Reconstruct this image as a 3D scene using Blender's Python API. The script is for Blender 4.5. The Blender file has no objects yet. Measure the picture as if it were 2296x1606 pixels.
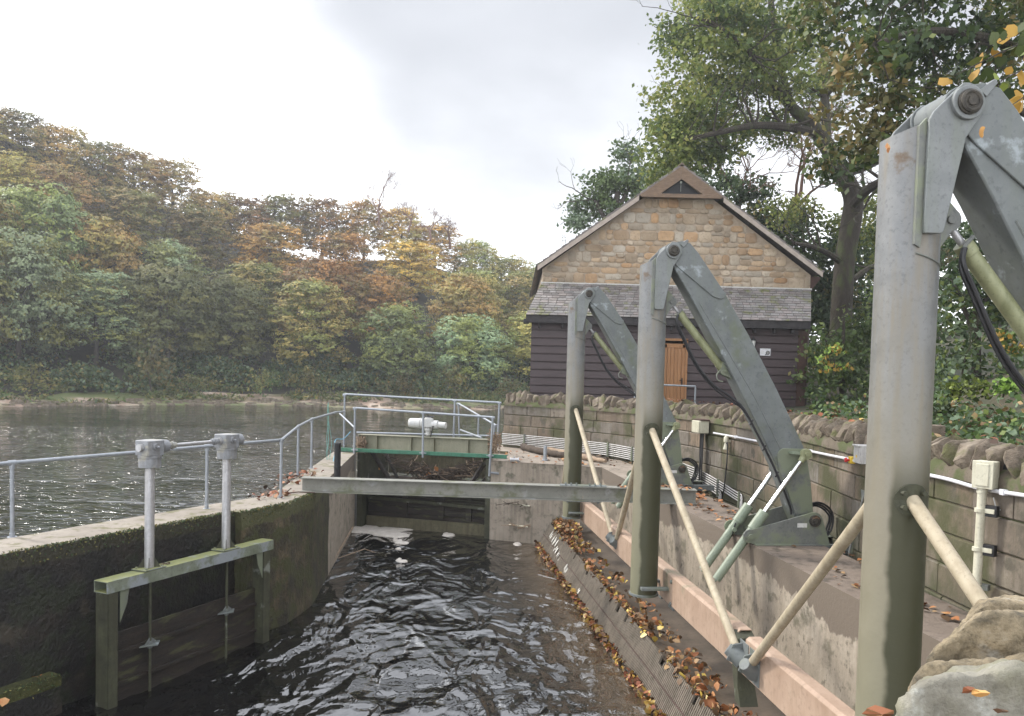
import bpy, bmesh, math, random
import numpy as np
from mathutils import Vector, Matrix, noise
R = math.radians
random.seed(7); rng = np.random.default_rng(7)
sc = bpy.context.scene
# ------------------------------------------------------------------ camera
F, PX, PY, ROLL, PITCH, EZ = 1850.0, 1148.0, 919.0, .0245, R(2.5), 4.4
cr, sr, cp, sp = math.cos(ROLL), math.sin(ROLL), math.cos(PITCH), math.sin(PITCH)
cam = bpy.data.objects.new('camera', bpy.data.cameras.new('camera')); sc.collection.objects.link(cam)
ax, ay, az = Vector((cr, sr*sp, sr*cp)), Vector((-sr, cr*sp, cr*cp)), Vector((0, -cp, sp))
m = Matrix((ax, ay, az)).transposed().to_4x4(); m.translation = (0, 0, EZ); cam.matrix_world = m
cam.data.sensor_width = 36; cam.data.lens = F/2296*36; cam.data.shift_y = 116/2296
cam.data.clip_start = .05; cam.data.clip_end = 3000
sc.camera = cam
def ray(x, y):
    dx, dy = (x-PX)/F, -(y-PY)/F
    rx, ry = dx*cr-dy*sr, dx*sr+dy*cr
    return Vector((rx, cp+ry*sp, ry*cp-sp))
def at(x, y, Y): r = ray(x, y); return Vector((0, 0, EZ))+r*(Y/r.y)      # survey point at distance Y
def onz(x, y, z): r = ray(x, y); return Vector((0, 0, EZ))+r*((z-EZ)/r.z)  # survey point on level z
# ------------------------------------------------------------------ sky, sun, exposure
SUN_EL, SUN_AZ = R(38), R(-62)        # azimuth from +Y, negative = left
W = bpy.data.worlds.new('World'); sc.world = W; W.use_nodes = True
nt = W.node_tree; nt.nodes.clear(); N = nt.nodes.new; L = nt.links.new
def math_(op, a, b=None, c=None, tree=None, clamp=False):
    t = tree or nt; n = t.nodes.new('ShaderNodeMath'); n.operation = op; n.use_clamp = clamp
    for i, v in enumerate((a, b, c)):
        if v is None: continue
        if isinstance(v, (int, float)): n.inputs[i].default_value = v
        else: t.links.new(v, n.inputs[i])
    return n.outputs[0]
out = N('ShaderNodeOutputWorld'); tc = N('ShaderNodeTexCoord'); sep = N('ShaderNodeSeparateXYZ'); L(tc.outputs['Generated'], sep.inputs[0])
sky = N('ShaderNodeTexSky'); sky.sky_type = 'NISHITA'; sky.sun_disc = False; sky.sun_elevation = SUN_EL; sky.sun_rotation = SUN_AZ
sky.dust_density = 3; sky.air_density = 1.5
bg1 = N('ShaderNodeBackground'); bg1.inputs[1].default_value = .1; L(sky.outputs[0], bg1.inputs[0])
azm = math_('ARCTAN2', sep.outputs[0], sep.outputs[1]); elv = math_('ARCSINE', sep.outputs[2])
nz = N('ShaderNodeTexNoise'); nz.inputs['Scale'].default_value = 3.2; nz.inputs['Detail'].default_value = 7; nz.inputs['Roughness'].default_value = .5
mp = N('ShaderNodeMapping'); mp.inputs['Scale'].default_value = (1, 1, 2.2); L(tc.outputs['Generated'], mp.inputs[0]); L(mp.outputs[0], nz.inputs[0])
e1 = math_('MAXIMUM', math_('SUBTRACT', -.13, azm), 0.0)
e2 = math_('MINIMUM', math_('MULTIPLY', e1, 1.3), .27)
thr = math_('ADD', e2, .215)
g = math_('SUBTRACT', elv, thr)
g = math_('ADD', g, math_('MULTIPLY', math_('SUBTRACT', nz.outputs[0], .5), .34))
g = math_('MULTIPLY_ADD', g, 3.0, .38, clamp=True)
g = math_('SUBTRACT', 1.0, math_('POWER', math_('SUBTRACT', 1.0, g), 3.0))
nz2 = N('ShaderNodeTexNoise'); nz2.inputs['Scale'].default_value = 5; nz2.inputs['Detail'].default_value = 5; L(mp.outputs[0], nz2.inputs[0])
rampc = N('ShaderNodeMix'); rampc.data_type = 'RGBA'
L(nz2.outputs[0], rampc.inputs[0]); rampc.inputs[6].default_value = (.285, .295, .32, 1); rampc.inputs[7].default_value = (.435, .445, .472, 1)
mc = N('ShaderNodeMix'); mc.data_type = 'RGBA'; L(g, mc.inputs[0]); mc.inputs[6].default_value = (1.75, 1.78, 1.84, 1)
L(rampc.outputs[2], mc.inputs[7])
bg2 = N('ShaderNodeBackground'); L(mc.outputs[2], bg2.inputs[0])
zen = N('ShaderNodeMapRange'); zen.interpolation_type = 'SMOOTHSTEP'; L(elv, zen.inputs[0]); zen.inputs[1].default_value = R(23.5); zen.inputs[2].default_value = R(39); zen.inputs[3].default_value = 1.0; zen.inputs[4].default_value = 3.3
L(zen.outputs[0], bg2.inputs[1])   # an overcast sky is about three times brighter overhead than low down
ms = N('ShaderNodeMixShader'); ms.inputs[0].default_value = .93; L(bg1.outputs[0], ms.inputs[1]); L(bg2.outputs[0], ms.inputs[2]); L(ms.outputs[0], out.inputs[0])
sl = bpy.data.lights.new('sun', 'SUN'); sl.energy = 2.0; sl.angle = R(8); sl.color = (1, .95, .87)
so = bpy.data.objects.new('sun', sl); sc.collection.objects.link(so)
sd = Vector((math.sin(SUN_AZ)*math.cos(SUN_EL), math.cos(SUN_AZ)*math.cos(SUN_EL), math.sin(SUN_EL)))
so.rotation_euler = sd.to_track_quat('Z', 'Y').to_euler()
sc.view_settings.view_transform = 'Standard'; sc.view_settings.look = 'None'; sc.view_settings.exposure = .92; sc.view_settings.gamma = 1
# ------------------------------------------------------------------ materials
MT = {}
def mat(name, cols, scale=4, rough=.8, bump=.3, bscale=None, metal=0, detail=6, coords='Object', moss=None, streak=None, patch=None, island=0, stretch=(1, 1, 1), bdist=.02, spec=None, trans=0, rrough=0):
    """cols: 2-4 colours blended by noise; moss=(colour, amount, scale, up); streak=(colour, amount); patch=(colour, scale, threshold)"""
    m = bpy.data.materials.new(name); m.use_nodes = True; t = m.node_tree; b = t.nodes['Principled BSDF']; n = t.nodes.new; l = t.links.new
    geo = n('ShaderNodeNewGeometry')
    if coords == 'World': src = geo.outputs['Position']
    else: src = n('ShaderNodeTexCoord').outputs['Object']
    mpn = n('ShaderNodeMapping'); mpn.inputs['Scale'].default_value = stretch; l(src, mpn.inputs[0]); src0 = src; src = mpn.outputs[0]
    no = n('ShaderNodeTexNoise'); no.inputs['Scale'].default_value = scale; no.inputs['Detail'].default_value = detail; no.inputs['Roughness'].default_value = .62; l(src, no.inputs[0])
    rp = n('ShaderNodeValToRGB'); l(no.outputs[0], rp.inputs[0]); el = rp.color_ramp.elements
    k = len(cols)
    for i, c in enumerate(cols):
        p = .32+.36*i/(max(k-1, 1))
        e = el[i] if i < 2 else el.new(p)
        e.position = p; e.color = (*c, 1)
    col = rp.outputs[0]
    def mix(a, bcol, fac):
        mx = n('ShaderNodeMix'); mx.data_type = 'RGBA'
        if isinstance(fac, float): mx.inputs[0].default_value = fac
        else: l(fac, mx.inputs[0])
        l(a, mx.inputs[6])
        if isinstance(bcol, tuple): mx.inputs[7].default_value = (*bcol, 1)
        else: l(bcol, mx.inputs[7])
        return mx.outputs[2]
    def nse(sc_, det=4, st=None, src_=None):
        q = n('ShaderNodeTexNoise'); q.inputs['Scale'].default_value = sc_; q.inputs['Detail'].default_value = det; q.inputs['Roughness'].default_value = .6
        if st:
            mm = n('ShaderNodeMapping'); mm.inputs['Scale'].default_value = st; l(src0, mm.inputs[0]); l(mm.outputs[0], q.inputs[0])
        else: l(src, q.inputs[0])
        return q.outputs[0]
    def step(v, a, w=.06):
        mr = n('ShaderNodeMapRange'); mr.interpolation_type = 'SMOOTHSTEP'; l(v, mr.inputs[0]); mr.inputs[1].default_value = a-w; mr.inputs[2].default_value = a+w
        return mr.outputs[0]
    if island:
        hs = n('ShaderNodeHueSaturation'); l(col, hs.inputs['Color'])
        v = n('ShaderNodeMapRange'); l(geo.outputs['Random Per Island'], v.inputs[0]); v.inputs[3].default_value = 1-island; v.inputs[4].default_value = 1+island
        l(v.outputs[0], hs.inputs['Value'])
        v2 = n('ShaderNodeMath'); v2.operation = 'MULTIPLY'; l(geo.outputs['Random Per Island'], v2.inputs[0]); v2.inputs[1].default_value = 17.3
        v3 = n('ShaderNodeMath'); v3.operation = 'FRACT'; l(v2.outputs[0], v3.inputs[0])
        v4 = n('ShaderNodeMapRange'); l(v3.outputs[0], v4.inputs[0]); v4.inputs[3].default_value = .5-island*.07; v4.inputs[4].default_value = .5+island*.035; l(v4.outputs[0], hs.inputs['Hue'])
        v5 = n('ShaderNodeMapRange'); l(v3.outputs[0], v5.inputs[0]); v5.inputs[3].default_value = 1.25; v5.inputs[4].default_value = .55; l(v5.outputs[0], hs.inputs['Saturation'])
        col = hs.outputs[0]
    # fine speckle
    col = mix(col, (cols[0][0]*.55, cols[0][1]*.55, cols[0][2]*.55), math_('MULTIPLY', step(nse(scale*7, 3), .62, .1), .45, tree=t))
    if streak: col = mix(col, streak[0], math_('MULTIPLY', step(nse(3, 5, (4, 4, .35)), .55, .14), streak[1], tree=t))
    if patch: col = mix(col, patch[0], step(nse(patch[1], 6), patch[2], .05))
    if moss:
        f = step(nse(moss[2], 7), 1-moss[1], .07)
        if moss[3]:
            sx = n('ShaderNodeSeparateXYZ'); l(geo.outputs['Normal'], sx.inputs[0])
            f = math_('MULTIPLY', f, math_('MULTIPLY_ADD', sx.outputs[2], .7 if moss[3] == 1 else 1.2, .4 if moss[3] == 1 else -.1, tree=t, clamp=True), tree=t)
        col = mix(col, moss[0], f)
    l(col, b.inputs['Base Color'])
    b.inputs['Roughness'].default_value = rough; b.inputs['Metallic'].default_value = metal
    if spec is not None: b.inputs['Specular IOR Level'].default_value = spec
    if rrough:
        rr = n('ShaderNodeMapRange'); l(no.outputs[0], rr.inputs[0]); rr.inputs[1].default_value = .3; rr.inputs[2].default_value = .7; rr.inputs[3].default_value = rough-rrough; rr.inputs[4].default_value = rough+rrough; l(rr.outputs[0], b.inputs['Roughness'])
    if bump:
        bp = n('ShaderNodeBump'); bp.inputs['Strength'].default_value = bump; bp.inputs['Distance'].default_value = bdist
        l(nse(bscale or scale*4, 8), bp.inputs['Height']); l(bp.outputs[0], b.inputs['Normal'])
    MT[name] = m; m['_col'] = 0
    return m
def gradz(m, z0, z1, col, amount=1.0, side=None, wob=.25):
    """a stain with a real edge: colour laid on below height z1 fading to z0, optionally only on one side (object x,y direction)"""
    t = m.node_tree; b = t.nodes['Principled BSDF']; n = t.nodes.new; l = t.links.new
    old = b.inputs['Base Color'].links[0].from_socket
    tcn = n('ShaderNodeTexCoord'); s = n('ShaderNodeSeparateXYZ'); l(tcn.outputs['Object'], s.inputs[0])
    q = n('ShaderNodeTexNoise'); q.inputs['Scale'].default_value = 2.5; q.inputs['Detail'].default_value = 6; l(tcn.outputs['Object'], q.inputs[0])
    zz = math_('ADD', s.outputs[2], math_('MULTIPLY', math_('SUBTRACT', q.outputs[0], .5, tree=t), wob*2, tree=t), tree=t)
    mr = n('ShaderNodeMapRange'); mr.interpolation_type = 'SMOOTHSTEP'; l(zz, mr.inputs[0]); mr.inputs[1].default_value = z0; mr.inputs[2].default_value = z1; mr.inputs[3].default_value = amount; mr.inputs[4].default_value = 0
    f = mr.outputs[0]
    if side:
        dx, dy, off, wd = side
        d = math_('ADD', math_('MULTIPLY', s.outputs[0], dx, tree=t), math_('MULTIPLY', s.outputs[1], dy, tree=t), tree=t)
        d = math_('ADD', d, math_('MULTIPLY', math_('SUBTRACT', q.outputs[0], .5, tree=t), .12, tree=t), tree=t)
        m2 = n('ShaderNodeMapRange'); m2.interpolation_type = 'SMOOTHSTEP'; l(d, m2.inputs[0]); m2.inputs[1].default_value = off-wd; m2.inputs[2].default_value = off+wd
        f = math_('MULTIPLY', f, m2.outputs[0], tree=t)
    mx = n('ShaderNodeMix'); mx.data_type = 'RGBA'; l(f, mx.inputs[0]); l(old, mx.inputs[6]); mx.inputs[7].default_value = (*col, 1); l(mx.outputs[2], b.inputs['Base Color'])
    return m
mat('post_steel', [(0.144, 0.150, 0.153), (0.212, 0.217, 0.217)], 5, .5, .12, metal=.25, streak=((.19, .165, .12), .7), patch=((.12, .085, .055), 3.5, .69), rrough=.12)
gradz(MT['post_steel'], 1.7, 3.9, (.25, .225, .165)); gradz(MT['post_steel'], -.3, 2.6, (.20, .20, .12), .7)
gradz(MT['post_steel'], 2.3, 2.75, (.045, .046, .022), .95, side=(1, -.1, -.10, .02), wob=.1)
mat('galv', [(0.140, 0.149, 0.150), (0.206, 0.217, 0.216)], 6, .5, .12, metal=.3, streak=((.16, .18, .14), .4), rrough=.12)
mat('galv_dull', [(0.120, 0.126, 0.120), (0.180, 0.186, 0.173)], 5, .6, .15, metal=.15, moss=((.17, .19, .13), .5, 2.5, 0), streak=((.13, .14, .11), .4))
mat('galv_moss', [(0.111, 0.122, 0.122), (0.167, 0.181, 0.178)], 3, .6, .15, metal=.1, moss=((.115, .13, .095), .42, 1.6, 0), streak=((.13, .145, .125), .5), patch=((.27, .30, .31), 4, .66))
mat('rail_galv', [(0.238, 0.259, 0.281), (0.338, 0.360, 0.389)], 12, .45, .1, metal=.4, rrough=.1)
mat('bright_steel', [(0.383, 0.383, 0.391), (0.510, 0.510, 0.518)], 14, .4, .1, metal=.5, streak=((.3, .27, .22), .3))
mat('chrome', [(.75, .76, .78), (.85, .86, .88)], 8, .16, 0, metal=1)
mat('ram_green', [(0.180, 0.220, 0.158), (0.232, 0.274, 0.202)], 7, .45, .08, streak=((.17, .18, .12), .4))
mat('olive', [(.22, .23, .12), (.28, .29, .17)], 6, .5, .1, streak=((.12, .13, .06), .5))
mat('brace', [(0.331, 0.279, 0.189), (0.423, 0.360, 0.258)], 5, .6, .1, stretch=(1, 1, 1), streak=((.24, .19, .12), .5))
mat('dark_iron', [(.03, .028, .024), (.08, .07, .055)], 20, .6, .4, metal=.3, patch=((.14, .08, .04), 6, .62))
mat('rubber', [(.012, .012, .013), (.022, .022, .024)], 10, .45, .1)
mat('pink', [(.30, .205, .145), (.40, .29, .215)], 2.2, .6, .15, coords='World', streak=((.26, .18, .12), .45), patch=((.20, .17, .11), 1.1, .66))
mat('cast', [(.20, .21, .22), (.30, .31, .33)], 9, .55, .3, metal=.2, patch=((.30, .29, .25), 5, .58), streak=((.12, .1, .07), .4))
mat('gate_beam', [(.11, .125, .085), (.20, .22, .17)], 4, .7, .3, moss=((.19, .20, .075), .58, 5, 2), patch=((.23, .25, .26), 2, .56))
mat('frame_dark', [(0.030, 0.030, 0.018), (0.066, 0.069, 0.036)], 4, .7, .3, streak=((.03, .028, .015), .6), patch=((.17, .18, .15), 3, .66))
mat('silt_floor', [(0.060, 0.045, 0.030), (0.112, 0.084, 0.060)], 2.5, .55, .4, coords='World', streak=((.05, .04, .03), .3))
mat('concrete', [(.25, .21, .16), (.37, .32, .255)], 1.3, .85, .35, 22, coords='World', streak=((.19, .155, .115), .4), moss=((.13, .115, .08), .40, 3.2, 0), patch=((.16, .135, .10), 9, .62))
mat('concrete_far', [(.25, .21, .165), (.36, .31, .25)], 1.3, .85, .35, 22, coords='World', streak=((.15, .13, .10), .6), moss=((.12, .11, .08), .40, 3.2, 0))
mat('deck', [(.22, .18, .14), (.32, .27, .22)], 1.1, .85, .9, 24, coords='World', moss=((.13, .11, .085), .40, 4, 0), patch=((.17, .14, .11), .7, .6))
mat('wall_top', [(0.200, 0.172, 0.140), (0.288, 0.252, 0.208)], 1.6, .85, .35, 30, coords='World', moss=((.12, .11, .05), .42, 4, 0))
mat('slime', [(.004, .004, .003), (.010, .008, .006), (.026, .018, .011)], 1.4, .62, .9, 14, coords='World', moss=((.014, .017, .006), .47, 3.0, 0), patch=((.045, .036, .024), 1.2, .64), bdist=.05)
mat('moss', [(.03, .035, .009), (.085, .085, .022)], 9, .95, 1, 30, coords='World', bdist=.05)
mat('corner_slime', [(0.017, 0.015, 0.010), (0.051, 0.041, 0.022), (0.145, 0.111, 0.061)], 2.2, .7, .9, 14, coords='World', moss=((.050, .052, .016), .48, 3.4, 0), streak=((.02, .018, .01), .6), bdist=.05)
mat('ashlar', [(0.129, 0.104, 0.077), (0.215, 0.174, 0.129)], 2.0, .9, .5, 14, coords='World', island=.15, streak=((.085, .07, .045), .55), moss=((.065, .065, .028), .43, .9, 0), patch=((.09, .078, .058), 2.2, .60))
mat('mortar', [(0.102, 0.083, 0.060), (0.162, 0.132, 0.098)], 6, .95, .4, coords='World', moss=((.07, .08, .03), .5, 3, 0))
mat('cope', [(0.072, 0.058, 0.043), (0.145, 0.115, 0.085), (0.230, 0.191, 0.145)], 3.5, .95, .9, 14, moss=((.10, .105, .035), .42, 4, 1), coords='World', bdist=.03)
mat('boulder_brown_old', [(0.123, 0.095, 0.052), (0.257, 0.218, 0.142), (0.342, 0.294, 0.209)], 7, .9, 1, 26, coords='World', moss=((.15, .17, .06), .38, 6, 1), patch=((.10, .10, .10), 9, .62), bdist=.02)
mat('boulder_grey', [(.155, .145, .115), (.225, .212, .172), (.30, .285, .235)], 9, .9, 1, 40, coords='World', patch=((.36, .36, .32), 8, .60), moss=((.20, .19, .13), .42, 5, 0), bdist=.012)
mat('boulder_brown', [(0.059, 0.051, 0.037), (0.168, 0.136, 0.087), (0.286, 0.230, 0.147), (0.353, 0.323, 0.267)], 11, .95, 1, 60, detail=10, coords='World', moss=((.13, .145, .05), .36, 5, 1), patch=((.085, .085, .08), 5, .60), bdist=.012)
mat('lichen', [(.30, .36, .12), (.42, .45, .30)], 20, .95, .8, coords='World')
mat('gable_stone', [(0.249, 0.182, 0.109), (0.341, 0.255, 0.156), (0.396, 0.310, 0.208)], 1.6, .9, .5, 18, coords='World', island=.24)
mat('gable_mortar', [(.34, .27, .20), (.42, .34, .26)], 8, .95, .3, coords='World')
mat('slate', [(.12, .108, .10), (.22, .20, .185)], 2.5, .75, .4, 20, coords='World', island=.3, moss=((.12, .125, .05), .40, 3, 0))
mat('lead', [(.42, .41, .38), (.52, .51, .48)], 6, .7, .2)
mat('board_dark', [(.036, .023, .024), (.062, .042, .043)], 3, .55, .25, stretch=(1, 1, 8), coords='World')
mat('post_brown', [(.045, .022, .016), (.075, .037, .026)], 5, .7, .2)
mat('fascia', [(.018, .016, .017), (.045, .04, .04)], 7, .8, .3)
mat('verge', [(.30, .25, .21), (.40, .34, .29)], 6, .8, .2)
mat('oak_beam', [(0.125, 0.080, 0.048), (0.203, 0.137, 0.088)], 5, .75, .3, stretch=(1, 1, 4), streak=((.12, .09, .07), .4))
mat('door_wood', [(0.238, 0.110, 0.042), (0.334, 0.167, 0.070)], 3, .6, .2, stretch=(8, 8, .7))
mat('black', [(.006, .006, .007), (.012, .012, .013)], 5, .6, .1)
mat('white_paint', [(0.527, 0.527, 0.510), (0.612, 0.612, 0.595)], 6, .5, .05, streak=((.42, .39, .33), .3))
mat('cream', [(.50, .48, .37), (.60, .58, .46)], 5, .55, .1, streak=((.33, .29, .2), .35))
mat('pvc_white', [(.6, .6, .62), (.7, .7, .73)], 5, .35, .05)
mat('conduit', [(.42, .41, .40), (.56, .55, .53)], 8, .5, .1, metal=.2, streak=((.25, .22, .18), .35))
mat('green_paint', [(.025, .12, .07), (.04, .17, .10)], 5, .5, .1, streak=((.03, .06, .04), .4))
mat('sage', [(0.199, 0.194, 0.135), (0.266, 0.255, 0.180)], 3, .55, .1, coords='World', streak=((.15, .15, .09), .4))
mat('beam_steel', [(0.162, 0.162, 0.137), (0.248, 0.243, 0.215)], 2.2, .6, .15, coords='World', moss=((.12, .125, .075), .42, 2.2, 0), patch=((.27, .275, .26), 2.5, .66))
mat('old_timber', [(0.009, 0.007, 0.005), (0.027, 0.018, 0.012)], 3, .7, .5, coords='World', stretch=(1, 1, 4), moss=((.05, .05, .02), .4, 2, 0))
mat('pale_timber', [(0.075, 0.068, 0.038), (0.143, 0.128, 0.075)], 3, .8, .4, coords='World', streak=((.05, .04, .02), .6))
mat('driftwood', [(0.176, 0.120, 0.080), (0.336, 0.248, 0.168)], 6, .85, .5, stretch=(1, 1, 1))
mat('driftdark', [(0.035, 0.025, 0.017), (0.084, 0.059, 0.042)], 8, .9, .6)
mat('foam', [(.42, .38, .33), (.62, .58, .53)], 6, .9, .8, coords='World')
mat('screen', [(0.140, 0.117, 0.090), (0.234, 0.197, 0.156)], 2.2, .5, .1, coords='World', streak=((.06, .05, .035), .5), metal=.2)
mat('white_scale', [(.5, .48, .42), (.66, .64, .6)], 20, .9, .5, coords='World')
mat('red', [(.45, .02, .02), (.55, .03, .03)], 5, .4, 0); mat('yellow', [(.6, .40, .03), (.7, .48, .05)], 5, .5, 0)
mat('rope', [(.10, .28, .24), (.2, .42, .38)], 20, .9, .3); mat('rope_blue', [(.12, .35, .5), (.25, .5, .62)], 20, .9, .3)
mat('bark', [(0.022, 0.017, 0.012), (0.053, 0.043, 0.032)], 3, .95, 1, 9, stretch=(1, 1, .4), moss=((.05, .06, .02), .42, 2, 0), bdist=.06)
mat('bark_far', [(.05, .042, .035), (.10, .085, .07)], 3, .95, .3)
mat('bark_red', [(.12, .065, .05), (.19, .12, .09)], 3, .95, .3)
mat('grass', [(.07, .09, .03), (.16, .17, .07), (.24, .2, .12)], .35, .95, .6, 8, coords='World')
mat('soil', [(.018, .022, .009), (.04, .042, .02), (.075, .055, .03)], .6, .95, .8, 6, coords='World')
mat('beach', [(.19, .13, .095), (.33, .24, .18), (.46, .40, .33)], .5, .9, .8, 5, coords='World', moss=((.11, .13, .045), .50, .12, 0))
mat('forest_floor', [(.02, .018, .012), (.05, .045, .03)], .3, .95, .4, coords='World')
def bandz(m, zt, col, wob, axis=2):
    t = m.node_tree; b = t.nodes['Principled BSDF']; n = t.nodes.new; l = t.links.new; old = b.inputs['Base Color'].links[0].from_socket
    g_ = n('ShaderNodeNewGeometry'); s = n('ShaderNodeSeparateXYZ'); l(g_.outputs['Position'], s.inputs[0]); o = None
    for sc_, st in ((.45, (1, 1, 1)), (9, (1, 1, .25))):
        q = n('ShaderNodeTexNoise'); q.inputs['Scale'].default_value = sc_; q.inputs['Detail'].default_value = 4; mm = n('ShaderNodeMapping'); mm.inputs['Scale'].default_value = st; l(g_.outputs['Position'], mm.inputs[0]); l(mm.outputs[0], q.inputs[0])
        v = math_('MULTIPLY', math_('SUBTRACT', q.outputs[0], .5, tree=t), wob if sc_ < 1 else wob*.25, tree=t); o = v if o is None else math_('ADD', o, v, tree=t)
    mr = n('ShaderNodeMapRange'); mr.interpolation_type = 'SMOOTHSTEP'; l(math_('ADD', s.outputs[axis], o, tree=t), mr.inputs[0]); mr.inputs[1].default_value = zt-.015*(1 if axis == 2 else 80); mr.inputs[2].default_value = zt+.015*(1 if axis == 2 else 80)
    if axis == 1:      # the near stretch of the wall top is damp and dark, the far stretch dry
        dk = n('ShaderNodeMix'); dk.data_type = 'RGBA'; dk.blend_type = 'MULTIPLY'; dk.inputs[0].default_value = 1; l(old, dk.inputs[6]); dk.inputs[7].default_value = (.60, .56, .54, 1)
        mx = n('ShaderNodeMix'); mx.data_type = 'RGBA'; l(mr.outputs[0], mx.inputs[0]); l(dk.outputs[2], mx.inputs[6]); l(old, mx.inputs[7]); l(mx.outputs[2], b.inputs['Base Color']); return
    mx = n('ShaderNodeMix'); mx.data_type = 'RGBA'; l(mr.outputs[0], mx.inputs[0]); l(old, mx.inputs[6]); mx.inputs[7].default_value = (*col, 1); l(mx.outputs[2], b.inputs['Base Color'])
bandz(MT['concrete'], 1.72, (.135, .108, .082), 1.0)
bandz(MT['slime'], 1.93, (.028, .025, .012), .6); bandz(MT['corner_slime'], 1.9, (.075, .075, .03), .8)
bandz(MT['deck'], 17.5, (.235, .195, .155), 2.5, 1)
def leafmat(name, a, b_, c=None, trans=.25, scale=.7):
    m = bpy.data.materials.new(name); m.use_nodes = True; t = m.node_tree; b = t.nodes['Principled BSDF']; n = t.nodes.new; l = t.links.new
    geo = n('ShaderNodeNewGeometry'); tcn = n('ShaderNodeTexCoord'); oi = n('ShaderNodeObjectInfo')
    no = n('ShaderNodeTexNoise'); no.inputs['Scale'].default_value = scale; no.inputs['Detail'].default_value = 3; l(tcn.outputs['Object'], no.inputs[0])
    v = math_('ADD', math_('MULTIPLY', no.outputs[0], .8, tree=t), math_('MULTIPLY', geo.outputs['Random Per Island'], .45, tree=t), tree=t)
    rp = n('ShaderNodeValToRGB'); l(v, rp.inputs[0]); el = rp.color_ramp.elements
    el[0].position = .38; el[0].color = (*a, 1); el[1].position = .68; el[1].color = (*b_, 1)
    if c: e = el.new(.86); e.color = (*c, 1)
    hs = n('ShaderNodeHueSaturation'); l(rp.outputs[0], hs.inputs['Color'])
    l(math_('MULTIPLY_ADD', oi.outputs['Random'], .04, .48, tree=t), hs.inputs['Hue']); l(math_('MULTIPLY_ADD', oi.outputs['Random'], .75, .65, tree=t), hs.inputs['Value'])
    l(hs.outputs[0], b.inputs['Base Color']); b.inputs['Roughness'].default_value = .55; b.inputs['Specular IOR Level'].default_value = .25
    if trans:
        tr = n('ShaderNodeBsdfTranslucent'); l(hs.outputs[0], tr.inputs[0]); mx = n('ShaderNodeMixShader'); mx.inputs[0].default_value = trans
        l(b.outputs[0], mx.inputs[1]); l(tr.outputs[0], mx.inputs[2]); l(mx.outputs[0], t.nodes['Material Output'].inputs[0])
    MT[name] = m; return m
leafmat('lf_green', (.045, .07, .025), (.10, .14, .05)); leafmat('lf_dark', (.03, .05, .025), (.065, .10, .045))
leafmat('lf_sage', (.08, .12, .07), (.16, .21, .13)); leafmat('lf_olive', (.08, .085, .03), (.17, .16, .06), (.24, .18, .06))
leafmat('lf_rust', (.12, .080, .03), (.22, .145, .05), (.29, .17, .05)); leafmat('lf_gold', (.19, .125, .03), (.36, .21, .05), (.48, .29, .06))
leafmat('lf_oak', (.07, .10, .025), (.18, .215, .06), (.28, .27, .08), scale=.5, trans=.35); leafmat('lf_near', (.03, .055, .016), (.075, .115, .03), (.15, .18, .05), scale=1.2)
leafmat('lf_bright', (.12, .18, .03), (.25, .34, .07)); leafmat('lf_yellow', (.42, .28, .04), (.60, .42, .08)); leafmat('lf_brown', (.12, .05, .022), (.24, .11, .045))
leafmat('fall_orange', (.22, .085, .03), (.36, .16, .06), (.46, .27, .12), 0, 6); leafmat('fall_brown', (.07, .042, .022), (.15, .092, .045), (.33, .22, .11), 0, 6)
leafmat('fall_yellow', (.42, .28, .04), (.58, .44, .10), (.62, .52, .25), 0, 6)
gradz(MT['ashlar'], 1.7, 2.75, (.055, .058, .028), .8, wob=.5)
for nm_, cs_ in (('far_green', [(0.119, 0.137, 0.036), (0.237, 0.246, 0.066)]), ('far_dark', [(0.085, 0.108, 0.043), (0.170, 0.200, 0.076)]), ('far_sage', [(0.150, 0.208, 0.108), (0.272, 0.338, 0.180)]), ('far_olive', [(0.168, 0.150, 0.043), (0.305, 0.254, 0.076), (0.411, 0.286, 0.086)]), ('far_rust', [(0.204, 0.137, 0.048), (0.340, 0.221, 0.072), (0.449, 0.260, 0.072)]), ('far_gold', [(0.272, 0.182, 0.048), (0.490, 0.286, 0.066), (0.653, 0.364, 0.072)])): leafmat(nm_, *cs_, scale=.35, trans=.1)
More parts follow.
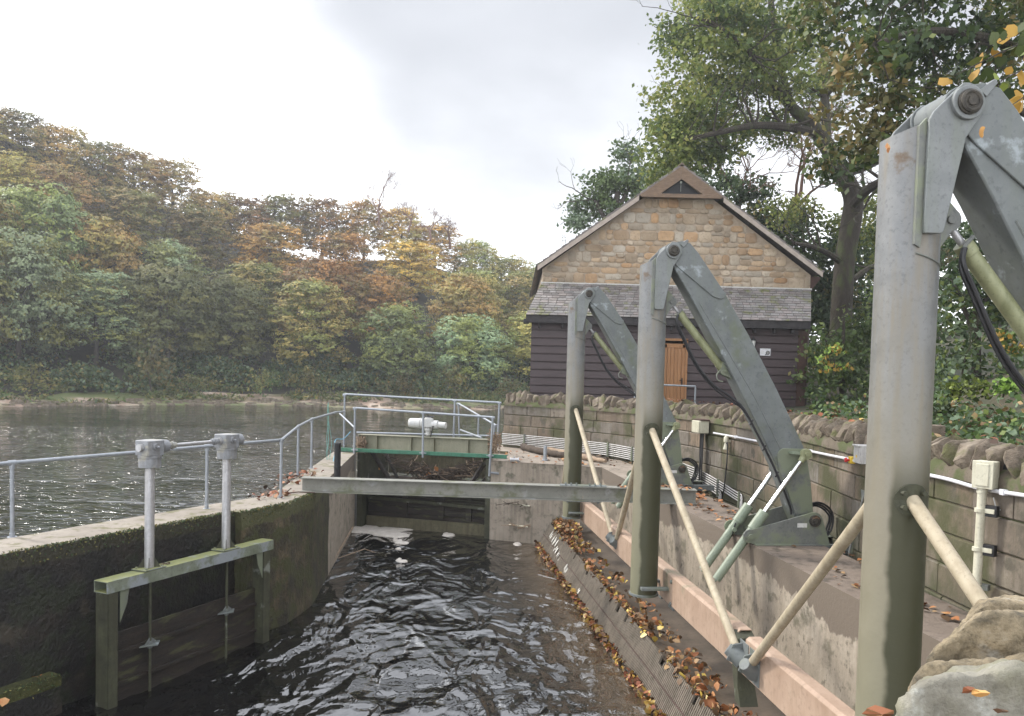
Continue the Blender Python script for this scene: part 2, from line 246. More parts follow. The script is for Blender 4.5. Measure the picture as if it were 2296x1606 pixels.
# ------------------------------------------------------------------ mesh helpers
COL = sc.collection
class MB:
    def __init__(s): s.v = []; s.f = []; s.mi = []; s.uv = []
    def add(s, vs, fs, mi=0):
        o = len(s.v); s.v += [tuple(v) for v in vs]; s.f += [tuple(i+o for i in f) for f in fs]; s.mi += [mi]*len(fs); return s
    def box(s, c, d, M=None, mi=0):
        x, y, z = [q/2 for q in d]; c = Vector(c)
        vs = [Vector(p) for p in ((-x, -y, -z), (x, -y, -z), (x, y, -z), (-x, y, -z), (-x, -y, z), (x, -y, z), (x, y, z), (-x, y, z))]
        if M: vs = [M @ v for v in vs]
        return s.add([c+v for v in vs], [(0, 3, 2, 1), (4, 5, 6, 7), (0, 1, 5, 4), (1, 2, 6, 5), (2, 3, 7, 6), (3, 0, 4, 7)], mi)
    def tube(s, pts, r, n=12, cap=True, mi=0):
        pts = [Vector(p) for p in pts]; rs = r if isinstance(r, (list, tuple)) else [r]*len(pts); rings = []
        prev = None
        for i, p in enumerate(pts):
            t = (pts[min(i+1, len(pts)-1)]-pts[max(i-1, 0)]).normalized()
            if prev is None: a = t.cross(Vector((0, 0, 1))); a = a if a.length > .05 else t.cross(Vector((1, 0, 0)))
            else: a = prev-t*prev.dot(t)
            a.normalize(); prev = a; b = t.cross(a)
            rings.append([p+(a*math.cos(2*math.pi*k/n)+b*math.sin(2*math.pi*k/n))*rs[i] for k in range(n)])
        vs = [v for r_ in rings for v in r_]; fs = []
        for i in range(len(pts)-1):
            for k in range(n): k2 = (k+1) % n; fs.append((i*n+k, i*n+k2, (i+1)*n+k2, (i+1)*n+k))
        if cap: fs.append(tuple(range(n))[::-1]); fs.append(tuple((len(pts)-1)*n+k for k in range(n)))
        return s.add(vs, fs, mi)
    def prism(s, poly, vec, mi=0):
        a = [Vector(p) for p in poly]; b = [p+Vector(vec) for p in a]; n = len(a)
        return s.add(a+b, [tuple(range(n))[::-1], tuple(range(n, 2*n))]+[(k, (k+1) % n, n+(k+1) % n, n+k) for k in range(n)], mi)
    def obj(s, name, mats, parent=None, smooth=True, bevel=0, seg=2, ang=35):
        me = bpy.data.meshes.new(name); me.from_pydata(s.v, [], s.f)
        if not isinstance(mats, (list, tuple)): mats = [mats]
        for q in mats: me.materials.append(MT[q])
        me.polygons.foreach_set('material_index', s.mi)
        bm = bmesh.new(); bm.from_mesh(me); bmesh.ops.recalc_face_normals(bm, faces=bm.faces); bm.to_mesh(me); bm.free()
        if smooth: me.set_sharp_from_angle(angle=R(ang)); me.polygons.foreach_set('use_smooth', [True]*len(me.polygons))
        o = bpy.data.objects.new(name, me); COL.objects.link(o)
        if parent: o.parent = parent
        if bevel:
            b = o.modifiers.new('bevel', 'BEVEL'); b.width = bevel; b.segments = seg; b.limit_method = 'ANGLE'; b.angle_limit = R(40)
        return o
def tag(o, label, cat, group=None, kind=None):
    if label: o['label'] = label
    if cat: o['category'] = cat
    if group: o['group'] = group
    if kind: o['kind'] = kind
    return o
def thing(name, label, cat, loc=(0, 0, 0), rz=0, group=None, par=None):
    o = bpy.data.objects.new(name, None); COL.objects.link(o); o.location = loc; o.rotation_euler = (0, 0, rz); o.empty_display_size = .2
    return tag(o, label, cat, group)
def struct(o): o['kind'] = 'structure'; return o
def copy_tree(o, parent=None):
    c = o.copy(); COL.objects.link(c)
    if parent: c.parent = parent
    for ch in [x for x in bpy.data.objects if x.parent == o]: copy_tree(ch, c)
    return c
def arc(c, r, a0, a1, n): return [(c[0]+r*math.cos(R(a0+(a1-a0)*i/n)), c[1]+r*math.sin(R(a0+(a1-a0)*i/n))) for i in range(n+1)]
def rock(seed, d, rough=.16, n=3, pw=.55):
    bm = bmesh.new(); bmesh.ops.create_icosphere(bm, subdivisions=n, radius=1)
    for v in bm.verts:
        p = v.co.copy(); q = Vector([math.copysign(abs(c)**pw, c) for c in p]); q *= .8
        k = 1+rough*noise.noise(p*1.3+Vector((seed*3.1, 0, 0)))*2+rough*.5*noise.noise(p*3.5+Vector((0, seed*5.7, 0)))
        v.co = Vector((q.x*d[0]/2, q.y*d[1]/2, q.z*d[2]/2))*k
    me = bpy.data.meshes.new('rock'); bm.to_mesh(me); bm.free()
    me.polygons.foreach_set('use_smooth', [True]*len(me.polygons)); return me
def leafmesh(name, P, size, mats, mi=None, up=.3, fold=0, par=None, aspect=.6, jit=.35, nrm=None, shape=0):
    """one rhombic (or pointed six-sided) face per leaf"""
    P = np.asarray(P, float); n = len(P)
    nr = rng.normal(size=(n, 3)); nr /= np.linalg.norm(nr, axis=1)[:, None]; nr[:, 2] += up
    if nrm is not None: nr += nrm
    nr /= np.linalg.norm(nr, axis=1)[:, None]
    a = rng.normal(size=(n, 3)); a -= nr*(a*nr).sum(1)[:, None]; a /= np.linalg.norm(a, axis=1)[:, None]; b = np.cross(nr, a)
    s = size*(1+jit*rng.uniform(-1, 1, n))[:, None]
    if shape == 0: k = 4; co = np.stack([P-a*s*.5, P+b*s*.5*aspect+a*s*.05, P+a*s*.5, P-b*s*.5*aspect+a*s*.05], 1)
    else:
        k = 6; h = nr*s*fold
        co = np.stack([P-a*s*.5, P-a*s*.15+b*s*.42*aspect+h, P+a*s*.22+b*s*.36*aspect+h, P+a*s*.55, P+a*s*.22-b*s*.36*aspect+h*.6, P-a*s*.15-b*s*.42*aspect+h*.6], 1)
    me = bpy.data.meshes.new(name); me.vertices.add(n*k); me.vertices.foreach_set('co', co.reshape(-1))
    me.loops.add(n*k); me.loops.foreach_set('vertex_index', np.arange(n*k, dtype=np.int32))
    me.polygons.add(n); me.polygons.foreach_set('loop_start', np.arange(0, n*k, k, dtype=np.int32))
    for q in mats: me.materials.append(MT[q])
    if mi is not None: me.polygons.foreach_set('material_index', np.asarray(mi, dtype=np.int32))
    me.update(); me.validate()
    o = bpy.data.objects.new(name, me); COL.objects.link(o)
    if par: o.parent = par
    return o
def lobes(ls, dens, sprig=.35, per=9, fill=.35, cull=None):
    """leaf points: clumps of leaves on the shells of ellipsoid lobes, with gaps between the clumps"""
    out_ = []; nn_ = []
    for (c, r) in ls:
        r = np.array(r); area = (r[0]*r[1]+r[0]*r[2]+r[1]*r[2])*4
        k = max(3, int(area*dens/per))
        d = rng.normal(size=(k, 3)); d /= np.linalg.norm(d, axis=1)[:, None]
        rad = np.where(rng.random(k) < fill, rng.uniform(.3, .85, k), rng.uniform(.82, 1.08, k))[:, None]
        if cull is not None: kp = d[:, 2] > cull; d, rad = d[kp], rad[kp]; k = len(d)
        cc = np.array(c)+d*rad*r
        pts = np.repeat(cc, per, 0)+rng.normal(size=(k*per, 3))*sprig*np.array([1, 1, .6])
        out_.append(pts); nn_.append(np.repeat(d, per, 0))
    lobes.normals = np.concatenate(nn_)
    return np.concatenate(out_)
def branchy(mb, p, d, ln, r, depth, spread=.5, up=.15, minr=.01, seg=3, taper=.62, kids=3):
    pts = [p]; rs = [r]; q = p.copy(); dd = d.copy()
    for i in range(seg):
        dd = (dd+Vector([random.gauss(0, .16) for _ in range(3)])+Vector((0, 0, up*.3))).normalized(); q = q+dd*ln/seg; pts.append(q); rs.append(max(minr*.7, r*(1-(1-taper)*(i+1)/seg)))
    mb.tube(pts, rs, 6 if r > .04 else 4, cap=False)
    if depth > 0:
        for k in range(kids):
            f = random.uniform(.45, 1); i = min(seg-1, int(f*seg)); base = pts[i].lerp(pts[i+1], f*seg-i) if k else pts[-1]
            side = Vector([random.gauss(0, 1) for _ in range(3)]); side = (side-dd*side.dot(dd)).normalized()
            branchy(mb, base, (dd+side*random.uniform(.5, 1.4)*spread*1.6).normalized(), ln*random.uniform(.55, .8), rs[i+1]*(.75 if k else .9), depth-1, spread, up, minr, seg, taper, kids)
# ------------------------------------------------------------------ water
def watermat(name, deep, murk, murkfn, bumps, rough=.04):
    m = bpy.data.materials.new(name); m.use_nodes = True; t = m.node_tree; b = t.nodes['Principled BSDF']; n = t.nodes.new; l = t.links.new
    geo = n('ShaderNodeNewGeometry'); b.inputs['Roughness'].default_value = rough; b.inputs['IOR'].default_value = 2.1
    no = n('ShaderNodeTexNoise'); no.inputs['Scale'].default_value = .6; no.inputs['Detail'].default_value = 5; l(geo.outputs['Position'], no.inputs[0])
    mx = n('ShaderNodeMix'); mx.data_type = 'RGBA'; mx.inputs[6].default_value = (*deep, 1); mx.inputs[7].default_value = (*murk, 1)
    if murkfn: l(murkfn(t, geo.outputs['Position'], no.outputs[0]), mx.inputs[0])
    else: l(no.outputs[0], mx.inputs[0])
    l(mx.outputs[2], b.inputs['Base Color'])
    prev = None
    for (st, sc_, strength, dist, det) in bumps:
        q = n('ShaderNodeTexNoise'); q.inputs['Scale'].default_value = sc_; q.inputs['Detail'].default_value = det; q.inputs['Distortion'].default_value = .8; q.inputs['Roughness'].default_value = .55
        mm = n('ShaderNodeMapping'); mm.inputs['Scale'].default_value = st; mm.inputs['Rotation'].default_value = (0, 0, .2); l(geo.outputs['Position'], mm.inputs[0]); l(mm.outputs[0], q.inputs[0])
        bp = n('ShaderNodeBump'); bp.inputs['Strength'].default_value = strength; bp.inputs['Distance'].default_value = dist; l(q.outputs[0], bp.inputs['Height'])
        if prev: l(prev, bp.inputs['Normal'])
        prev = bp.outputs[0]
    l(prev, b.inputs['Normal']); MT[name] = m
def rivermat():
    m = bpy.data.materials.new('river_water'); m.use_nodes = True; t = m.node_tree; b = t.nodes['Principled BSDF']; n = t.nodes.new; l = t.links.new
    b.inputs['Base Color'].default_value = (.008, .010, .007, 1); b.inputs['Roughness'].default_value = .03; b.inputs['IOR'].default_value = 1.6
    g_ = n('ShaderNodeNewGeometry'); s = n('ShaderNodeSeparateXYZ'); l(g_.outputs['Position'], s.inputs[0])
    def ns(st, sc_, det, dist=.4):
        q = n('ShaderNodeTexNoise'); q.inputs['Scale'].default_value = sc_; q.inputs['Detail'].default_value = det; q.inputs['Distortion'].default_value = dist
        mm = n('ShaderNodeMapping'); mm.inputs['Scale'].default_value = st; l(g_.outputs['Position'], mm.inputs[0]); l(mm.outputs[0], q.inputs[0]); return q.outputs[0]
    def mr(v, a, b_, c=0, d=1):
        q = n('ShaderNodeMapRange'); q.interpolation_type = 'SMOOTHSTEP'; l(v, q.inputs[0]); q.inputs[1].default_value = a; q.inputs[2].default_value = b_; q.inputs[3].default_value = c; q.inputs[4].default_value = d; return q.outputs[0]
    near = mr(s.outputs[1], 24, 46, 1, .06); gust = mr(ns((.25, .7, 1), .35, 2), .40, .58, .45, 1)
    rough_ = math_('MULTIPLY', near, gust, tree=t)
    crest = mr(ns((.55, 1.3, 1), 2.6, 2, .6), .46, .60); swell = ns((.4, 1, 1), .8, 2)
    h = math_('ADD', math_('MULTIPLY', math_('MULTIPLY', crest, rough_, tree=t), 1.0, tree=t), math_('MULTIPLY', swell, .25, tree=t), tree=t)
    h = math_('ADD', h, math_('MULTIPLY', math_('MULTIPLY', ns((.6, 1.2, 1), 7, 2), rough_, tree=t), .12, tree=t), tree=t)
    bp = n('ShaderNodeBump'); bp.inputs['Strength'].default_value = 1; bp.inputs['Distance'].default_value = .28; l(h, bp.inputs['Height']); l(bp.outputs[0], b.inputs['Normal']); MT['river_water'] = m
def murk_channel(t, pos, no):
    s = t.nodes.new('ShaderNodeSeparateXYZ'); t.links.new(pos, s.inputs[0])
    d = math_('ADD', s.outputs[0], math_('MULTIPLY', s.outputs[1], .119, tree=t), tree=t)   # distance from the screen foot
    d = math_('ADD', d, math_('MULTIPLY', math_('SUBTRACT', no, .5, tree=t), 1.2, tree=t), tree=t)
    mr = t.nodes.new('ShaderNodeMapRange'); mr.interpolation_type = 'SMOOTHSTEP'; t.links.new(d, mr.inputs[0]); mr.inputs[1].default_value = 2.0; mr.inputs[2].default_value = 3.4
    return mr.outputs[0]
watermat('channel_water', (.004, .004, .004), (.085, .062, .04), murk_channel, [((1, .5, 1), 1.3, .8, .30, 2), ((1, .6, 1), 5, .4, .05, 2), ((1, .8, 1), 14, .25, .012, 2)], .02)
rivermat()
GY = 22.8
def lwall(Y): return -10.9+.5*Y if Y < 13.6 else -3.95-.048*(Y-13.6)
def swall(Y): return 3.35-.119*Y
NU, NV = 220, 420
def chopf(x, y):
    p = Vector((x*1.0+.35*math.sin(y*.8), y*.55, 0))
    q = noise.noise(p*.5); w = .045*noise.noise(p*.9)+.036*noise.noise(Vector((p.x*1.9+2.5*q, p.y*3.8+1.5*q, 2)))+.010*(1-abs(noise.noise(Vector((p.x*1.8+3*q, p.y*4.2+2*q, 5))))*2)**3+.016*noise.noise(Vector((p.x*4+2*q, p.y*10, 1)))+.003*noise.noise(Vector((x*12, y*12, 1)))
    calm = min(1, max(.12, (19.5-y)/7))
    return w*calm*.88
vs, fs = [], []
for j in range(NV+1):
    Y = 2.5+(GY-2.5)*(j/NV)**1.25
    a, b = lwall(Y)-.05, swall(Y)+.15
    for i in range(NU+1):
        x = a+(b-a)*i/NU; vs.append((x, Y, chopf(x, Y)))
for j in range(NV):
    for i in range(NU): k = j*(NU+1)+i; fs.append((k, k+1, k+NU+2, k+NU+1))
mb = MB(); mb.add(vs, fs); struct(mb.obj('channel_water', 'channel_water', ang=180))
poly = [(-24, -26), (-11.6, -1), (-4.85, 13.3), (-4.45, 14.2), (-4.8, 22.9), (-.6, 21.95), (.0, 25.9), (.3, 27), (.4, 40), (30, 62), (210, 95), (210, 260), (-260, 260), (-260, -26)]
mb = MB(); mb.add([(x, y, 1.1) for x, y in poly], [tuple(range(len(poly)))]); struct(mb.obj('river_water', 'river_water'))
# channel bed
mb = MB(); mb.add([(-30, -30, -1.2), (12, -30, -1.2), (12, 40, -1.2), (-30, 40, -1.2)], [(0, 1, 2, 3)]); struct(mb.obj('channel_bed', 'silt_floor'))
# ------------------------------------------------------------------ far bank and hill
BK = [(-260, -40), (-120, 5), (-60, 45), (-37, 60), (-31, 66.5), (-22, 72), (-10, 72.5), (0, 75.5), (20, 88), (80, 112), (230, 150)]
def bankpt(s):
    i = min(int(s), len(BK)-2); f = s-i; return Vector((BK[i][0]+(BK[i+1][0]-BK[i][0])*f, BK[i][1]+(BK[i+1][1]-BK[i][1])*f, 0))
def ridge(a): return float(np.interp(a, [-1.2, -.62, -.5, -.4, -.33, -.26, -.12, 0, .08, .2, .6], [33, 31, 28.5, 25, 22.5, 20.5, 20.5, 17, 15, 12, 9]))
def terr(p):
    """height of the far bank at p, by its distance from the waterline"""
    best, sgn = 1e9, 1
    for i in range(len(BK)-1):
        a, b = Vector(BK[i]), Vector(BK[i+1]); ab = b-a; q = Vector((p[0], p[1])); t = max(0, min(1, (q-a).dot(ab)/ab.length_squared)); c = a+ab*t; d = (q-c).length
        if d < best: best = d; sgn = 1 if ab.x*(q.y-c.y)-ab.y*(q.x-c.x) > 0 else -1
    d = best*sgn
    if d < 0: return 1.1+d*.25
    r = ridge(p[0]/max(p[1], 20)); n_ = noise.noise(Vector((p[0]*.06, p[1]*.06, 0)))
    if d < 7: return 1.10+.17*d+n_*.25*min(1, d)+.16*noise.noise(Vector((p[0]*.5, p[1]*.5, 3)))
    t = min(1, (d-7)/40); t = t*t*(3-2*t)*.5+t*.5
    return 2.3+(r-2.3)*t+n_*1.2
vs, fs = [], []; nx, ny = 150, 46
ds = [-6, -3, -1, 0, .6, 1.2, 2, 3, 4, 5, 6, 7, 8.5]+[10+3.2*k for k in range(ny-13+1)]
for i in range(nx+1):
    s = 1+(len(BK)-2.01)*i/nx; p = bankpt(s); q = bankpt(s+.01); tn = (q-p).normalized(); nrm_ = Vector((-.25, .97, 0)) if p.x < 0 else Vector((.0, 1, 0))
    for d in ds:
        w = p+nrm_*d; w = w+Vector((noise.noise(p*.2)*1.4, noise.noise(p*.13)*2.0, 0)); h = terr(w); vs.append((w.x, w.y, h))
m_ = len(ds)
for i in range(nx):
    for j in range(m_-1): k = i*m_+j; fs.append((k, k+m_, k+m_+1, k+1))
mb = MB(); mb.add(vs, fs)
for k, f in enumerate(mb.f): mb.mi[k] = 0 if (k % (m_-1)) < 9 else 1
struct(mb.obj('far_riverbank', ['beach', 'forest_floor'], ang=180))
mb = MB(); mb.add([(-1500, 255, 1.0), (1500, 255, 1.0), (1500, 1600, 12), (-1500, 1600, 12)], [(0, 1, 2, 3)]); struct(mb.obj('far_ground', 'forest_floor'))
# rushes and grass tufts on the beach
P = []
for i in range(2600):
    s = random.uniform(2.6, 8.2); p = bankpt(s)+Vector((random.gauss(0, 1), random.uniform(2.2, 9), 0))
    if noise.noise(Vector((p.x*.16, p.y*.3, 9))) > -.02:
        h = terr(p)
        for k in range(7): P.append((p.x+random.gauss(0, .3), p.y+random.gauss(0, .3), h+random.uniform(.0, .45)))
o = leafmesh('bank_grass', P, .55, ['lf_olive', 'lf_green', 'grass'], rng.integers(0, 3, len(P)), up=-.2, aspect=.25); tag(o, 'rough grass and weeds growing along the sandy far riverbank', 'grass', kind='stuff')
P = []
for i in range(5200):
    s = random.uniform(2.2, 8.6); p = bankpt(s)+Vector((random.gauss(0, 1.5), random.uniform(7.5, 15), 0)); h = terr(p); n_ = noise.noise(Vector((p.x*.22, p.y*.25, 4)))
    if n_ < -.18: continue
    top = .7+2.0*max(0, n_+.2)
    for k in range(9): P.append((p.x+random.gauss(0, .4), p.y+random.gauss(0, .4), h+top*random.random()**.6))
o = leafmesh('bank_undergrowth', P, .34, ['lf_green', 'lf_olive', 'lf_dark', 'lf_sage'], rng.integers(0, 4, len(P)), up=.3, aspect=.7); tag(o, 'scrub and undergrowth at the foot of the far bank trees', 'undergrowth', kind='stuff')
# beach stones as stuff
mb = MB()
for i in range(420):
    s = random.uniform(2.4, 8.4); p = bankpt(s)+Vector((noise.noise(Vector((s*9, 0, 0)))*1.4, random.uniform(-.2, 2.4), 0)); h = terr(p); k = random.uniform(.15, .7)
    pts = [Vector((math.cos(a)*k*random.uniform(.7, 1.3), math.sin(a)*k*.6, 0)) for a in [j*math.pi/3 for j in range(6)]]
    z = k*random.uniform(.12, .4); o_ = len(mb.v); mb.add([p+q+Vector((0, 0, h-.15)) for q in pts]+[p+q*.7+Vector((0, 0, h+z)) for q in pts], [(6, 7, 8, 9, 10, 11)]+[(j, (j+1) % 6, 6+(j+1) % 6, 6+j) for j in range(6)])
o = mb.obj('beach_rocks', 'cope', smooth=False); tag(o, 'flat rocks and stones strewn along the far waterline', 'rocks', kind='stuff')
# ------------------------------------------------------------------ near-side ground
wallpath = [(-.25, 25.9), (1.6, 24.3), (3.29, 22.2), (4.2, 19.8), (4.72, 17.2), (4.85, 14), (4.75, 11), (4.75, 8.5), (4.95, 6), (5.3, 3.5), (5.7, 1)]
def catmull(pts, n=14):
    pts = [Vector(p) for p in pts]; o = []
    for i in range(len(pts)-1):
        p0, p1, p2, p3 = pts[max(i-1, 0)], pts[i], pts[i+1], pts[min(i+2, len(pts)-1)]
        for k in range(n):
            t = k/n; o.append(.5*((2*p1)+(p2-p0)*t+(2*p0-5*p1+4*p2-p3)*t*t+(3*p1-p0-3*p2+p3)*t**3))
    o.append(pts[-1]); return o
WP = catmull(wallpath); WL = [0]
for i in range(1, len(WP)): WL.append(WL[-1]+(WP[i]-WP[i-1]).length)
def wp(s):
    s = max(0, min(WL[-1]-1e-4, s)); i = max(k for k in range(len(WL)) if WL[k] <= s); i = min(i, len(WP)-2)
    f = (s-WL[i])/(WL[i+1]-WL[i]); p = WP[i].lerp(WP[i+1], f); t = (WP[min(i+2, len(WP)-1)]-WP[max(i-1, 0)]).normalized()
    return Vector((p.x, p.y, 0)), Vector((t.x, t.y, 0)), Vector((-t.y, t.x, 0))   # point, tangent, outward (away from the channel) normal
def gz(x, y):
    r = Vector((x-5, 0, 0)).x
    bank = max(0, (x-5.6))*.10+max(0, x-8)*.30*max(0, min(1, (24-y)/6)) + max(0, x-11)*.14
    return 3.15+min(bank, 7)+.08*noise.noise(Vector((x*.7, y*.7, 0)))
vs, fs = [], []
inner = []
for k in range(61):
    p, t, n_ = wp(WL[-1]*k/60); inner.append(p+n_*.3)
cols_ = [0, .6, 1.2, 2, 3, 4.5, 6, 8, 10, 13, 17, 22, 30, 45, 80, 160]
for p, k in zip(inner, range(61)):
    ang = math.radians(62-62*(k/60)**.6) if k < 61 else 0   # fan outwards
    dv = Vector((math.cos(ang), math.sin(ang), 0))
    for c in cols_: q = p+dv*c; vs.append((q.x, q.y, gz(q.x, q.y)))
m_ = len(cols_)
for i in range(60):
    for j in range(m_-1): k = i*m_+j; fs.append((k, k+1, k+m_+1, k+m_))
mb = MB(); mb.add(vs, fs); o = struct(mb.obj('bank_ground', 'soil', ang=180))
# strip of ground behind the left end of the wall, under the house and down to the river
poly = [(-.1, 26.1), (.0, 27), (.1, 46), (30, 66), (110, 80), (110, 20), (9, 24.5), (1.7, 24.6)]
mb = MB(); mb.prism([(x, y, 3.14) for x, y in poly], (0, 0, -4)); struct(mb.obj('house_ground', 'soil'))
# ------------------------------------------------------------------ channel walls
w1 = thing('channel_wall', 'mossy dark concrete wall between the river and the churning channel', 'wall', (-5, 11, 0))
def loc(o, par): o.parent = par; o.matrix_parent_inverse = Matrix.Translation(par.location).inverted(); return o
fl = [(-13.9, -6), (-4.38, 13.04), (-4.12, 13.56)]; top = [(-14.9, -6), (-13.9, -6), (-4.37, 13.06), (-4.25, 12.99), (-3.78, 14.0), (-3.64, 15.2), (-4.33, 22.95), (-4.95, 22.95), (-4.3, 14.9), (-4.95, 13.75)]
# refine so that moss and wear can roughen the faces
def wallmesh(poly, z0, z1, step=.22, amp=.02, seed=0, topmat=0, sidemat=1, sidefn=None):
    mb = MB(); n = len(poly); ring = []; edge = []
    for i in range(n):
        a, b = Vector(poly[i]), Vector(poly[(i+1) % n]); k = max(1, int((b-a).length/step))
        for j in range(k): ring.append(a.lerp(b, j/k)); edge.append(i)
    zs = [z1]+[z1-.03]+[z1-.03-(z1-.03-z0)*k/14 for k in range(1, 15)]; m_ = len(ring)
    for zi, z in enumerate(zs):
        for q in ring:
            d = amp*noise.noise(Vector((q.x*3+seed, q.y*3, z*3)))+amp*.8*noise.noise(Vector((q.x*9, q.y*9, z*9+seed))); ins = -.02 if zi == 0 else 0
            c = Vector((sum(p[0] for p in poly)/n, sum(p[1] for p in poly)/n)); dv = (q-c).normalized()
            mb.v.append((q.x+dv.x*(d+ins), q.y+dv.y*(d+ins), z))
    for zi in range(len(zs)-1):
        for k in range(m_):
            k2 = (k+1) % m_; mb.f.append((zi*m_+k, (zi+1)*m_+k, (zi+1)*m_+k2, zi*m_+k2)); mb.mi.append(sidefn(edge[k], ring[k], zs[zi]) if sidefn else sidemat)
    mb.f.append(tuple(range(m_))); mb.mi.append(topmat); return mb
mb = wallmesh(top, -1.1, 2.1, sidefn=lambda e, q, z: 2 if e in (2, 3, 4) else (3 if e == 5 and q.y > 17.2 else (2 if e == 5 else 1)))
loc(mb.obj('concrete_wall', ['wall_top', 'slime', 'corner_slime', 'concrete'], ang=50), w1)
# moss fringe along the wall's front edge
def fringe(pts, z, n, par, wid=.06, drop=.12, size=.035, name='moss', label=None):
    P = []
    L_ = [0]
    for i in range(1, len(pts)): L_.append(L_[-1]+(Vector(pts[i])-Vector(pts[i-1])).length)
    for k in range(n):
        s = random.uniform(0, L_[-1]); i = max(j for j in range(len(L_)) if L_[j] <= s); i = min(i, len(pts)-2); f = (s-L_[i])/(L_[i+1]-L_[i]); p = Vector(pts[i]).lerp(Vector(pts[i+1]), f)
        dn = .5+noise.noise(Vector((s*1.3, z, 0)))
        if random.random() > dn+.15: continue
        g_ = random.random()**2
        P.append((p.x+random.gauss(0, wid)*.5, p.y+random.gauss(0, wid), z+.012-g_*drop*1.6 if random.random() < .6 else z+.012))
    o = leafmesh(name, P, size, ['lf_olive', 'moss', 'lf_dark'], rng.integers(0, 3, len(P)), up=.3, aspect=.5); return loc(o, par)
fringe([(-9, 3.8), (-4.38, 13.04), (-4.25, 12.99), (-3.78, 14.0), (-3.66, 15.2)], 2.1, 9000, w1)
# low mossy ledge at the foot of the wall, bottom left
q0 = onz(-40, 1560, .5); q1 = onz(138, 1512, .5)
ledge = MB(); a = Vector((q1.x, q1.y)); d_ = Vector((-.447, -.894)); nn = Vector((.894, -.447))
pl_ = [a-nn*1.2, a, a+d_*4, a+d_*4-nn*1.2]
t_ = thing('concrete_ledge', 'low moss covered concrete ledge in the bottom left corner', 'ledge', (a.x, a.y, 0)); mb = wallmesh([(p.x, p.y) for p in pl_], -1.1, .5, step=.12, amp=.04, topmat=0, sidefn=lambda e, q, z: 0 if z > .44 else 1); loc(mb.obj('ledge_block', ['moss', 'slime'], ang=50), t_)
fringe([tuple(a), tuple(a+d_*4)], .5, 1500, t_, size=.03)
# right-hand concrete deck
deckf = lambda Y: 4.74-.118*Y
d2 = thing('channel_wall', 'tan concrete wall with leaf strewn flat top behind the three steel posts', 'wall', (2.5, 12, 0))
poly = [(deckf(-3), -3), (deckf(20.7), 20.7), (-.52, 21.7), (-.55, 26.6), (.2, 26.3), (3.0, 22.6), (3.45, 20), (3.62, 17.6), (3.80, 16.4), (4.05, 15.1), (4.32, 12.6), (4.5, 10.6), (4.75, 7), (5.1, 3), (5.5, -3)]
poly = [(deckf(-3), -3), (deckf(8), 8), (deckf(14), 14), (deckf(20.7), 20.7), (-.52, 21.7), (-.55, 26.6), (.2, 26.3), (3.0, 22.6), (3.45, 20), (3.62, 17.6), (3.80, 16.4), (4.05, 15.1), (4.32, 12.6), (4.5, 10.6), (4.75, 7), (5.1, 3), (5.5, -3)]
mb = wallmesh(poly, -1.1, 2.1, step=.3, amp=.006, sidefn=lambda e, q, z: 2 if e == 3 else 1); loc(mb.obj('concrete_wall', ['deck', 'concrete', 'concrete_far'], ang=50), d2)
# trench floor behind the deck
mb = MB(); mb.add([(3.1, 27, 1.45), (3.0, 20, 1.45), (4.4, 9, 1.45), (4.9, -3, 1.45), (6.5, -3, 1.45), (6.5, 27, 1.45)], [(0, 1, 2, 3, 4, 5)]); struct(mb.obj('trench_floor', 'silt_floor'))
# trough between screen and wall, under the pink beams
mb = MB(); pts = []
for k in range(61):
    Y = 2+18.7*k/60
    for f in range(7): x0, x1 = 3.42-.1125*Y-.02, deckf(Y)+.05; pts.append((x0+(x1-x0)*f/6, Y, .56+.03*noise.noise(Vector((f*2.0, Y*2, 0)))-.12*math.sin(f/6*math.pi)))
mb.add(pts, [(k*7+f, k*7+f+1, k*7+f+8, k*7+f+7) for k in range(60) for f in range(6)]); struct(mb.obj('trough_floor', 'silt_floor', ang=180))
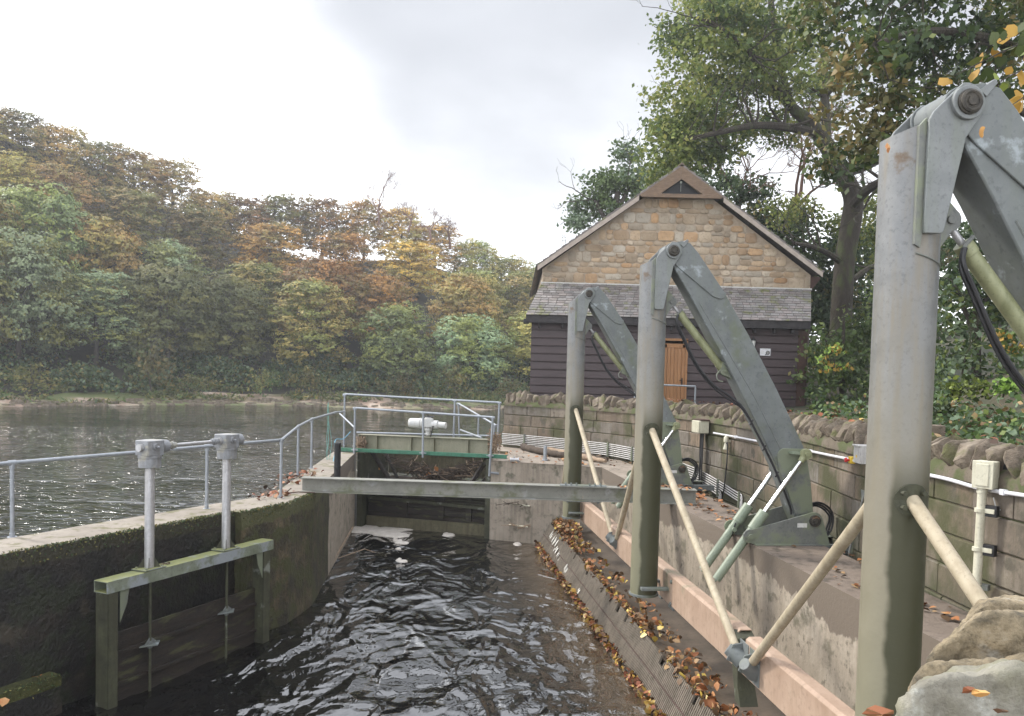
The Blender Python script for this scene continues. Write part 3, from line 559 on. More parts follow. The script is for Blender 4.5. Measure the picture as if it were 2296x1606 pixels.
# ------------------------------------------------------------------ ashlar boundary wall with cock-and-hen coping
aw = thing('stone_wall', 'curving ashlar retaining wall with rough upright coping stones', 'wall', (3, 20, 2.1))
mb = MB(); S1 = WL[-1]-.3; n_ = 90
for side, off in ((0, .03), (1, .5)):
    pass
vs = []
for k in range(n_+1):
    p, t, o_ = wp(S1*k/n_)
    for off, z in ((.03, 1.4), (.03, 3.46), (.5, 3.46), (.5, 1.4)): q = p+o_*off; vs.append((q.x, q.y, z))
fs = [(k*4+a_, k*4+4+a_, k*4+4+(a_+1) % 4, k*4+(a_+1) % 4) for k in range(n_) for a_ in range(4)]+[(0, 1, 2, 3)]
mb.add(vs, fs); loc(mb.obj('wall_core', 'mortar', None, ang=50), aw)
mb = MB(); z = 1.42
hs_ = [.34, .33, .35, .34, .34, .32]
for ci, h in enumerate(hs_):
    s = -random.uniform(0, .5)
    while s < S1:
        ln = random.uniform(.55, 1.05); a_, b_ = max(0, s+.008), min(S1, s+ln-.008)
        if b_-a_ > .1:
            k = max(1, int((b_-a_)/.3)); pr = random.uniform(-.008, .010)
            fr, bk = [], []
            for j in range(k+1):
                p, t, o_ = wp(a_+(b_-a_)*j/k); fr.append((p-o_*pr, p+o_*.2, p-o_*(pr-.014)))
            zz0, zz1 = z+.008, z+h-.008; o0 = len(mb.v)
            for j, (f_, b2, fi) in enumerate(fr):
                e = .014; q = f_
                mb.v += [(fi.x, fi.y, zz0), (q.x, q.y, zz0+e), (q.x, q.y, zz1-e), (fi.x, fi.y, zz1), (b2.x, b2.y, zz1), (b2.x, b2.y, zz0)]
            for j in range(k):
                for u_ in range(6): mb.f.append((o0+j*6+u_, o0+j*6+6+u_, o0+j*6+6+(u_+1) % 6, o0+j*6+(u_+1) % 6)); mb.mi.append(0)
            mb.f.append(tuple(o0+u_ for u_ in range(6))[::-1]); mb.mi.append(0); mb.f.append(tuple(o0+k*6+u_ for u_ in range(6))); mb.mi.append(0)
        s += ln
    z += h
    if z > 3.44: break
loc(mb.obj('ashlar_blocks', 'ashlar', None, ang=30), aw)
# end face blocks of wall's left end are part of the core; coping stones one by one
rocks = []
for k in range(7):
    bm = bmesh.new(); rr = random.Random(k+40)
    for q in range(22):
        a = rr.uniform(0, 2*math.pi); h = rr.uniform(-1, 1); w_ = (1-abs(h)**3)**.5
        bm.verts.new((math.cos(a)*.30*w_*rr.uniform(.8, 1), math.copysign(abs(math.sin(a))**.5, math.sin(a))*.115*rr.uniform(.7, 1), h*.29*(1-.25*abs(math.cos(a)))))
    bmesh.ops.convex_hull(bm, input=bm.verts[:]); bmesh.ops.delete(bm, geom=[v for v in bm.verts if not v.link_faces], context='VERTS')
    bmesh.ops.bevel(bm, geom=bm.edges[:], offset=.008, segments=1, affect='EDGES')
    bmesh.ops.triangulate(bm, faces=bm.faces[:]); bmesh.ops.subdivide_edges(bm, edges=[e for e in bm.edges if e.calc_length() > .07], cuts=2, use_grid_fill=True)
    for v in bm.verts: v.co += v.co.normalized()*.022*noise.noise(v.co*9+Vector((k, 0, 0)))
    me = bpy.data.meshes.new('rock'); bmesh.ops.recalc_face_normals(bm, faces=bm.faces); bm.to_mesh(me); bm.free(); me.set_sharp_from_angle(angle=R(16)); me.polygons.foreach_set('use_smooth', [True]*len(me.polygons))
    me.materials.append(MT['cope']); rocks.append(me)
s = .1; cnt = 0
while s < S1-2.2 and cnt < 100:
    p, t, o_ = wp(s); me = rocks[cnt % 7]; o = bpy.data.objects.new('coping_stone', me); COL.objects.link(o)
    w_ = random.uniform(.8, 1.25); lean = random.uniform(.05, .55)
    X_ = o_; Y_ = t; M = Matrix((X_, Y_, Vector((0, 0, 1)))).transposed()
    M = M @ Matrix.Rotation(lean, 3, 'X') @ Matrix.Rotation(random.uniform(-.15, .15), 3, 'Z')
    if cnt % 2: M = M @ Matrix.Rotation(math.pi, 3, 'X')
    o.matrix_world = Matrix.Translation(p+o_*.2+Vector((0, 0, 3.60+random.uniform(-.03, .04)))) @ M.to_4x4() @ Matrix.Diagonal((random.uniform(.95, 1.15), w_, random.uniform(.85, 1.12), 1))
    o.parent = aw; o.matrix_parent_inverse = Matrix.Translation(aw.location).inverted()
    s += .23*w_; cnt += 1
print('coping', cnt, s, S1)
# mortar bed under the coping
mb = MB(); vs = []
for k in range(n_*2+1):
    p, t, o_ = wp(S1*k/(n_*2)); j = .03*noise.noise(Vector((k*.5, 0, 0)))
    for off, z in ((-.035+j, 3.40), (-.03+j, 3.50), (.06, 3.58), (.45, 3.58), (.53, 3.4)): q = p+o_*off; vs.append((q.x, q.y, z))
mb.add(vs, [(k*5+a_, k*5+5+a_, k*5+5+(a_+1) % 5, k*5+(a_+1) % 5) for k in range(n_*2) for a_ in range(5)]+[(0, 1, 2, 3, 4)]); loc(mb.obj('coping_bed', 'mortar', ang=50), aw)
# ------------------------------------------------------------------ rows of steel posts with hydraulic arms
ZB = 1.3; RZ = math.atan2(.0956, .9954)
def V(s, z, w=0): return Vector((s, w, z-ZB))
def cheek(mb, outline, w0, w1, mi=0): mb.prism([V(s, z, w0) for s, z in outline], (0, w1-w0, 0), mi)
def bolt(mb, c, ax_, r=.022, l=.03, mi=0):
    c = Vector(c); ax_ = Vector(ax_).normalized(); mb.tube([c, c+ax_*l], r, 6, mi=mi)
def make_post(label):
    t = thing('support_post', label, 'post', (0, 0, ZB), RZ, 'steel support posts standing in the channel')
    # tube cut off at a slant
    mb = MB(); n = 40; r = .192; vs = []
    zs = [1.33, 1.36, 2, 3, 4, 5, 5.5]
    for z in zs:
        for k in range(n): a = 2*math.pi*k/n; vs.append(V(r*math.cos(a), z, r*math.sin(a)))
    for k in range(n): a = 2*math.pi*k/n; vs.append(V(r*math.cos(a), 6.04+.42*r*math.cos(a)*1.0, r*math.sin(a)))
    m_ = len(zs)+1; fs = [(i*n+k, i*n+(k+1) % n, (i+1)*n+(k+1) % n, (i+1)*n+k) for i in range(m_-1) for k in range(n)]+[tuple(range((m_-1)*n, m_*n)), tuple(range(n))[::-1]]
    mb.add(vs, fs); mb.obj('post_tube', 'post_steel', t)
    mb = MB()   # welded doubler strip and seam
    for sg in (-1, 1):
        cheek(mb, [(-.075, 5.27), (-.04, 5.25), (-.02, 5.40), (-.03, 6.05), (-.075, 6.0)], sg*.175, sg*.206)
    mb.tube([V(.194*math.cos(a), 5.20+.06*abs(math.cos(a)) if math.cos(a) < 0 else 5.20-.06*math.cos(a), .194*math.sin(a)) for a in np.linspace(-1.85, 1.85, 25)], .007, 5)
    mb.obj('weld_bead', 'galv_dull', t)
    for sg in (-1, 1):
        mb = MB(); top_ = arc((.205, 6.145), .125, 100, -30, 8)
        cheek(mb, [(-.035, 5.42), (-.03, 6.03)]+[(.0, 6.085)]+[p for p in top_]+[(.215, 5.93), (.10, 5.36)]+arc((.07, 5.365), .03, -20, -90, 3)+[(-.03, 5.335)], sg*.207, sg*.232)
        mb.obj('head_plate', 'galv', t, bevel=.005)
    mb = MB(); mb.tube([V(.205, 6.14, -.262), V(.205, 6.14, .262)], .104, 28); mb.obj('pivot_barrel', 'galv', t, bevel=.004)
    mb = MB(); mb.tube([V(.205, 6.14, -.275), V(.205, 6.14, .275)], .078, 24)
    for sg in (-1, 1):
        mb.tube([V(.205, 6.14, sg*.275), V(.205, 6.14, sg*.29)], [.078, .05], 20); mb.tube([V(.205, 6.14, sg*.288), V(.205, 6.14, sg*.30)], [.035, .03], 8)
        mb.tube([V(.205+.058*math.cos(a), 6.14+.058*math.sin(a), sg*.285) for a in np.linspace(0, 2*math.pi, 21)], .014, 6)
    mb.obj('pivot_pin', 'dark_iron', t)
    mb = MB()   # lug for the small cylinder
    for sg in (-1, 1):
        cheek(mb, [(.15, 5.60), (.20, 5.62)]+arc((.255, 5.46), .075, 60, -80, 6)+[(.15, 5.22)], sg*.04, sg*.055)
    mb.tube([V(.255, 5.46, -.07), V(.255, 5.46, .07)], .028, 12); mb.obj('cylinder_lug', 'galv_dull', t, bevel=.003)
    # bottom foot plate + bracket to the beam
    mb = MB(); mb.tube([V(0, 1.30), V(0, 1.335)], .21, 30); cheek(mb, [(-.1, 1.42), (.33, 1.42), (.33, 1.46), (-.1, 1.46)], -.27, -.18); cheek(mb, [(-.1, 1.42), (.33, 1.42), (.33, 1.46), (-.1, 1.46)], .18, .27)
    for w_ in (-.30, .30): cheek(mb, [(.31, 1.18), (.335, 1.18), (.335, 1.66), (.31, 1.66)], w_-.12, w_+.12)
    for w_ in (-.38, .38):
        for z in (1.27, 1.58): bolt(mb, V(.31, z, w_), (-1, 0, 0), .028, .04)
    mb.obj('foot_bracket', 'galv_moss', t, bevel=.004)
    for sg in (-1, 1):
        mb = MB(); a = V(-.005, 3.70, sg*.19); d = Vector((0, sg, 0))
        # saddle flange following the tube
        for k in range(18):
            a0, a1 = 2*math.pi*k/18, 2*math.pi*(k+1)/18; rr = .105
            def sp_(u, v, e): ph = math.asin(max(-1, min(1, u/.192))); return V(-.005+(.192+e)*math.sin(ph), 3.66+v, sg*(.192+e)*math.cos(ph))
            mb.add([sp_(0, 0, .016), sp_(rr*math.cos(a0), rr*math.sin(a0), .016), sp_(rr*math.cos(a1), rr*math.sin(a1), .016), sp_(rr*math.cos(a0), rr*math.sin(a0), -.02), sp_(rr*math.cos(a1), rr*math.sin(a1), -.02)], [(0, 1, 2), (1, 3, 4, 2)])
        for ax_ in (35, 145, 215, 325): bolt(mb, V(-.005+.08*math.cos(R(ax_)), 3.66+.08*math.sin(R(ax_)), sg*.19), (0, sg, 0), .017, .035)
        mb.obj('brace_flange', 'frame_dark', t)
        f = V(.27, 1.47, sg*2.95)
        br = MB(); br.tube([V(0, 3.66, sg*.18), f+Vector((-.01, -sg*.06, .055))], .047, 16); bo = br.obj('brace', 'brace', t)
        fb = MB(); fb.prism([V(.33, 1.26, sg*2.86), V(.33, 1.26, sg*3.12), V(.33, 1.60, sg*3.12), V(.33, 1.60, sg*2.86)], (-.02, 0, 0))
        fb.prism([V(.31, 1.30, sg*2.97), V(.14, 1.40, sg*2.97), V(.20, 1.56, sg*2.97), V(.31, 1.58, sg*2.97)], (0, .02, 0)); fb.tube([V(.31, 1.40, sg*2.97), V(.17, 1.50, sg*2.9)], [.11, .062], 14)
        fb.obj('brace_shoe', 'galv_moss', t, bevel=.003)
    return t
def make_arm(label):
    t = thing('hydraulic_arm', label, 'hydraulic arm', (0, 0, ZB), RZ, 'hydraulic arms hinged on the steel posts')
    hw = .165
    up = [(.25, 6.25), (.34, 6.29), (.46, 6.265), (.58, 6.13), (.98, 5.60), (1.37, 4.985), (1.78, 4.28), (2.21, 3.47), (2.30, 3.02), (2.385, 2.47)]
    lo = [(.17, 6.04), (.28, 5.86), (.45, 5.60), (1.05, 4.60), (1.50, 3.79), (1.87, 3.10), (2.09, 2.52)]
    out_ = up+arc((2.26, 2.44), .12, 0, -170, 6)+lo[::-1]+arc((.205, 6.14), .11, 200, 120, 3)
    mb = MB(); cheek(mb, out_, -hw, hw); a = mb.obj('box_girder', 'galv_moss', t, bevel=.012)
    # longitudinal weld seam
    mb = MB()
    for sg in (-1, 1): mb.tube([V(.62, 5.45, sg*(hw+.001)), V(1.45, 4.18, sg*(hw+.001)), V(2.0, 3.20, sg*(hw+.001))], .007, 5)
    mb.obj('weld_seam', 'galv', a)
    for sg in (-1, 1):
        mb = MB(); o_ = [(.21, 6.26)]+[(.34, 6.29), (.455, 6.265), (.58, 6.13), (.97, 5.60)]+arc((.915, 5.585), .075, 20, -110, 6)+[(.80, 5.545), (.29, 5.93), (.20, 6.02)]+arc((.205, 6.14), .12, 250, 110, 7)
        cheek(mb, o_, sg*(hw+.002), sg*(hw+.022)); mb.obj('reinforcing_plate', 'galv_moss', t, bevel=.006)
        mb = MB(); o_ = [(2.385, 2.5), (2.33, 2.95), (2.235, 3.42)]+arc((2.19, 3.37), .07, 50, 110, 3)+[(1.93, 3.44)]+arc((1.93, 3.33), .11, 95, 180, 5)+[(1.86, 3.1), (1.99, 2.84), (2.12, 2.5)]
        cheek(mb, o_, sg*(hw+.002), sg*(hw+.020)); mb.obj('heel_plate', 'galv_dull', t, bevel=.006)
    # ribs on the knuckle
    mb = MB(); cheek(mb, [(.31, 6.24), (.41, 6.315), (.43, 6.29), (.36, 6.20)], -.20, .20); mb.obj('head_rib', 'galv', t, bevel=.004)
    # clevis cross shaft and eyes, rams
    mb = MB(); mb.tube([V(2.19, 3.37, -.34), V(2.19, 3.37, .34)], .03, 14); cheek(mb, [(1.98, 3.37), (2.19, 3.35), (2.19, 3.39), (1.98, 3.40)], -.27, -.18); cheek(mb, [(1.98, 3.37), (2.19, 3.35), (2.19, 3.39), (1.98, 3.40)], .18, .27)
    mb.obj('ram_shaft', 'ram_green', t)
    P0, P1_, P2_ = Vector((2.19, 3.37)), Vector((1.385, 2.20)), Vector((.955, 1.585))
    dr = (P2_-P0).normalized(); ln = (P2_-P0).length
    for sg in (-1, 1):
        w_ = sg*.29; pt = lambda k: V(*(P0+dr*k), w_)
        ram = MB(); ram.tube([pt(ln*.50), pt(ln)], .062, 20); ram.tube([pt(ln*.46), pt(ln*.60)], .077, 20); ram.tube([pt(ln-.004), pt(ln+.03)], .015, 8)
        ram.tube([V(1.385, 2.20, w_-.09), V(1.385, 2.20, w_+.09)], .035, 12); ram.tube([pt(ln*.64), pt(ln*.66)], .068, 20)
        q = ram.obj('hydraulic_ram', 'ram_green', t, bevel=.003)
        rd = MB(); rd.tube([pt(.05), pt(ln*.5)], .034, 16); rd.obj('ram_rod', 'chrome', q)
        ey = MB(); ey.tube([V(2.19, 3.37, w_-.035), V(2.19, 3.37, w_+.035)], .078, 20); ey.tube([pt(0.06), pt(.13)], [.05, .045], 14); ey.tube([V(2.19, 3.37, w_-.05*1.2), V(2.19, 3.37, w_+.05*1.2)], .035, 12); ey.obj('ram_eye', 'olive', q, bevel=.003)
        hz_ = MB(); hz_.tube([V(1.40, 2.30, w_+sg*-.08), V(1.36, 2.12, w_-.05), V(1.24, 1.92, w_+.02), V(1.10, 1.72, w_+.09), V(.99, 1.60, w_+.06), pt(ln*.98)], .011, 7); hz_.obj('ram_hose', 'rubber', q)
    # small boost cylinder between post and arm
    A, B = Vector((.255, 5.46)), Vector((1.06, 4.52)); dd = (B-A).normalized(); L_ = (B-A).length; p_ = lambda k, o=0: V(*(A+dd*k*L_), o)
    mb = MB(); mb.tube([p_(.18), p_(.93)], .056, 18); mb.tube([p_(.15), p_(.22)], .064, 16); mb.tube([p_(.90), p_(.96)], .060, 16); bc = mb.obj('boost_cylinder', 'olive', t, bevel=.003)
    mb = MB(); mb.tube([p_(.04), p_(.18)], .024, 12); mb.tube([V(A.x, A.y, -.036), V(A.x, A.y, .036)], .05, 16); mb.obj('cylinder_rod', 'bright_steel', bc)
    mb = MB()
    for sg in (-1, 1): cheek(mb, [(1.02, 4.66), (1.30, 4.30), (1.12, 4.42)]+arc((1.06, 4.52), .07, 260, 130, 5), sg*.05, sg*.065)
    mb.tube([V(1.06, 4.52, -.085), V(1.06, 4.52, .085)], .028, 12); cheek(mb, [(1.0, 4.70), (1.07, 4.70), (1.34, 4.22), (1.24, 4.26)], -.10, .10)
    mb.obj('arm_lug', 'galv_dull', t, bevel=.003)
    for j, (o1, o2) in enumerate(((-.07, -.185), (-.05, -.178))):
        mb = MB(); k = j*.035
        mb.tube(catm([V(.35, 5.28, o1), V(.33, 5.18-k, o1-.02), V(.42, 5.0-k, o1-.02), V(.62, 4.62-k, o1-.03), V(.86, 4.33-k, o1-.05), V(1.12, 4.15-k*1.4, o1-.08), V(1.30, 3.99-k*.5, o2), V(1.50, 3.66, o2-.004), V(1.72, 3.27, o2-.012), V(1.90, 2.90, o2-.018), V(2.03, 2.62, o2-.006), V(2.06, 2.50, o2)]), .017-.003*j, 8); mb.obj('hydraulic_hose', 'rubber', t)
    mb = MB(); mb.tube(catm([V(.98, 4.52, -.07), V(.93, 4.45, -.09), V(.95, 4.38, -.1), V(1.02, 4.36, -.1)]), .009, 7); mb.obj('hose_fitting', 'galv_dull', t); mb = MB(); mb.tube([V(.41, 5.36, -.06), V(.35, 5.30, -.07), V(.34, 5.24, -.07)], .014, 7); mb.obj('hose_fitting', 'galv_dull', t)
    for k, (s_, z_) in enumerate(((1.42, 3.80), (1.62, 3.44), (1.82, 3.07))):
        mb = MB(); mb.box(V(s_, z_, -.185), (.09, .03, .02), Matrix.Rotation(R(-60), 3, 'Y')); mb.obj('hose_clip', 'rubber', t)
    return t
def catm(pts, n=6):
    pts = [Vector(p) for p in pts]; o = []
    for i in range(len(pts)-1):
        p0, p1, p2, p3 = pts[max(i-1, 0)], pts[i], pts[i+1], pts[min(i+2, len(pts)-1)]
        for k in range(n):
            t = k/n; o.append(.5*((2*p1)+(p2-p0)*t+(2*p0-5*p1+4*p2-p3)*t*t+(3*p1-p0-3*p2+p3)*t**3))
    o.append(pts[-1]); return o
def make_pedestal(label):
    t = thing('arm_pedestal', label, 'pedestal', (0, 0, ZB), RZ, 'pedestals that carry the hydraulic arms')
    for sg in (-1, 1):
        mb = MB(); o_ = [(1.45, 2.115), (2.545, 2.115), (2.42, 2.49)]+arc((2.31, 2.46), .105, 15, 100, 4)+[(1.40, 2.31)]+arc((1.385, 2.22), .095, 80, 250, 8)
        cheek(mb, o_, sg*.36, sg*.39); ck = mb.obj('cheek_plate', 'galv_dull', t, bevel=.006)
        mb = MB(); cheek(mb, [(1.45, 2.10), (2.57, 2.10), (2.57, 2.118), (1.45, 2.118)], sg*.33, sg*.45); mb.obj('base_flange', 'galv_dull', ck, bevel=.003)
        mb = MB(); mb.tube([V(1.385, 2.22, sg*.385), V(1.385, 2.22, sg*.405)], .06, 20); mb.tube([V(1.385, 2.22, sg*.40), V(1.385, 2.22, sg*.43)], .036, 16); mb.obj('trunnion', 'galv_dull', ck)
        mb = MB(); mb.tube([V(2.31, 2.445, sg*.385), V(2.31, 2.445, sg*.42)], .082, 22); mb.tube([V(2.31, 2.445, sg*.42), V(2.31, 2.445, sg*.43)], [.06, .05], 20); mb.tube([V(2.31, 2.445, sg*.428), V(2.31, 2.445, sg*.445)], .03, 12); mb.obj('hinge_boss', 'dark_iron', ck, bevel=.003)
        if sg < 0: mb = MB(); cheek(mb, [(2.06, 2.35), (2.20, 2.35), (2.20, 2.41), (2.06, 2.41)], -.393, -.391); mb.obj('data_plate', 'white_paint', ck)
    mb = MB(); mb.tube([V(1.60, 2.2, -.36), V(1.60, 2.2, .36)], .03, 12); mb.obj('tie_rod', 'galv_dull', t); mb = MB(); mb.tube([V(2.31, 2.445, -.36), V(2.31, 2.445, .36)], .06, 18)
    mb.obj('hinge_shaft', 'galv_dull', t); mb = MB(); cheek(mb, [(2.40, 2.11), (2.43, 2.11), (2.43, 2.40), (2.40, 2.40)], -.36, .36); mb.obj('end_plate', 'galv_dull', t)
    mb = MB()
    for q in (-.45, .25): cheek(mb, [(1.5, 2.08), (3.02, 2.08), (3.02, 2.096), (1.5, 2.096)], q, q+.18)
    for q in (-.45, .41): cheek(mb, [(2.3, 1.99), (3.02, 1.99), (3.02, 2.08), (2.3, 2.08)], q, q+.012)
    mb.obj('bearer_channel', 'galv_moss', t, bevel=.003)
    for j in range(3):
        mb = MB(); mb.tube(catm([V(2.36, 2.56-j*.02, .1+j*.03), V(2.6, 2.63-j*.03, .1+j*.03), V(2.80-j*.02, 2.50-j*.03, .1), V(2.80-j*.04, 2.25, .08), V(2.62, 2.02+j*.02, .05), V(2.5, 1.8, .05)]), .015, 7); mb.obj('feed_hose', 'rubber', t)
    return t
PP = [(2.54, 5.4), (1.94, 11.65), (1.35, 17.85)]
who = ['nearest', 'middle', 'farthest']
p0 = make_post(''); a0 = make_arm(''); d0 = make_pedestal('')
places = [('in the foreground right, tallest in view', 'at the right edge whose lower end runs out of frame', 'hidden beyond the right edge of the frame'),
          ('in mid row, in front of the hut door', 'in the middle of the row with two extended chrome rams', 'with two chrome rams on the wall top, centre right'),
          ('farthest away, beside the far end of the water screen', 'farthest away, behind the middle post', 'farthest away, partly behind the middle post')]
for i, (x, y) in enumerate(PP):
    for src_, lb in ((p0, 'stained round steel post '+places[i][0]), (a0, 'grey steel box arm '+places[i][1]), (d0, 'low grey steel pedestal '+places[i][2])):
        if src_ is d0 and i == 0: continue
        o = src_ if (i == 0 or (src_ is d0 and i == 1)) else copy_tree(src_)
        o.location = (x, y, ZB); o['label'] = lb
# ------------------------------------------------------------------ pink stained steel beams
def pinkx(Y): return 3.47-.1065*Y
def pink(Y0, Y1, label, cut0=0, cut1=0):
    t = thing('steel_beam', label, 'steel beam', (pinkx((Y0+Y1)/2), (Y0+Y1)/2, 1.24), math.atan(.1065), 'brown stained beams along the post feet'); L_ = (Y1-Y0)/2
    mb = MB()
    prof = [(0, 0), (.0, .40), (.03, .43), (.16, .43), (.16, .415), (.04, .415), (.014, .39), (.014, .02), (.16, .02), (.16, 0)]
    o_ = len(mb.v); nseg = 24
    for k in range(nseg+1):
        for (x, z) in prof: y = -L_+2*L_*k/nseg; y += (cut0*(z/.43-.5) if k == 0 else 0)+(cut1*(z/.43-.5) if k == nseg else 0); mb.v.append((x, y, z))
    n_ = len(prof)
    for k in range(nseg):
        for j in range(n_): mb.f.append((k*n_+j, (k+1)*n_+j, (k+1)*n_+(j+1) % n_, k*n_+(j+1) % n_)); mb.mi.append(0)
    mb.f.append(tuple(range(n_))[::-1]); mb.f.append(tuple(nseg*n_+j for j in range(n_))); mb.mi += [0, 0]
    mb.obj('channel_section', 'pink', t, smooth=False, bevel=.006)
    return t
pink(8.92, 20.2, 'long pinkish brown stained steel beam behind the far and middle posts', cut0=-.12)
pink(1.5, 8.74, 'pinkish brown stained steel beam running out of the bottom right corner', cut1=-.12)
t_ = thing('beam_bracket', 'dark slanted bracket in the gap between the two pinkish beams', 'bracket', (pinkx(8.83), 8.83, 1.1), math.atan(.1065))
mb = MB(); mb.prism([(-.03, -.16, -.2), (-.03, -.05, -.02), (-.03, -.02, .5), (-.03, .12, .56), (-.03, .12, .16), (-.03, 0, -.2)], (.2, 0, 0)); mb.obj('bracket_plate', 'frame_dark', t_, bevel=.005)
# ------------------------------------------------------------------ wedge wire water screen
SX0 = lambda Y: 3.23-.119*Y
SX1 = lambda Y: 3.42-.1125*Y
ts = thing('water_screen', 'long sloping wedge wire screen beside the channel water, edged with leaves', 'water screen', (2.0, 12, .1))
def spt(Y, f, off=0):
    f2 = f; a = Vector((SX0(Y), Y, 0)); b = Vector((SX1(Y), Y, .6)); n_ = Vector((-.83, 0, .5)); return a.lerp(b, f2)+n_*off
Y = 20.9; k = 0; notches = {4: .5, 6: .2, 7: .9, 9: .4, 10: .1, 12: .6, 14: .3, 15: .9, 17: .5, 19: .4, 20: .9, 22: .3}
while Y > 2.6:
    w_ = .78; Y1 = Y-w_+.012; mb = MB(); nb = 15; pb = w_/nb
    nf = notches.get(k)
    for b in range(nb):
        ya = Y-pb*b-.002; yb = ya-pb*.52; top_ = 1.0
        if nf is not None and abs(b/nb-nf) < .09: top_ = .80
        lo_ = -.7
        mb.add([spt(ya, lo_), spt(yb, lo_), spt(yb, top_), spt(ya, top_), spt(ya, lo_, .034), spt(yb, lo_, .034), spt(yb, top_, .034), spt(ya, top_, .034)], [(4, 5, 6, 7), (3, 7, 6, 2), (0, 4, 7, 3), (1, 2, 6, 5)])
    mb.add([spt(Y, -.7, .002), spt(Y1, -.7, .002), spt(Y1, .80, .002), spt(Y, .80, .002)], [(0, 1, 2, 3)], 1)
    loc(mb.obj('screen_panel', ['screen', 'dark_iron'], smooth=False), ts); Y -= w_; k += 1
for f_ in (.52,):
    mb = MB(); mb.tube([spt(20.9, f_, .04), spt(2.6, f_, .04)], .009, 6); loc(mb.obj('cross_bar', 'post_brown'), ts)
mb = MB(); vs = []
mb.prism([spt(20.95, -.6, -.03), spt(20.95, 1.0, -.0), spt(20.95, 1.0, -.05)+Vector((.15, 0, 0)), spt(20.95, -.6, -.2)], (0, .05, 0)); loc(mb.obj('end_plate', 'silt_floor', smooth=False), ts)
mb = MB()
for (Y_, f_, sc_) in ((20.2, .75, 1), (19.9, .72, 1.2), (19.6, .66, 1.2), (19.3, .60, 1.3), (18.95, .55, 1.1), (18.6, .48, 1.1), (17.6, .42, 1.0), (17.45, .38, .9), (15.9, .3, .6)):
    c = spt(Y_, f_, .03)
    for j in range(4):
        q = c+Vector((random.gauss(0, .02), random.gauss(0, .09), random.gauss(0, .03)))*sc_; r_ = .045*sc_*random.uniform(.6, 1.2)
        pts = [q+Vector((-.5*0, math.cos(a)*r_*random.uniform(.6, 1.4), 0))+Vector((.2, 0, .33)).normalized()*math.sin(a)*r_*1.5*random.uniform(.6, 1.3) for a in [i*math.pi/4 for i in range(8)]]
        mb.prism(pts, Vector((-.83, 0, .5))*.008)
    loc(mb.obj('lime_scale', 'white_scale'), ts); mb = MB()
# litter of leaves along the screen
def litter(name, label, pts, size, par=None, mats=('fall_brown', 'fall_orange', 'fall_yellow'), wts=(.5, .32, .18), up=.9):
    o = leafmesh(name, pts, size, mats, rng.choice(len(mats), len(pts), p=wts), up=up, shape=1, fold=.16, aspect=.9, jit=.7)
    if label: tag(o, label, 'leaves', kind='stuff')
    return o
P = []
for i in range(3000):
    Y = 2.8+(20.6-2.8)*random.random()**.85; nn = noise.noise(Vector((Y*.9, 0, 0)))
    x = random.gauss(.0, .05)+.05+.04*nn
    if random.random() < .42+1.3*nn: P.append((SX1(Y)+max(-.05, x), Y, .60+random.random()**2*.05*(1+nn)-max(0, -x)*.7))
for i in range(700):
    Y = 2.8+17.8*random.random()**.8
    if noise.noise(Vector((Y*1.6, 7, 0))) > -.1: P.append((SX1(Y)+random.gauss(.33, .09), Y, .60+random.random()*.04))
for i in range(700):
    Y = 19.4+random.random()*1.3; P.append((SX1(Y)+random.uniform(0, .5), Y, .62+random.random()*.16))
litter('leaf_litter', 'drift of wet brown and yellow leaves along the top edge of the water screen', P, .082, wts=(.50, .40, .10), up=.5)
P = []
for i in range(4200):
    Y = 2.8+(20.9-2.8)*random.random()**.85; nn = noise.noise(Vector((Y*1.2, 3, 0)))
    if random.random() < .5+1.2*nn: P.append((SX0(Y)-.06+random.gauss(0, .03)-.02*nn+.03, Y, .03+random.random()**1.6*.12))
litter('leaf_litter', 'line of yellow and brown leaves at the waterline of the screen', P, .08, wts=(.34, .36, .30))
# scattered leaves on the concrete deck
P = []
for i in range(1000):
    Y = 4+14*random.random()**1.1; x0, x1 = deckf(Y), 4.6 if Y < 11 else 4.0
    f = random.random(); nn = noise.noise(Vector((Y*.7, f*3, 4)))
    if nn > .02 and not (11 < Y < 12.6 and f < .95): P.append((x0+.05+(x1-x0-.1)*(f**.6), Y, 2.112+random.random()*.012))
for i in range(160): P.append((random.uniform(-.2, 3.2), random.uniform(21, 24.5), 2.115))
for i in range(120): Y = random.uniform(15.6, 17.6); P.append((random.uniform(deckf(Y), 3.7), Y, 2.115))
litter('leaf_litter', 'dry orange leaves scattered over the flat concrete wall top', P, .075, wts=(.45, .55, 0), up=2.2)
P = []
for i in range(140):
    s = random.uniform(6, S1-2); p, t, o_ = wp(s); P.append(tuple(p+o_*random.uniform(.0, .35)+Vector((0, 0, 3.83+random.random()*.03))))
litter('leaf_litter', 'few orange leaves caught on the rough coping stones', P, .07, wts=(.35, .6, .05), up=1.5)
P = [(-4.3+random.gauss(0, .16), 14.75+random.gauss(0, .3), 2.11+random.random()*.03) for i in range(60)]+[(-4.5+random.gauss(0, .14), 17.3+random.gauss(0, .7), 2.11+random.random()*.04) for i in range(120)]
litter('leaf_litter', 'small heap of dry leaves on the left wall top beside the handrail posts', P, .07, wts=(.4, .55, .05), up=1.2)
P = [tuple(onz(x, y, .53)) for x, y in ((78, 1519), (92, 1514), (8, 1574))]; litter('leaf_litter', 'single orange leaves lying on the mossy ledge', P, .09, wts=(0, 1, 0), up=2)
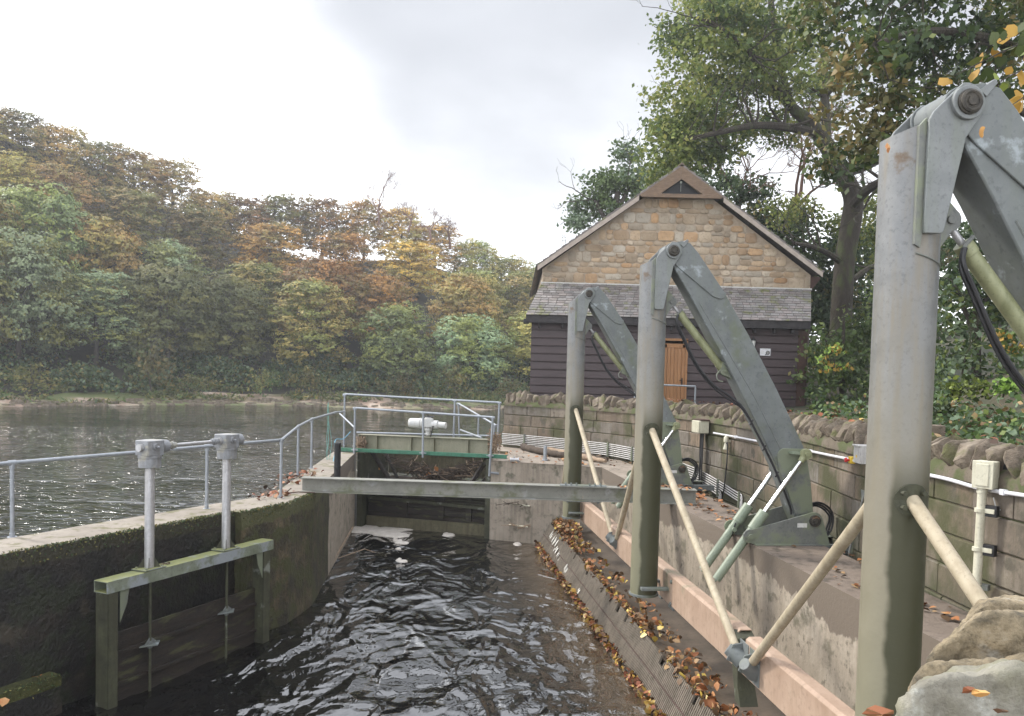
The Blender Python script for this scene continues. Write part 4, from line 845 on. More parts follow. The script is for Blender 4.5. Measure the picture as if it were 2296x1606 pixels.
# ------------------------------------------------------------------ handrail on the left wall
def hrail(name, label, par_loc): return thing(name, label, 'handrail', par_loc)
hr = thing('handrail', 'galvanised tube handrail along the left wall, bending up past the gearboxes', 'handrail', (-5, 12, 2.1))
bases = [(-12.9, -1.5), (-9.8, 4.6), (-6.62, 10.75)]+[tuple(onz(x, y, 2.1))[:2] for x, y in ((500, 1124), (624.5, 1116), (671, 1068), (704, 1050))]
bases[3] = (bases[2][0]+(bases[4][0]-bases[2][0])*.66, bases[2][1]+(bases[4][1]-bases[2][1])*.66)
tops = []
topsp = {2: (27, 1038), 3: None, 4: (631, 987), 5: (669, 956), 6: (699.5, 940)}
for i, b in enumerate(bases):
    if topsp.get(i): z = at(*topsp[i], b[1]).z; q = at(*topsp[i], b[1]); tops.append(Vector((q.x, b[1], z)))
    else: tops.append(None)
tops[3] = tops[2].lerp(tops[4], .66); dv = (tops[2]-tops[4])/(tops[2]-tops[4]).length
tops[1] = tops[2]+dv*7.0; tops[0] = tops[2]+dv*13.6
for i, b in enumerate(bases):
    mb = MB(); bb = Vector((tops[i].x, b[1], 2.09)); mb.tube([bb, tops[i]], .026, 12); loc(mb.obj('rail_post', 'rail_galv'), hr)
    mb = MB(); mb.tube([bb, bb+Vector((0, 0, .012))], .06, 14); mb.tube([bb, bb+Vector((0, 0, .06))], .033, 14); loc(mb.obj('post_foot', 'rail_galv', bevel=.002), hr)
    mb = MB(); mb.tube([tops[i]-Vector((0, 0, .08)), tops[i]], .034, 12)
    t1 = (tops[min(i+1, 6)]-tops[max(i-1, 0)]).normalized(); mb.tube([tops[i]-t1*.05, tops[i]+t1*.05], .035, 12); loc(mb.obj('rail_joint', 'rail_galv', bevel=.003), hr)
e1_ = at(752, 925, 21.4); e2_ = at(773, 923, 22.7)
mb = MB(); mb.tube([*tops, e1_, e2_], .0262, 12); loc(mb.obj('top_rail', 'rail_galv', ang=60), hr)
# ------------------------------------------------------------------ penstock with two gearboxes
D = Vector((.409, .913, 0)).normalized(); NR = Vector((D.y, -D.x, 0)); GA, GB = Vector((-4.83, 11.0, 0)), Vector((-4.25, 12.3, 0))
Ang = math.atan2(D.y, D.x)
def G(s, n, z, o=GA): return o+D*s+NR*n+Vector((0, 0, z))
ps = thing('penstock', 'mossy steel sluice frame with box beam on the face of the left wall', 'sluice', tuple(GA))
mb = MB(); E0, E1 = -.76, 2.35; a = [(-.12, 1.50), (.12, 1.50), (.12, 1.655), (-.12, 1.655)]; b = [(-.105, 1.515), (.105, 1.515), (.105, 1.64), (-.105, 1.64)]
vs = [G(s, n, z) for s in (E0, E1) for n, z in a]+[G(s, n, z) for s in (E0, E1) for n, z in b]
fs = [(i, (i+1) % 4, 4+(i+1) % 4, 4+i) for i in range(4)]+[(8+i, 12+i, 12+(i+1) % 4, 8+(i+1) % 4) for i in range(4)]+[(i, 8+i, 8+(i+1) % 4, (i+1) % 4) for i in range(4)]+[(4+i, 4+(i+1) % 4, 12+(i+1) % 4, 12+i) for i in range(4)]
mb.add(vs, fs); loc(mb.obj('box_beam', 'gate_beam', bevel=.004), ps)
for s0, dr_ in ((E0+.02, 1), (E1-.22, -1)):
    mb = MB(); p = lambda s, n, z: G(s, n, z)
    for n0, n1, sa, sb in ((-.11, .11, s0, s0+.012), (-.11, -.098, s0, s0+.15), (.098, .11, s0, s0+.15), (.04, .052, s0, s0+.10)): mb.prism([p(sa, n0, -1), p(sb, n0, -1), p(sb, n1, -1), p(sa, n1, -1)], (0, 0, 2.5))
    for z in (1.15, .45): mb.prism([p(s0, -.09, z), p(s0+.1, -.09, z), p(s0+.1, .09, z), p(s0, .09, z)], (0, 0, .02))
    f = loc(mb.obj('guide_post', 'frame_dark', bevel=.002), ps)
    sB = s0+.2 if dr_ > 0 else s0
    mb = MB(); mb.prism([p(sB, .08, 1.5), p(sB+dr_*.14, .08, 1.5), p(sB+dr_*.11, .08, 1.32), p(sB, .08, 1.08)], NR*.012); mb.obj('gusset', 'galv_dull', ps, bevel=.002).matrix_parent_inverse = Matrix.Translation(ps.location).inverted()
mb = MB(); mb.prism([G(E0+.2, -.06, -1), G(E1-.2, -.06, -1), G(E1-.2, -.10, -1), G(E0+.2, -.10, -1)], (0, 0, 1.9))
for z in (.2, .62): mb.prism([G(E0+.2, -.06, z), G(E1-.2, -.06, z), G(E1-.2, -.02, z), G(E0+.2, -.02, z)], (0, 0, .05))
loc(mb.obj('gate_leaf', 'old_timber', bevel=.003), ps)
for s0, zb in ((0, .62), ((GB-GA).dot(D), .70)):
    mb = MB(); mb.tube([G(s0, .02, -.9), G(s0, .02, 1.52)], .019, 10); loc(mb.obj('spindle', 'frame_dark'), ps)
    mb = MB(); mb.prism([G(s0-.16, .0, zb), G(s0+.05, -.1, zb), G(s0+.19, .0, zb), G(s0+.03, .13, zb)], (0, 0, .012)); mb.prism([G(s0-.12, .02, zb), G(s0, .02, zb+.12), G(s0+.14, .02, zb)], NR*.01); mb.tube([G(s0, .02, zb-.04), G(s0, .02, zb+.06)], .03, 10); loc(mb.obj('spindle_guide', 'galv_moss'), ps)
def gearcol(o, label):
    t = thing('gearbox_column', label, 'gearbox', tuple(o+Vector((0, 0, 1.66))), Ang, 'gearbox columns on the sluice frame')
    mb = MB(); mb.box((0, 0, .012), (.36, .25, .016))
    for a_ in range(4): mb.box((.13*(1 if a_ % 2 else -1), .09*(1 if a_ > 1 else -1), .028), (.03, .03, .016))
    mb.obj('base_plate', 'gate_beam', t, bevel=.003)
    mb = MB()
    for a_ in range(4):
        c, s_ = math.cos(R(45+90*a_)), math.sin(R(45+90*a_)); nrm2 = Vector((-s_, c, 0))*.008
        mb.prism([Vector((c*.055, s_*.055, .02))-nrm2/2, Vector((c*.14, s_*.14, .02))-nrm2/2, Vector((c*.055, s_*.055, .17))-nrm2/2], nrm2)
    mb.obj('gusset', 'frame_dark', t)
    mb = MB(); mb.tube([(0, 0, .02), (0, 0, 1.41)], .062, 24); mb.tube([(0, 0, 1.38), (0, 0, 1.42)], .085, 24); mb.obj('column_tube', 'bright_steel', t)
    mb = MB(); mb.tube([(0, 0, 1.37), (0, 0, 1.50)], .142, 28); mb.tube([(0, 0, 1.495), (0, 0, 1.535)], .150, 28)
    mb.prism([Vector((x, y, 1.535)) for x, y in [(-.14, -.11), (-.10, -.135), (.10, -.135), (.14, -.11), (.14, .11), (.10, .135), (-.10, .135), (-.14, .11)]], (0, 0, .20))
    mb.tube([(.12, 0, 1.64), (.28, 0, 1.64)], [.098, .085], 22); mb.tube([(.28, 0, 1.64), (.31, 0, 1.64)], [.06, .055], 18)
    for a_ in range(6): mb.tube([(.30+.0, .07*math.cos(a_), 1.64+.07*math.sin(a_)), (.29, .07*math.cos(a_), 1.64+.07*math.sin(a_))], .012, 6)
    mb.tube([(-.02, -.13, 1.655), (-.02, -.155, 1.655)], .05, 16); mb.tube([(-.02, -.155, 1.655), (-.02, -.20, 1.655)], .017, 6)
    mb.obj('gear_housing', 'cast', t, bevel=.012)
    mb = MB(); mb.tube([(-.14, 0, 1.64), (-.19, 0, 1.64)], .05, 16); mb.obj('shaft_stub', 'bright_steel', t)
    return t
gearcol(GA, 'grey gearbox on a steel column, left one of the pair'); gearcol(GB, 'grey gearbox on a steel column, right one of the pair')
t = thing('drive_shaft', 'steel drive shaft linking the two gearboxes', 'drive shaft', tuple(G(.31, 0, 3.30)))
L0, L1 = .31, (GB-GA).dot(D)-.19
mb = MB(); mb.tube([G(L0+.1, 0, 3.30), G(L1-.08, 0, 3.30)], .024, 12); loc(mb.obj('shaft', 'bright_steel'), t)
for a_, b_ in ((L0, L0+.13), (L1-.13, L1)):
    mb = MB(); mb.tube([G(a_, 0, 3.30), G(b_, 0, 3.30)], .042, 10); mb.tube([G((a_+b_)/2-.02, 0, 3.30), G((a_+b_)/2+.02, 0, 3.30)], .055, 8); loc(mb.obj('coupling', 'cast', bevel=.004), t)
t = thing('chain', 'short rusty chain lying at the foot of the left gearbox column', 'chain', tuple(G(.2, .02, 1.66)))
mb = MB(); pts = [G(.17+.03*k, .03*math.sin(k*1.7), 1.672+.004*(k % 2)) for k in range(7)]
for k in range(6):
    c = (pts[k]+pts[k+1])/2; d_ = (pts[k+1]-pts[k]).normalized(); s_ = Vector((-d_.y, d_.x, 0)) if k % 2 else Vector((0, 0, 1))*.6+Vector((-d_.y, d_.x, 0))*.5
    mb.tube([c+d_*.026*math.cos(a)+s_*.013*math.sin(a) for a in np.linspace(0, 2*math.pi, 13)], .0045, 5)
loc(mb.obj('chain_links', 'post_brown'), t)
# ------------------------------------------------------------------ I-beam across the channel
A_, B_ = Vector((-3.90, 15.40, 2.1)), Vector((3.40, 15.02, 2.1)); dX = (B_-A_).normalized(); dN = Vector((-dX.y, dX.x, 0))
t = thing('crossing_beam', 'long weathered steel beam spanning the channel in the middle distance', 'steel beam', tuple(A_), math.atan2(dX.y, dX.x))
def hbeam(x0, x1, h=.27, w=.26, tf=.016): 
    mb = MB(); xc, L_ = (x0+x1)/2, x1-x0
    pr = [(-w/2, 0), (w/2, 0), (w/2, tf), (.006, tf+.008), (.006, h-tf-.008), (w/2, h-tf), (w/2, h), (-w/2, h), (-w/2, h-tf), (-.006, h-tf-.008), (-.006, tf+.008), (-w/2, tf)]
    mb.prism([Vector((x0, y, z)) for y, z in pr], (L_, 0, 0)); return mb
hbeam(0, 5.25).obj('beam_length', 'beam_steel', t, smooth=False, bevel=.002); hbeam(5.254, 7.31).obj('beam_length', 'beam_steel', t, smooth=False, bevel=.002)
mb = MB(); mb.box((5.25, 0, .276), (.85, .24, .012))
for x in (-.32, -.22, -.12, .12, .22, .32):
    for y in (-.08, .08): mb.tube([(5.25+x, y, .28), (5.25+x, y, .31)], .018, 6)
mb.obj('splice_plate', 'galv_moss', t)
mb = MB(); mb.box((5.25, 0, -.006), (.7, .24, .012))
for x in (-.28, .28): mb.tube([(5.25+x, -.08, -.01), (5.25+x, -.08, -.04)], .018, 6)
mb.obj('splice_plate', 'galv_moss', t)
P = [(A_+dX*random.uniform(5.9, 7.25)+dN*random.gauss(0, .05)+Vector((0, 0, .275+random.random()*.01)))[:] for i in range(34)]
litter('leaf_litter', 'small patch of leaves on the right end of the crossing beam', P, .07, wts=(.4, .6, 0), up=1.5)
t = thing('twig', 'dark twig with red leaves under the left end of the crossing beam', 'twig', (-3.95, 15.1, 2.1))
mb = MB(); mb.tube([(-4.1, 15.05, 2.11), (-3.9, 15.1, 2.13), (-3.6, 15.15, 2.115)], .012, 6); mb.tube([(-4.12, 15.0, 2.11), (-4.02, 15.08, 2.2)], .01, 5); loc(mb.obj('twig_wood', 'post_brown'), t)
# ------------------------------------------------------------------ gate at the head of the channel
GL, GR = Vector((-4.33, 22.85, 0)), Vector((-.52, 21.68, 0)); gX = (GR-GL).normalized(); gN = Vector((gX.y, -gX.x, 0))  # gN towards the camera
def gp(x, y, off=0):
    r = ray(x, y); o = Vector((0, 0, EZ)); p0 = GL+gN*off; k = (p0-o).dot(gN)/r.dot(gN); return o+r*k
def gq(s, off, z): return GL+gX*s+gN*off+Vector((0, 0, z))
GW = (GR-GL).length
t = thing('edge_beam', 'dark green painted steel edge beam across the gate opening', 'steel beam', tuple(gq(0, 0, 2.3)))
a, b = gp(758, 1004, .05), gp(1136, 1021, .05); mb = MB(); u_ = b-a; h_ = Vector((0, 0, .10)); mb.prism([a, a-h_, a-h_-gN*.02, a-gN*.02], u_); mb.prism([a-gN*.02, a-gN*.10, a-gN*.10-Vector((0, 0, .02)), a-gN*.02-Vector((0, 0, .02))], u_)
mb.prism([a-h_, a-h_-gN*.1, a-h_-gN*.1+Vector((0, 0, .015)), a-h_+Vector((0, 0, .015))], u_); loc(mb.obj('angle_section', 'green_paint', smooth=False, bevel=.002), t)
def pipes(t, name, segs, r=.030, mat_='rail_galv'):
    for pts in segs: mb = MB(); mb.tube(pts, r, 12); loc(mb.obj(name, mat_, ang=60), t)
def joints(t, pts, r=.04):
    for p in pts: mb = MB(); mb.tube([p-Vector((0, 0, .055)), p+Vector((0, 0, .035))], r, 12); mb.tube([p-gX*.055, p+gX*.055], r*.95, 12); loc(mb.obj('tube_fitting', 'rail_galv', bevel=.006), t)
t = thing('guard_rail', 'front tube guard rail bolted to the dark green edge beam', 'guard rail', tuple(gq(2, .12, 2)))
o_ = .13
pipes(t, 'top_rail', [[gp(796, 915, o_), gp(1105, 936, o_)]]); pipes(t, 'rail_post', [[gp(796, 915, o_), gp(793.5, 1055, o_)], [gp(949, 925, o_), gp(948, 1026, o_)], [gp(1105, 936, o_), gp(1097, 1068, o_)]])
joints(t, [gp(796, 916, o_), gp(949, 926, o_), gp(1105, 937, o_)])
for x, y in ((795, 1009), (948, 1016), (1099, 1022)): mb = MB(); c = gp(x, y, o_); mb.tube([c-Vector((0, 0, .03)), c+Vector((0, 0, .03))], .045, 12); mb.box(c-gX*.07, (.06, .03, .03)); mb.box(c+gX*.07, (.06, .03, .03)); loc(mb.obj('pipe_clamp', 'rail_galv', bevel=.004), t)
pipes(t, 'stay_pipe', [[gp(1097, 1060, o_), gp(1118, 1062, -.02)]], .032)
t = thing('guard_rail', 'rear tube guard rail standing behind the white actuator', 'guard rail', tuple(gq(2, -1.6, 2)))
o_ = -1.5
pipes(t, 'top_rail', [[gp(773, 884, o_), gp(1120, 903, o_)]]); pipes(t, 'rail_post', [[gp(773, 884, o_), gp(771, 1003, o_)], [gp(1020, 897, o_), gp(1017, 982, o_)], [gp(1120, 903, o_), gp(1115, 1000, o_)]])
pipes(t, 'mid_rail', [[gp(800, 970, o_), gp(1115, 978, o_)]], .026); joints(t, [gp(773, 886, o_), gp(1020, 899, o_), gp(1120, 904, o_)])
o2 = -1.0
pipes(t, 'side_rail', [[gp(1028, 905, o_-1.2), gp(1112, 954, -.35)], [gp(1032, 964, o_-1.2), gp(1080, 982, -.7)], [gp(762, 928, -1.5), gp(796, 960, -.2)]], .026)
pipes(t, 'rail_post', [[gp(1028, 905, o_-1.2), gp(1030, 980, o_-1.2)], [gp(1073, 932, o_-.4), gp(1072, 980, o_-.4)], [gp(1109, 953, -.4), gp(1106, 1000, -.4)]], .026); joints(t, [gp(1028, 906, o_-1.2), gp(1110, 954, -.4)])
t = thing('gate_girder', 'sage green plated girder with stiffeners on top of the gate', 'girder', tuple(gq(2, -.5, 2.3)))
o_ = -.45; a, b = gp(806, 975, o_), gp(1100, 987, o_); u_ = b-a; H_ = .46; Z_ = Vector((0, 0, 1))
mb = MB(); mb.prism([a, a-Z_*H_, a-Z_*H_-gN*.02, a-gN*.02], u_); mb.prism([a+gN*.11, a-gN*.15, a-gN*.15+Z_*.02, a+gN*.11+Z_*.02], u_); mb.prism([a+gN*.11-Z_*H_, a-gN*.15-Z_*H_, a-gN*.15-Z_*(H_+.02), a+gN*.11-Z_*(H_+.02)], u_)
loc(mb.obj('girder_web', 'sage', smooth=False, bevel=.003), t)
for cx in (745, 885, 1155, 1330, 1590, 1735):
    f = (cx-735)/(1750-735); c = a+u_*f; mb = MB(); mb.prism([c-Z_*.003, c+gN*.10-Z_*.003, c+gN*.10-Z_*(H_-.003), c-Z_*(H_-.003)], gX*.012); loc(mb.obj('stiffener', 'sage', smooth=False), t)
t = thing('gate_actuator', 'white electric actuator with black handwheel above the gate', 'actuator', tuple(gp(960, 975, -.55)))
c = gp(960, 950, -.55); mb = MB(); mb.tube([c-gX*.13, c-gX*.47], .135, 24); mb.tube([c-gX*.47, c-gX*.56], [.135, .12], 24); mb.tube([c-gX*.20, c-gX*.25], .15, 24); loc(mb.obj('motor', 'white_paint', bevel=.012), t)
mb = MB(); mb.box(c+Z_*.02, (.27, .26, .24)); mb.tube([c-Z_*.1, c-Z_*.20], .10, 20); mb.tube([c-Z_*.20, c-Z_*.33], .07, 20); mb.tube([c+Z_*.12, c+Z_*.17], .09, 20); loc(mb.obj('gear_case', 'white_paint', bevel=.02), t)
mb = MB(); mb.tube([c+gX*.12-Z_*.02, c+gX*.30-Z_*.02], .115, 22); mb.tube([c+gX*.30-Z_*.02, c+gX*.50-Z_*.03], .085, 22); mb.tube([c+gX*.50-Z_*.03, c+gX*.53-Z_*.03], .09, 22); loc(mb.obj('terminal_housing', 'white_paint', bevel=.01), t)
mb = MB(); hc = c+Z_*.19; mb.tube([hc+Vector((.15*math.cos(a_), .15*math.sin(a_), 0)) for a_ in np.linspace(0, 2*math.pi, 25)], .014, 8)
for a_ in (0, 2.1, 4.2): mb.tube([hc, hc+Vector((.15*math.cos(a_), .15*math.sin(a_), 0))], .01, 6)
mb.tube([hc-Z_*.04, hc+Z_*.04], .03, 10); loc(mb.obj('handwheel', 'rubber'), t)
mb = MB(); mb.tube(catm([c+gX*.2+gN*.12-Z_*.05, c+gX*.16+gN*.14-Z_*.25, c+gX*.13+gN*.1-Z_*.36, c+gX*.22+gN*.1-Z_*.39]), .016, 8); loc(mb.obj('cable', 'rubber'), t)
# the gate leaf itself with frames
t = thing('sluice_gate', 'dark timber and steel sluice gate with driftwood heap caught behind it', 'sluice gate', tuple(gq(2, -1, 0)))
mb = MB()
for k in range(14):
    s0 = .12+k*(GW-.24)/14; mb.prism([gq(s0, -1.9, 1.35), gq(s0+.255, -1.9, 1.35), gq(s0+.255, -1.93, 1.35), gq(s0, -1.93, 1.35)], (0, 0, .85-.03*random.random()))
mb.prism([gq(.1, -1.88, 1.98), gq(GW-.1, -1.88, 1.98), gq(GW-.1, -1.82, 1.98), gq(.1, -1.82, 1.98)], (0, 0, .05)); loc(mb.obj('back_boards', 'pale_timber', bevel=.004), t)
for s0, sg in ((.02, 1), (GW-.02, -1)):
    mb = MB(); mb.prism([gq(s0, -.1, -1), gq(s0+sg*.16, -.1, -1), gq(s0+sg*.16, -.35, -1), gq(s0, -.35, -1)], (0, 0, 3.1)); mb.prism([gq(s0, -.35, -1), gq(s0+sg*.04, -.35, -1), gq(s0+sg*.04, -2.0, -1), gq(s0, -2.0, -1)], (0, 0, 3.05)); loc(mb.obj('guide_frame', 'dark_iron' if 0 else 'frame_dark', bevel=.004), t)
    mb = MB(); mb.tube([gq(s0+sg*.25, -.5, 2.1), gq(s0+sg*.85, -.6, 1.2)], .07, 6); mb.tube([gq(s0+sg*.12, -1.6, 2.0), gq(s0+sg*.8, -1.2, 1.15)], .05, 6); loc(mb.obj('strut', 'old_timber'), t)
mb = MB()
for k in range(7):
    z = .05+.19*k; off = -.5-.0*k; mb.prism([gq(.18, off+.012*(k % 2), z), gq(GW-.18, off+.012*(k % 2), z), gq(GW-.18, off-.06, z), gq(.18, off-.06, z)], (0, 0, .182))
loc(mb.obj('gate_planks', 'old_timber', bevel=.006), t)
mb = MB(); mb.prism([gq(.18, -.38, -.2), gq(GW-.18, -.38, -.2), gq(GW-.18, -.48, -.2), gq(.18, -.48, -.2)], (0, 0, .5)); loc(mb.obj('sill', 'pale_timber', bevel=.01), t)
for s0 in (1.25, 2.35, 3.15): mb = MB(); mb.prism([gq(s0, -.42, .35), gq(s0+.16, -.42, .35), gq(s0+.16, -.47, .35), gq(s0, -.47, .35)], (0, 0, .85)); loc(mb.obj('gate_stile', 'old_timber', bevel=.005), t)
mb = MB(); mb.prism([gq(.2, -.38, .78), gq(GW-.2, -.38, .70), gq(GW-.2, -.47, .70), gq(.2, -.47, .78)], (0, 0, .09)); loc(mb.obj('cross_rail', 'frame_dark', bevel=.005), t)
for k in range(5):
    mb = MB(); mb.tube([gq(2.75, -.40, .84+.075*k), gq(GW-.2, -.40, .83+.075*k)], .014, 6); loc(mb.obj('grille_bar', 'frame_dark'), t)
    mb = MB(); mb.tube([gq(.3, -.40, .93+.055*k), gq(2.2, -.40, .92+.055*k)], .009, 6); loc(mb.obj('grille_bar', 'frame_dark'), t)
# driftwood heap inside the gate
mb = MB()
for i in range(520):
    s0 = GW/2+random.gauss(0, .75); f = abs(s0-GW/2)/1.5
    if f > 1.1: continue
    z = 1.18+(.55*f if f < 1 else .5)+random.random()*.32; q = gq(s0, -random.uniform(.9, 1.7), z); d_ = Vector((random.gauss(0, 1), random.gauss(0, .5), random.gauss(0, .35))).normalized()*random.uniform(.12, .6)
    mb.tube([q-d_/2, q+Vector((random.gauss(0, .03), 0, random.gauss(0, .03))), q+d_/2], random.uniform(.004, .016), 4, cap=False, mi=random.choice([0, 1, 1, 1, 1, 1]))
mb.prism([gq(.6, -.9, .9), gq(GW-.6, -.9, .9), gq(GW-.3, -1.7, .9), gq(.3, -1.7, .9)], (0, 0, .4), 1)
tag(mb.obj('driftwood_heap', ['driftwood', 'driftdark']), 'tangled heap of dark twigs and driftwood behind the gate', 'driftwood', kind='stuff')
for x, y, zz in ((1255, 820, 0), (1030, 830, 0), (1420, 790, 0)):
    pass
P = [gp(X_, Y_, -.95)[:] for X_, Y_ in ((960, 1066), (962, 1067), (963, 1064), (978, 1052), (853, 1050))]; litter('leaf_litter', 'few pale leaves on the driftwood heap in the gate', P, .12, wts=(0, 1, 0), up=.6)
# debris hung on the girder ends
for px_, py_2, lb in ((808, 1000, 'brown clump of debris on the left end of the gate girder'), (1110, 990, 'rope and reed clump on the right end of the gate girder')):
    t = thing('debris_clump', lb, 'debris', tuple(gp(px_, py_2, -.28))); mb = MB(); c = gp(px_, py_2, -.28)
    for i in range(60): q = c+Vector((random.gauss(0, .07), random.gauss(0, .05), random.gauss(0, .13))); d_ = Vector((random.gauss(0, .5), random.gauss(0, .4), random.gauss(0, 1))).normalized()*random.uniform(.05, .2); mb.tube([q-d_, q+d_*.2+Vector((.02, 0, 0)), q+d_], random.uniform(.006, .022), 5, cap=False)
    loc(mb.obj('debris_twigs', 'driftwood'), t)
# foam rafts
def foamraft(label, blobs):
    c = onz(*blobs[0][:2], .02); t = thing('foam_raft', label, 'foam', tuple(c)); mb = MB()
    for (x, y, rx, ry) in blobs:
        q = onz(x, y, .012); k = q.y/F; n_ = 14
        ring = lambda s, z: [q+Vector((math.cos(a)*rx*k*s*(1+.55*noise.noise(Vector((math.cos(a)*3+x, math.sin(a)*3, s)))), math.sin(a)*ry*k*5*s*(1+.25*noise.noise(Vector((math.cos(a)*2, math.sin(a)*2+y, s)))), z)) for a in np.linspace(0, 2*math.pi, n_, endpoint=False)]
        mb = MB(); vs = ring(1, -.05)+ring(.97, -.005)+ring(.7, .008+.01*random.random())+ring(.35, .01+.015*random.random()); mb.add(vs, [(i*n_+j, i*n_+(j+1) % n_, (i+1)*n_+(j+1) % n_, (i+1)*n_+j) for i in range(3) for j in range(n_)]+[tuple(range(3*n_, 4*n_))]); loc(mb.obj('foam_patch', 'foam', ang=180), t)
    return t
foamraft('large dirty foam raft at the foot of the gate', [(845, 1189, 44, 8), (812, 1184, 26, 8), (880, 1186, 40, 7), (917, 1184, 34, 4.5), (943, 1184, 20, 4), (868, 1196, 36, 7), (895, 1200, 24, 6), (800, 1190, 18, 5), (830, 1180, 22, 6)])
foamraft('small white foam scraps trailing below the big foam raft', [(893, 1214, 10, 5), (905, 1217, 12, 3), (893, 1230, 7, 2), (886, 1209, 5, 4)])
foamraft('single white foam patch on the dark water right of the raft', [(1007, 1199, 14, 4), (1000, 1197, 7, 4)])
foamraft('white foam fleck midway between raft and open ripples', [(902, 1258, 12, 3), (894, 1255, 6, 4)])
foamraft('little foam flecks beneath the lower ladder rung', [(1120, 1181, 9, 2), (1160, 1220, 10, 4), (1140, 1203, 12, 2)])
# left wall: black pipe stub, rust strip, ladder rungs, valve, pipe stub
t = thing('vent_pipe', 'short black pipe standing on the left wall by the green beam', 'pipe', tuple(onz(756, 1072, 2.1))); b = onz(756, 1072, 2.05); z = at(756, 993, b.y).z; mb = MB(); mb.tube([b, Vector((b.x, b.y, z))], .07, 18); mb.tube([Vector((b.x, b.y, z-.55)), Vector((b.x, b.y, z-.5))], .078, 18); loc(mb.obj('pipe_tube', 'black', bevel=.006), t)
t = thing('guide_rail', 'rusty vertical steel guide on the inner face of the left wall', 'guide rail', (-3.98, 16.6, 1)); mb = MB(); mb.box((-4.0, 17.3, .35), (.07, .12, 2.6)); mb.box((-3.97, 17.22, -.1), (.05, .05, 1.7)); loc(mb.obj('rail_section', 'post_brown', bevel=.004), t)
t = thing('stop_board', 'wet white edged board leaning at the wall below the left rail', 'board', (-4.05, 19.5, .1)); mb = MB(); mb.tube([Vector((-3.9, 17.5, .02)), Vector((-4.1, 21.5, .28))], .018, 6); mb.tube([Vector((-3.95, 19, .02)), Vector((-3.45, 19.6, .12)), Vector((-3.2, 19.6, .04))], .012, 6); loc(mb.obj('board_edge', 'driftwood'), t)
fpl = lambda x, y, off: (lambda r, o, p0, n_: o+r*((p0+n_*off-o).dot(n_)/r.dot(n_)))(ray(x, y), Vector((0, 0, EZ)), Vector((-.52, 21.7, 0)), Vector((-.335, -.942, 0)))
for i, (x0, x1, y) in enumerate(((1146, 1187, 1133), (1142, 1183, 1180))):
    t = thing('ladder_rung', ['upper white step iron on the tan wall right of the gate', 'lower white step iron just above the water right of the gate'][i], 'step iron', tuple(fpl(x0, y, 0)), 0, 'step irons on the wall')
    a, b = fpl(x0, y-3, .14), fpl(x1, y+2, .14); aw_, bw_ = fpl(x0, y-3, -.05), fpl(x1, y+2, -.05); mb = MB(); mb.tube([aw_, a, b, bw_], .022, 10); loc(mb.obj('rung_bar', 'cream', ang=60), t)
    t = thing('twig_clump', ['twigs caught on the upper step iron', 'twigs caught on the lower step iron'][i], 'twigs', tuple(a)); mb = MB()
    for j in range(16): q = a.lerp(b, random.uniform(-.3, .9) if i == 0 else random.uniform(.1, .9)); d_ = Vector((random.gauss(0, .16), random.gauss(0, .03), random.gauss(.0, .05))); mb.tube([q-d_, q+Vector((0, -.02, .01)), q+d_], .008, 4, cap=False)
    loc(mb.obj('twig_wood', 'driftdark' if i == 0 else 'driftwood'), t)
t = thing('valve', 'small metal valve lying on the concrete edge beside the gate', 'valve', tuple(onz(1153, 1031, 2.1))); c = onz(1153, 1031, 2.16); mb = MB(); mb.tube([c-Vector((.1, 0, 0)), c+Vector((.1, 0, 0))], .045, 14); mb.tube([c-Vector((.11, 0, 0)), c-Vector((.08, 0, 0))], .06, 12); mb.tube([c+Vector((.08, 0, 0)), c+Vector((.13, 0, 0))], .06, 8); mb.tube([c, c+Vector((0, 0, .09))], .02, 8); loc(mb.obj('valve_body', 'bright_steel', bevel=.004), t)
t = thing('short_post', 'short galvanised stub post on the concrete by the driftwood logs', 'post', tuple(onz(1222, 1033, 2.1))); b = onz(1222, 1033, 2.1); mb = MB(); z = at(1222, 1000, b.y).z; mb.tube([b, Vector((b.x, b.y, z))], .05, 16); mb.tube([b, b+Vector((0, 0, .03))], .09, 16); loc(mb.obj('stub_tube', 'rail_galv', bevel=.003), t)
def log(label, pts, r, m_, cat='log'):
    P3 = [onz(x, y, 2.1)+Vector((0, 0, r[0]*.9)) for x, y in pts]; t = thing('driftwood_log', label, cat, tuple(P3[0])); mb = MB(); mb.tube(catm(P3), [r[0]+(r[1]-r[0])*k/((len(pts)-1)*6)+.12*r[0]*math.sin(k*2.1) for k in range((len(pts)-1)*6+1)], 10); return loc(mb.obj('log_wood', m_, ang=80), t)
log('pale peeled log lying on the concrete, left of the farthest post', [(1158, 992), (1185, 1001), (1230, 1013), (1270, 1022)], (.06, .10), 'driftwood')
log('shaggy brown bark log below the pale peeled one', [(1173, 1009), (1205, 1018), (1240, 1025), (1272, 1030)], (.11, .08), 'driftdark')
log('pale thin log right of the farthest post', [(1296, 1028), (1325, 1035), (1358, 1041)], (.09, .05), 'driftwood')
log('dark rotten log on top of the pale thin log', [(1312, 1024), (1335, 1032), (1362, 1036)], (.07, .05), 'driftdark')
log('short sawn branch stub beside the dark rotten log', [(1338, 1029), (1352, 1024), (1362, 1021)], (.045, .05), 'driftwood')
t = thing('rope_scrap', 'pale green rope scrap knotted on the handrail end', 'rope', tuple(e1_)); mb = MB(); c = at(737, 930, 20.9)
for j in range(4): mb.tube(catm([c+Vector((random.gauss(0, .05), random.gauss(0, .05), random.gauss(0, .06)-.33*k+(.25 if k < 2 else 0))) for k in range(5)]), .005, 5)
loc(mb.obj('rope_strand', 'rope'), t)
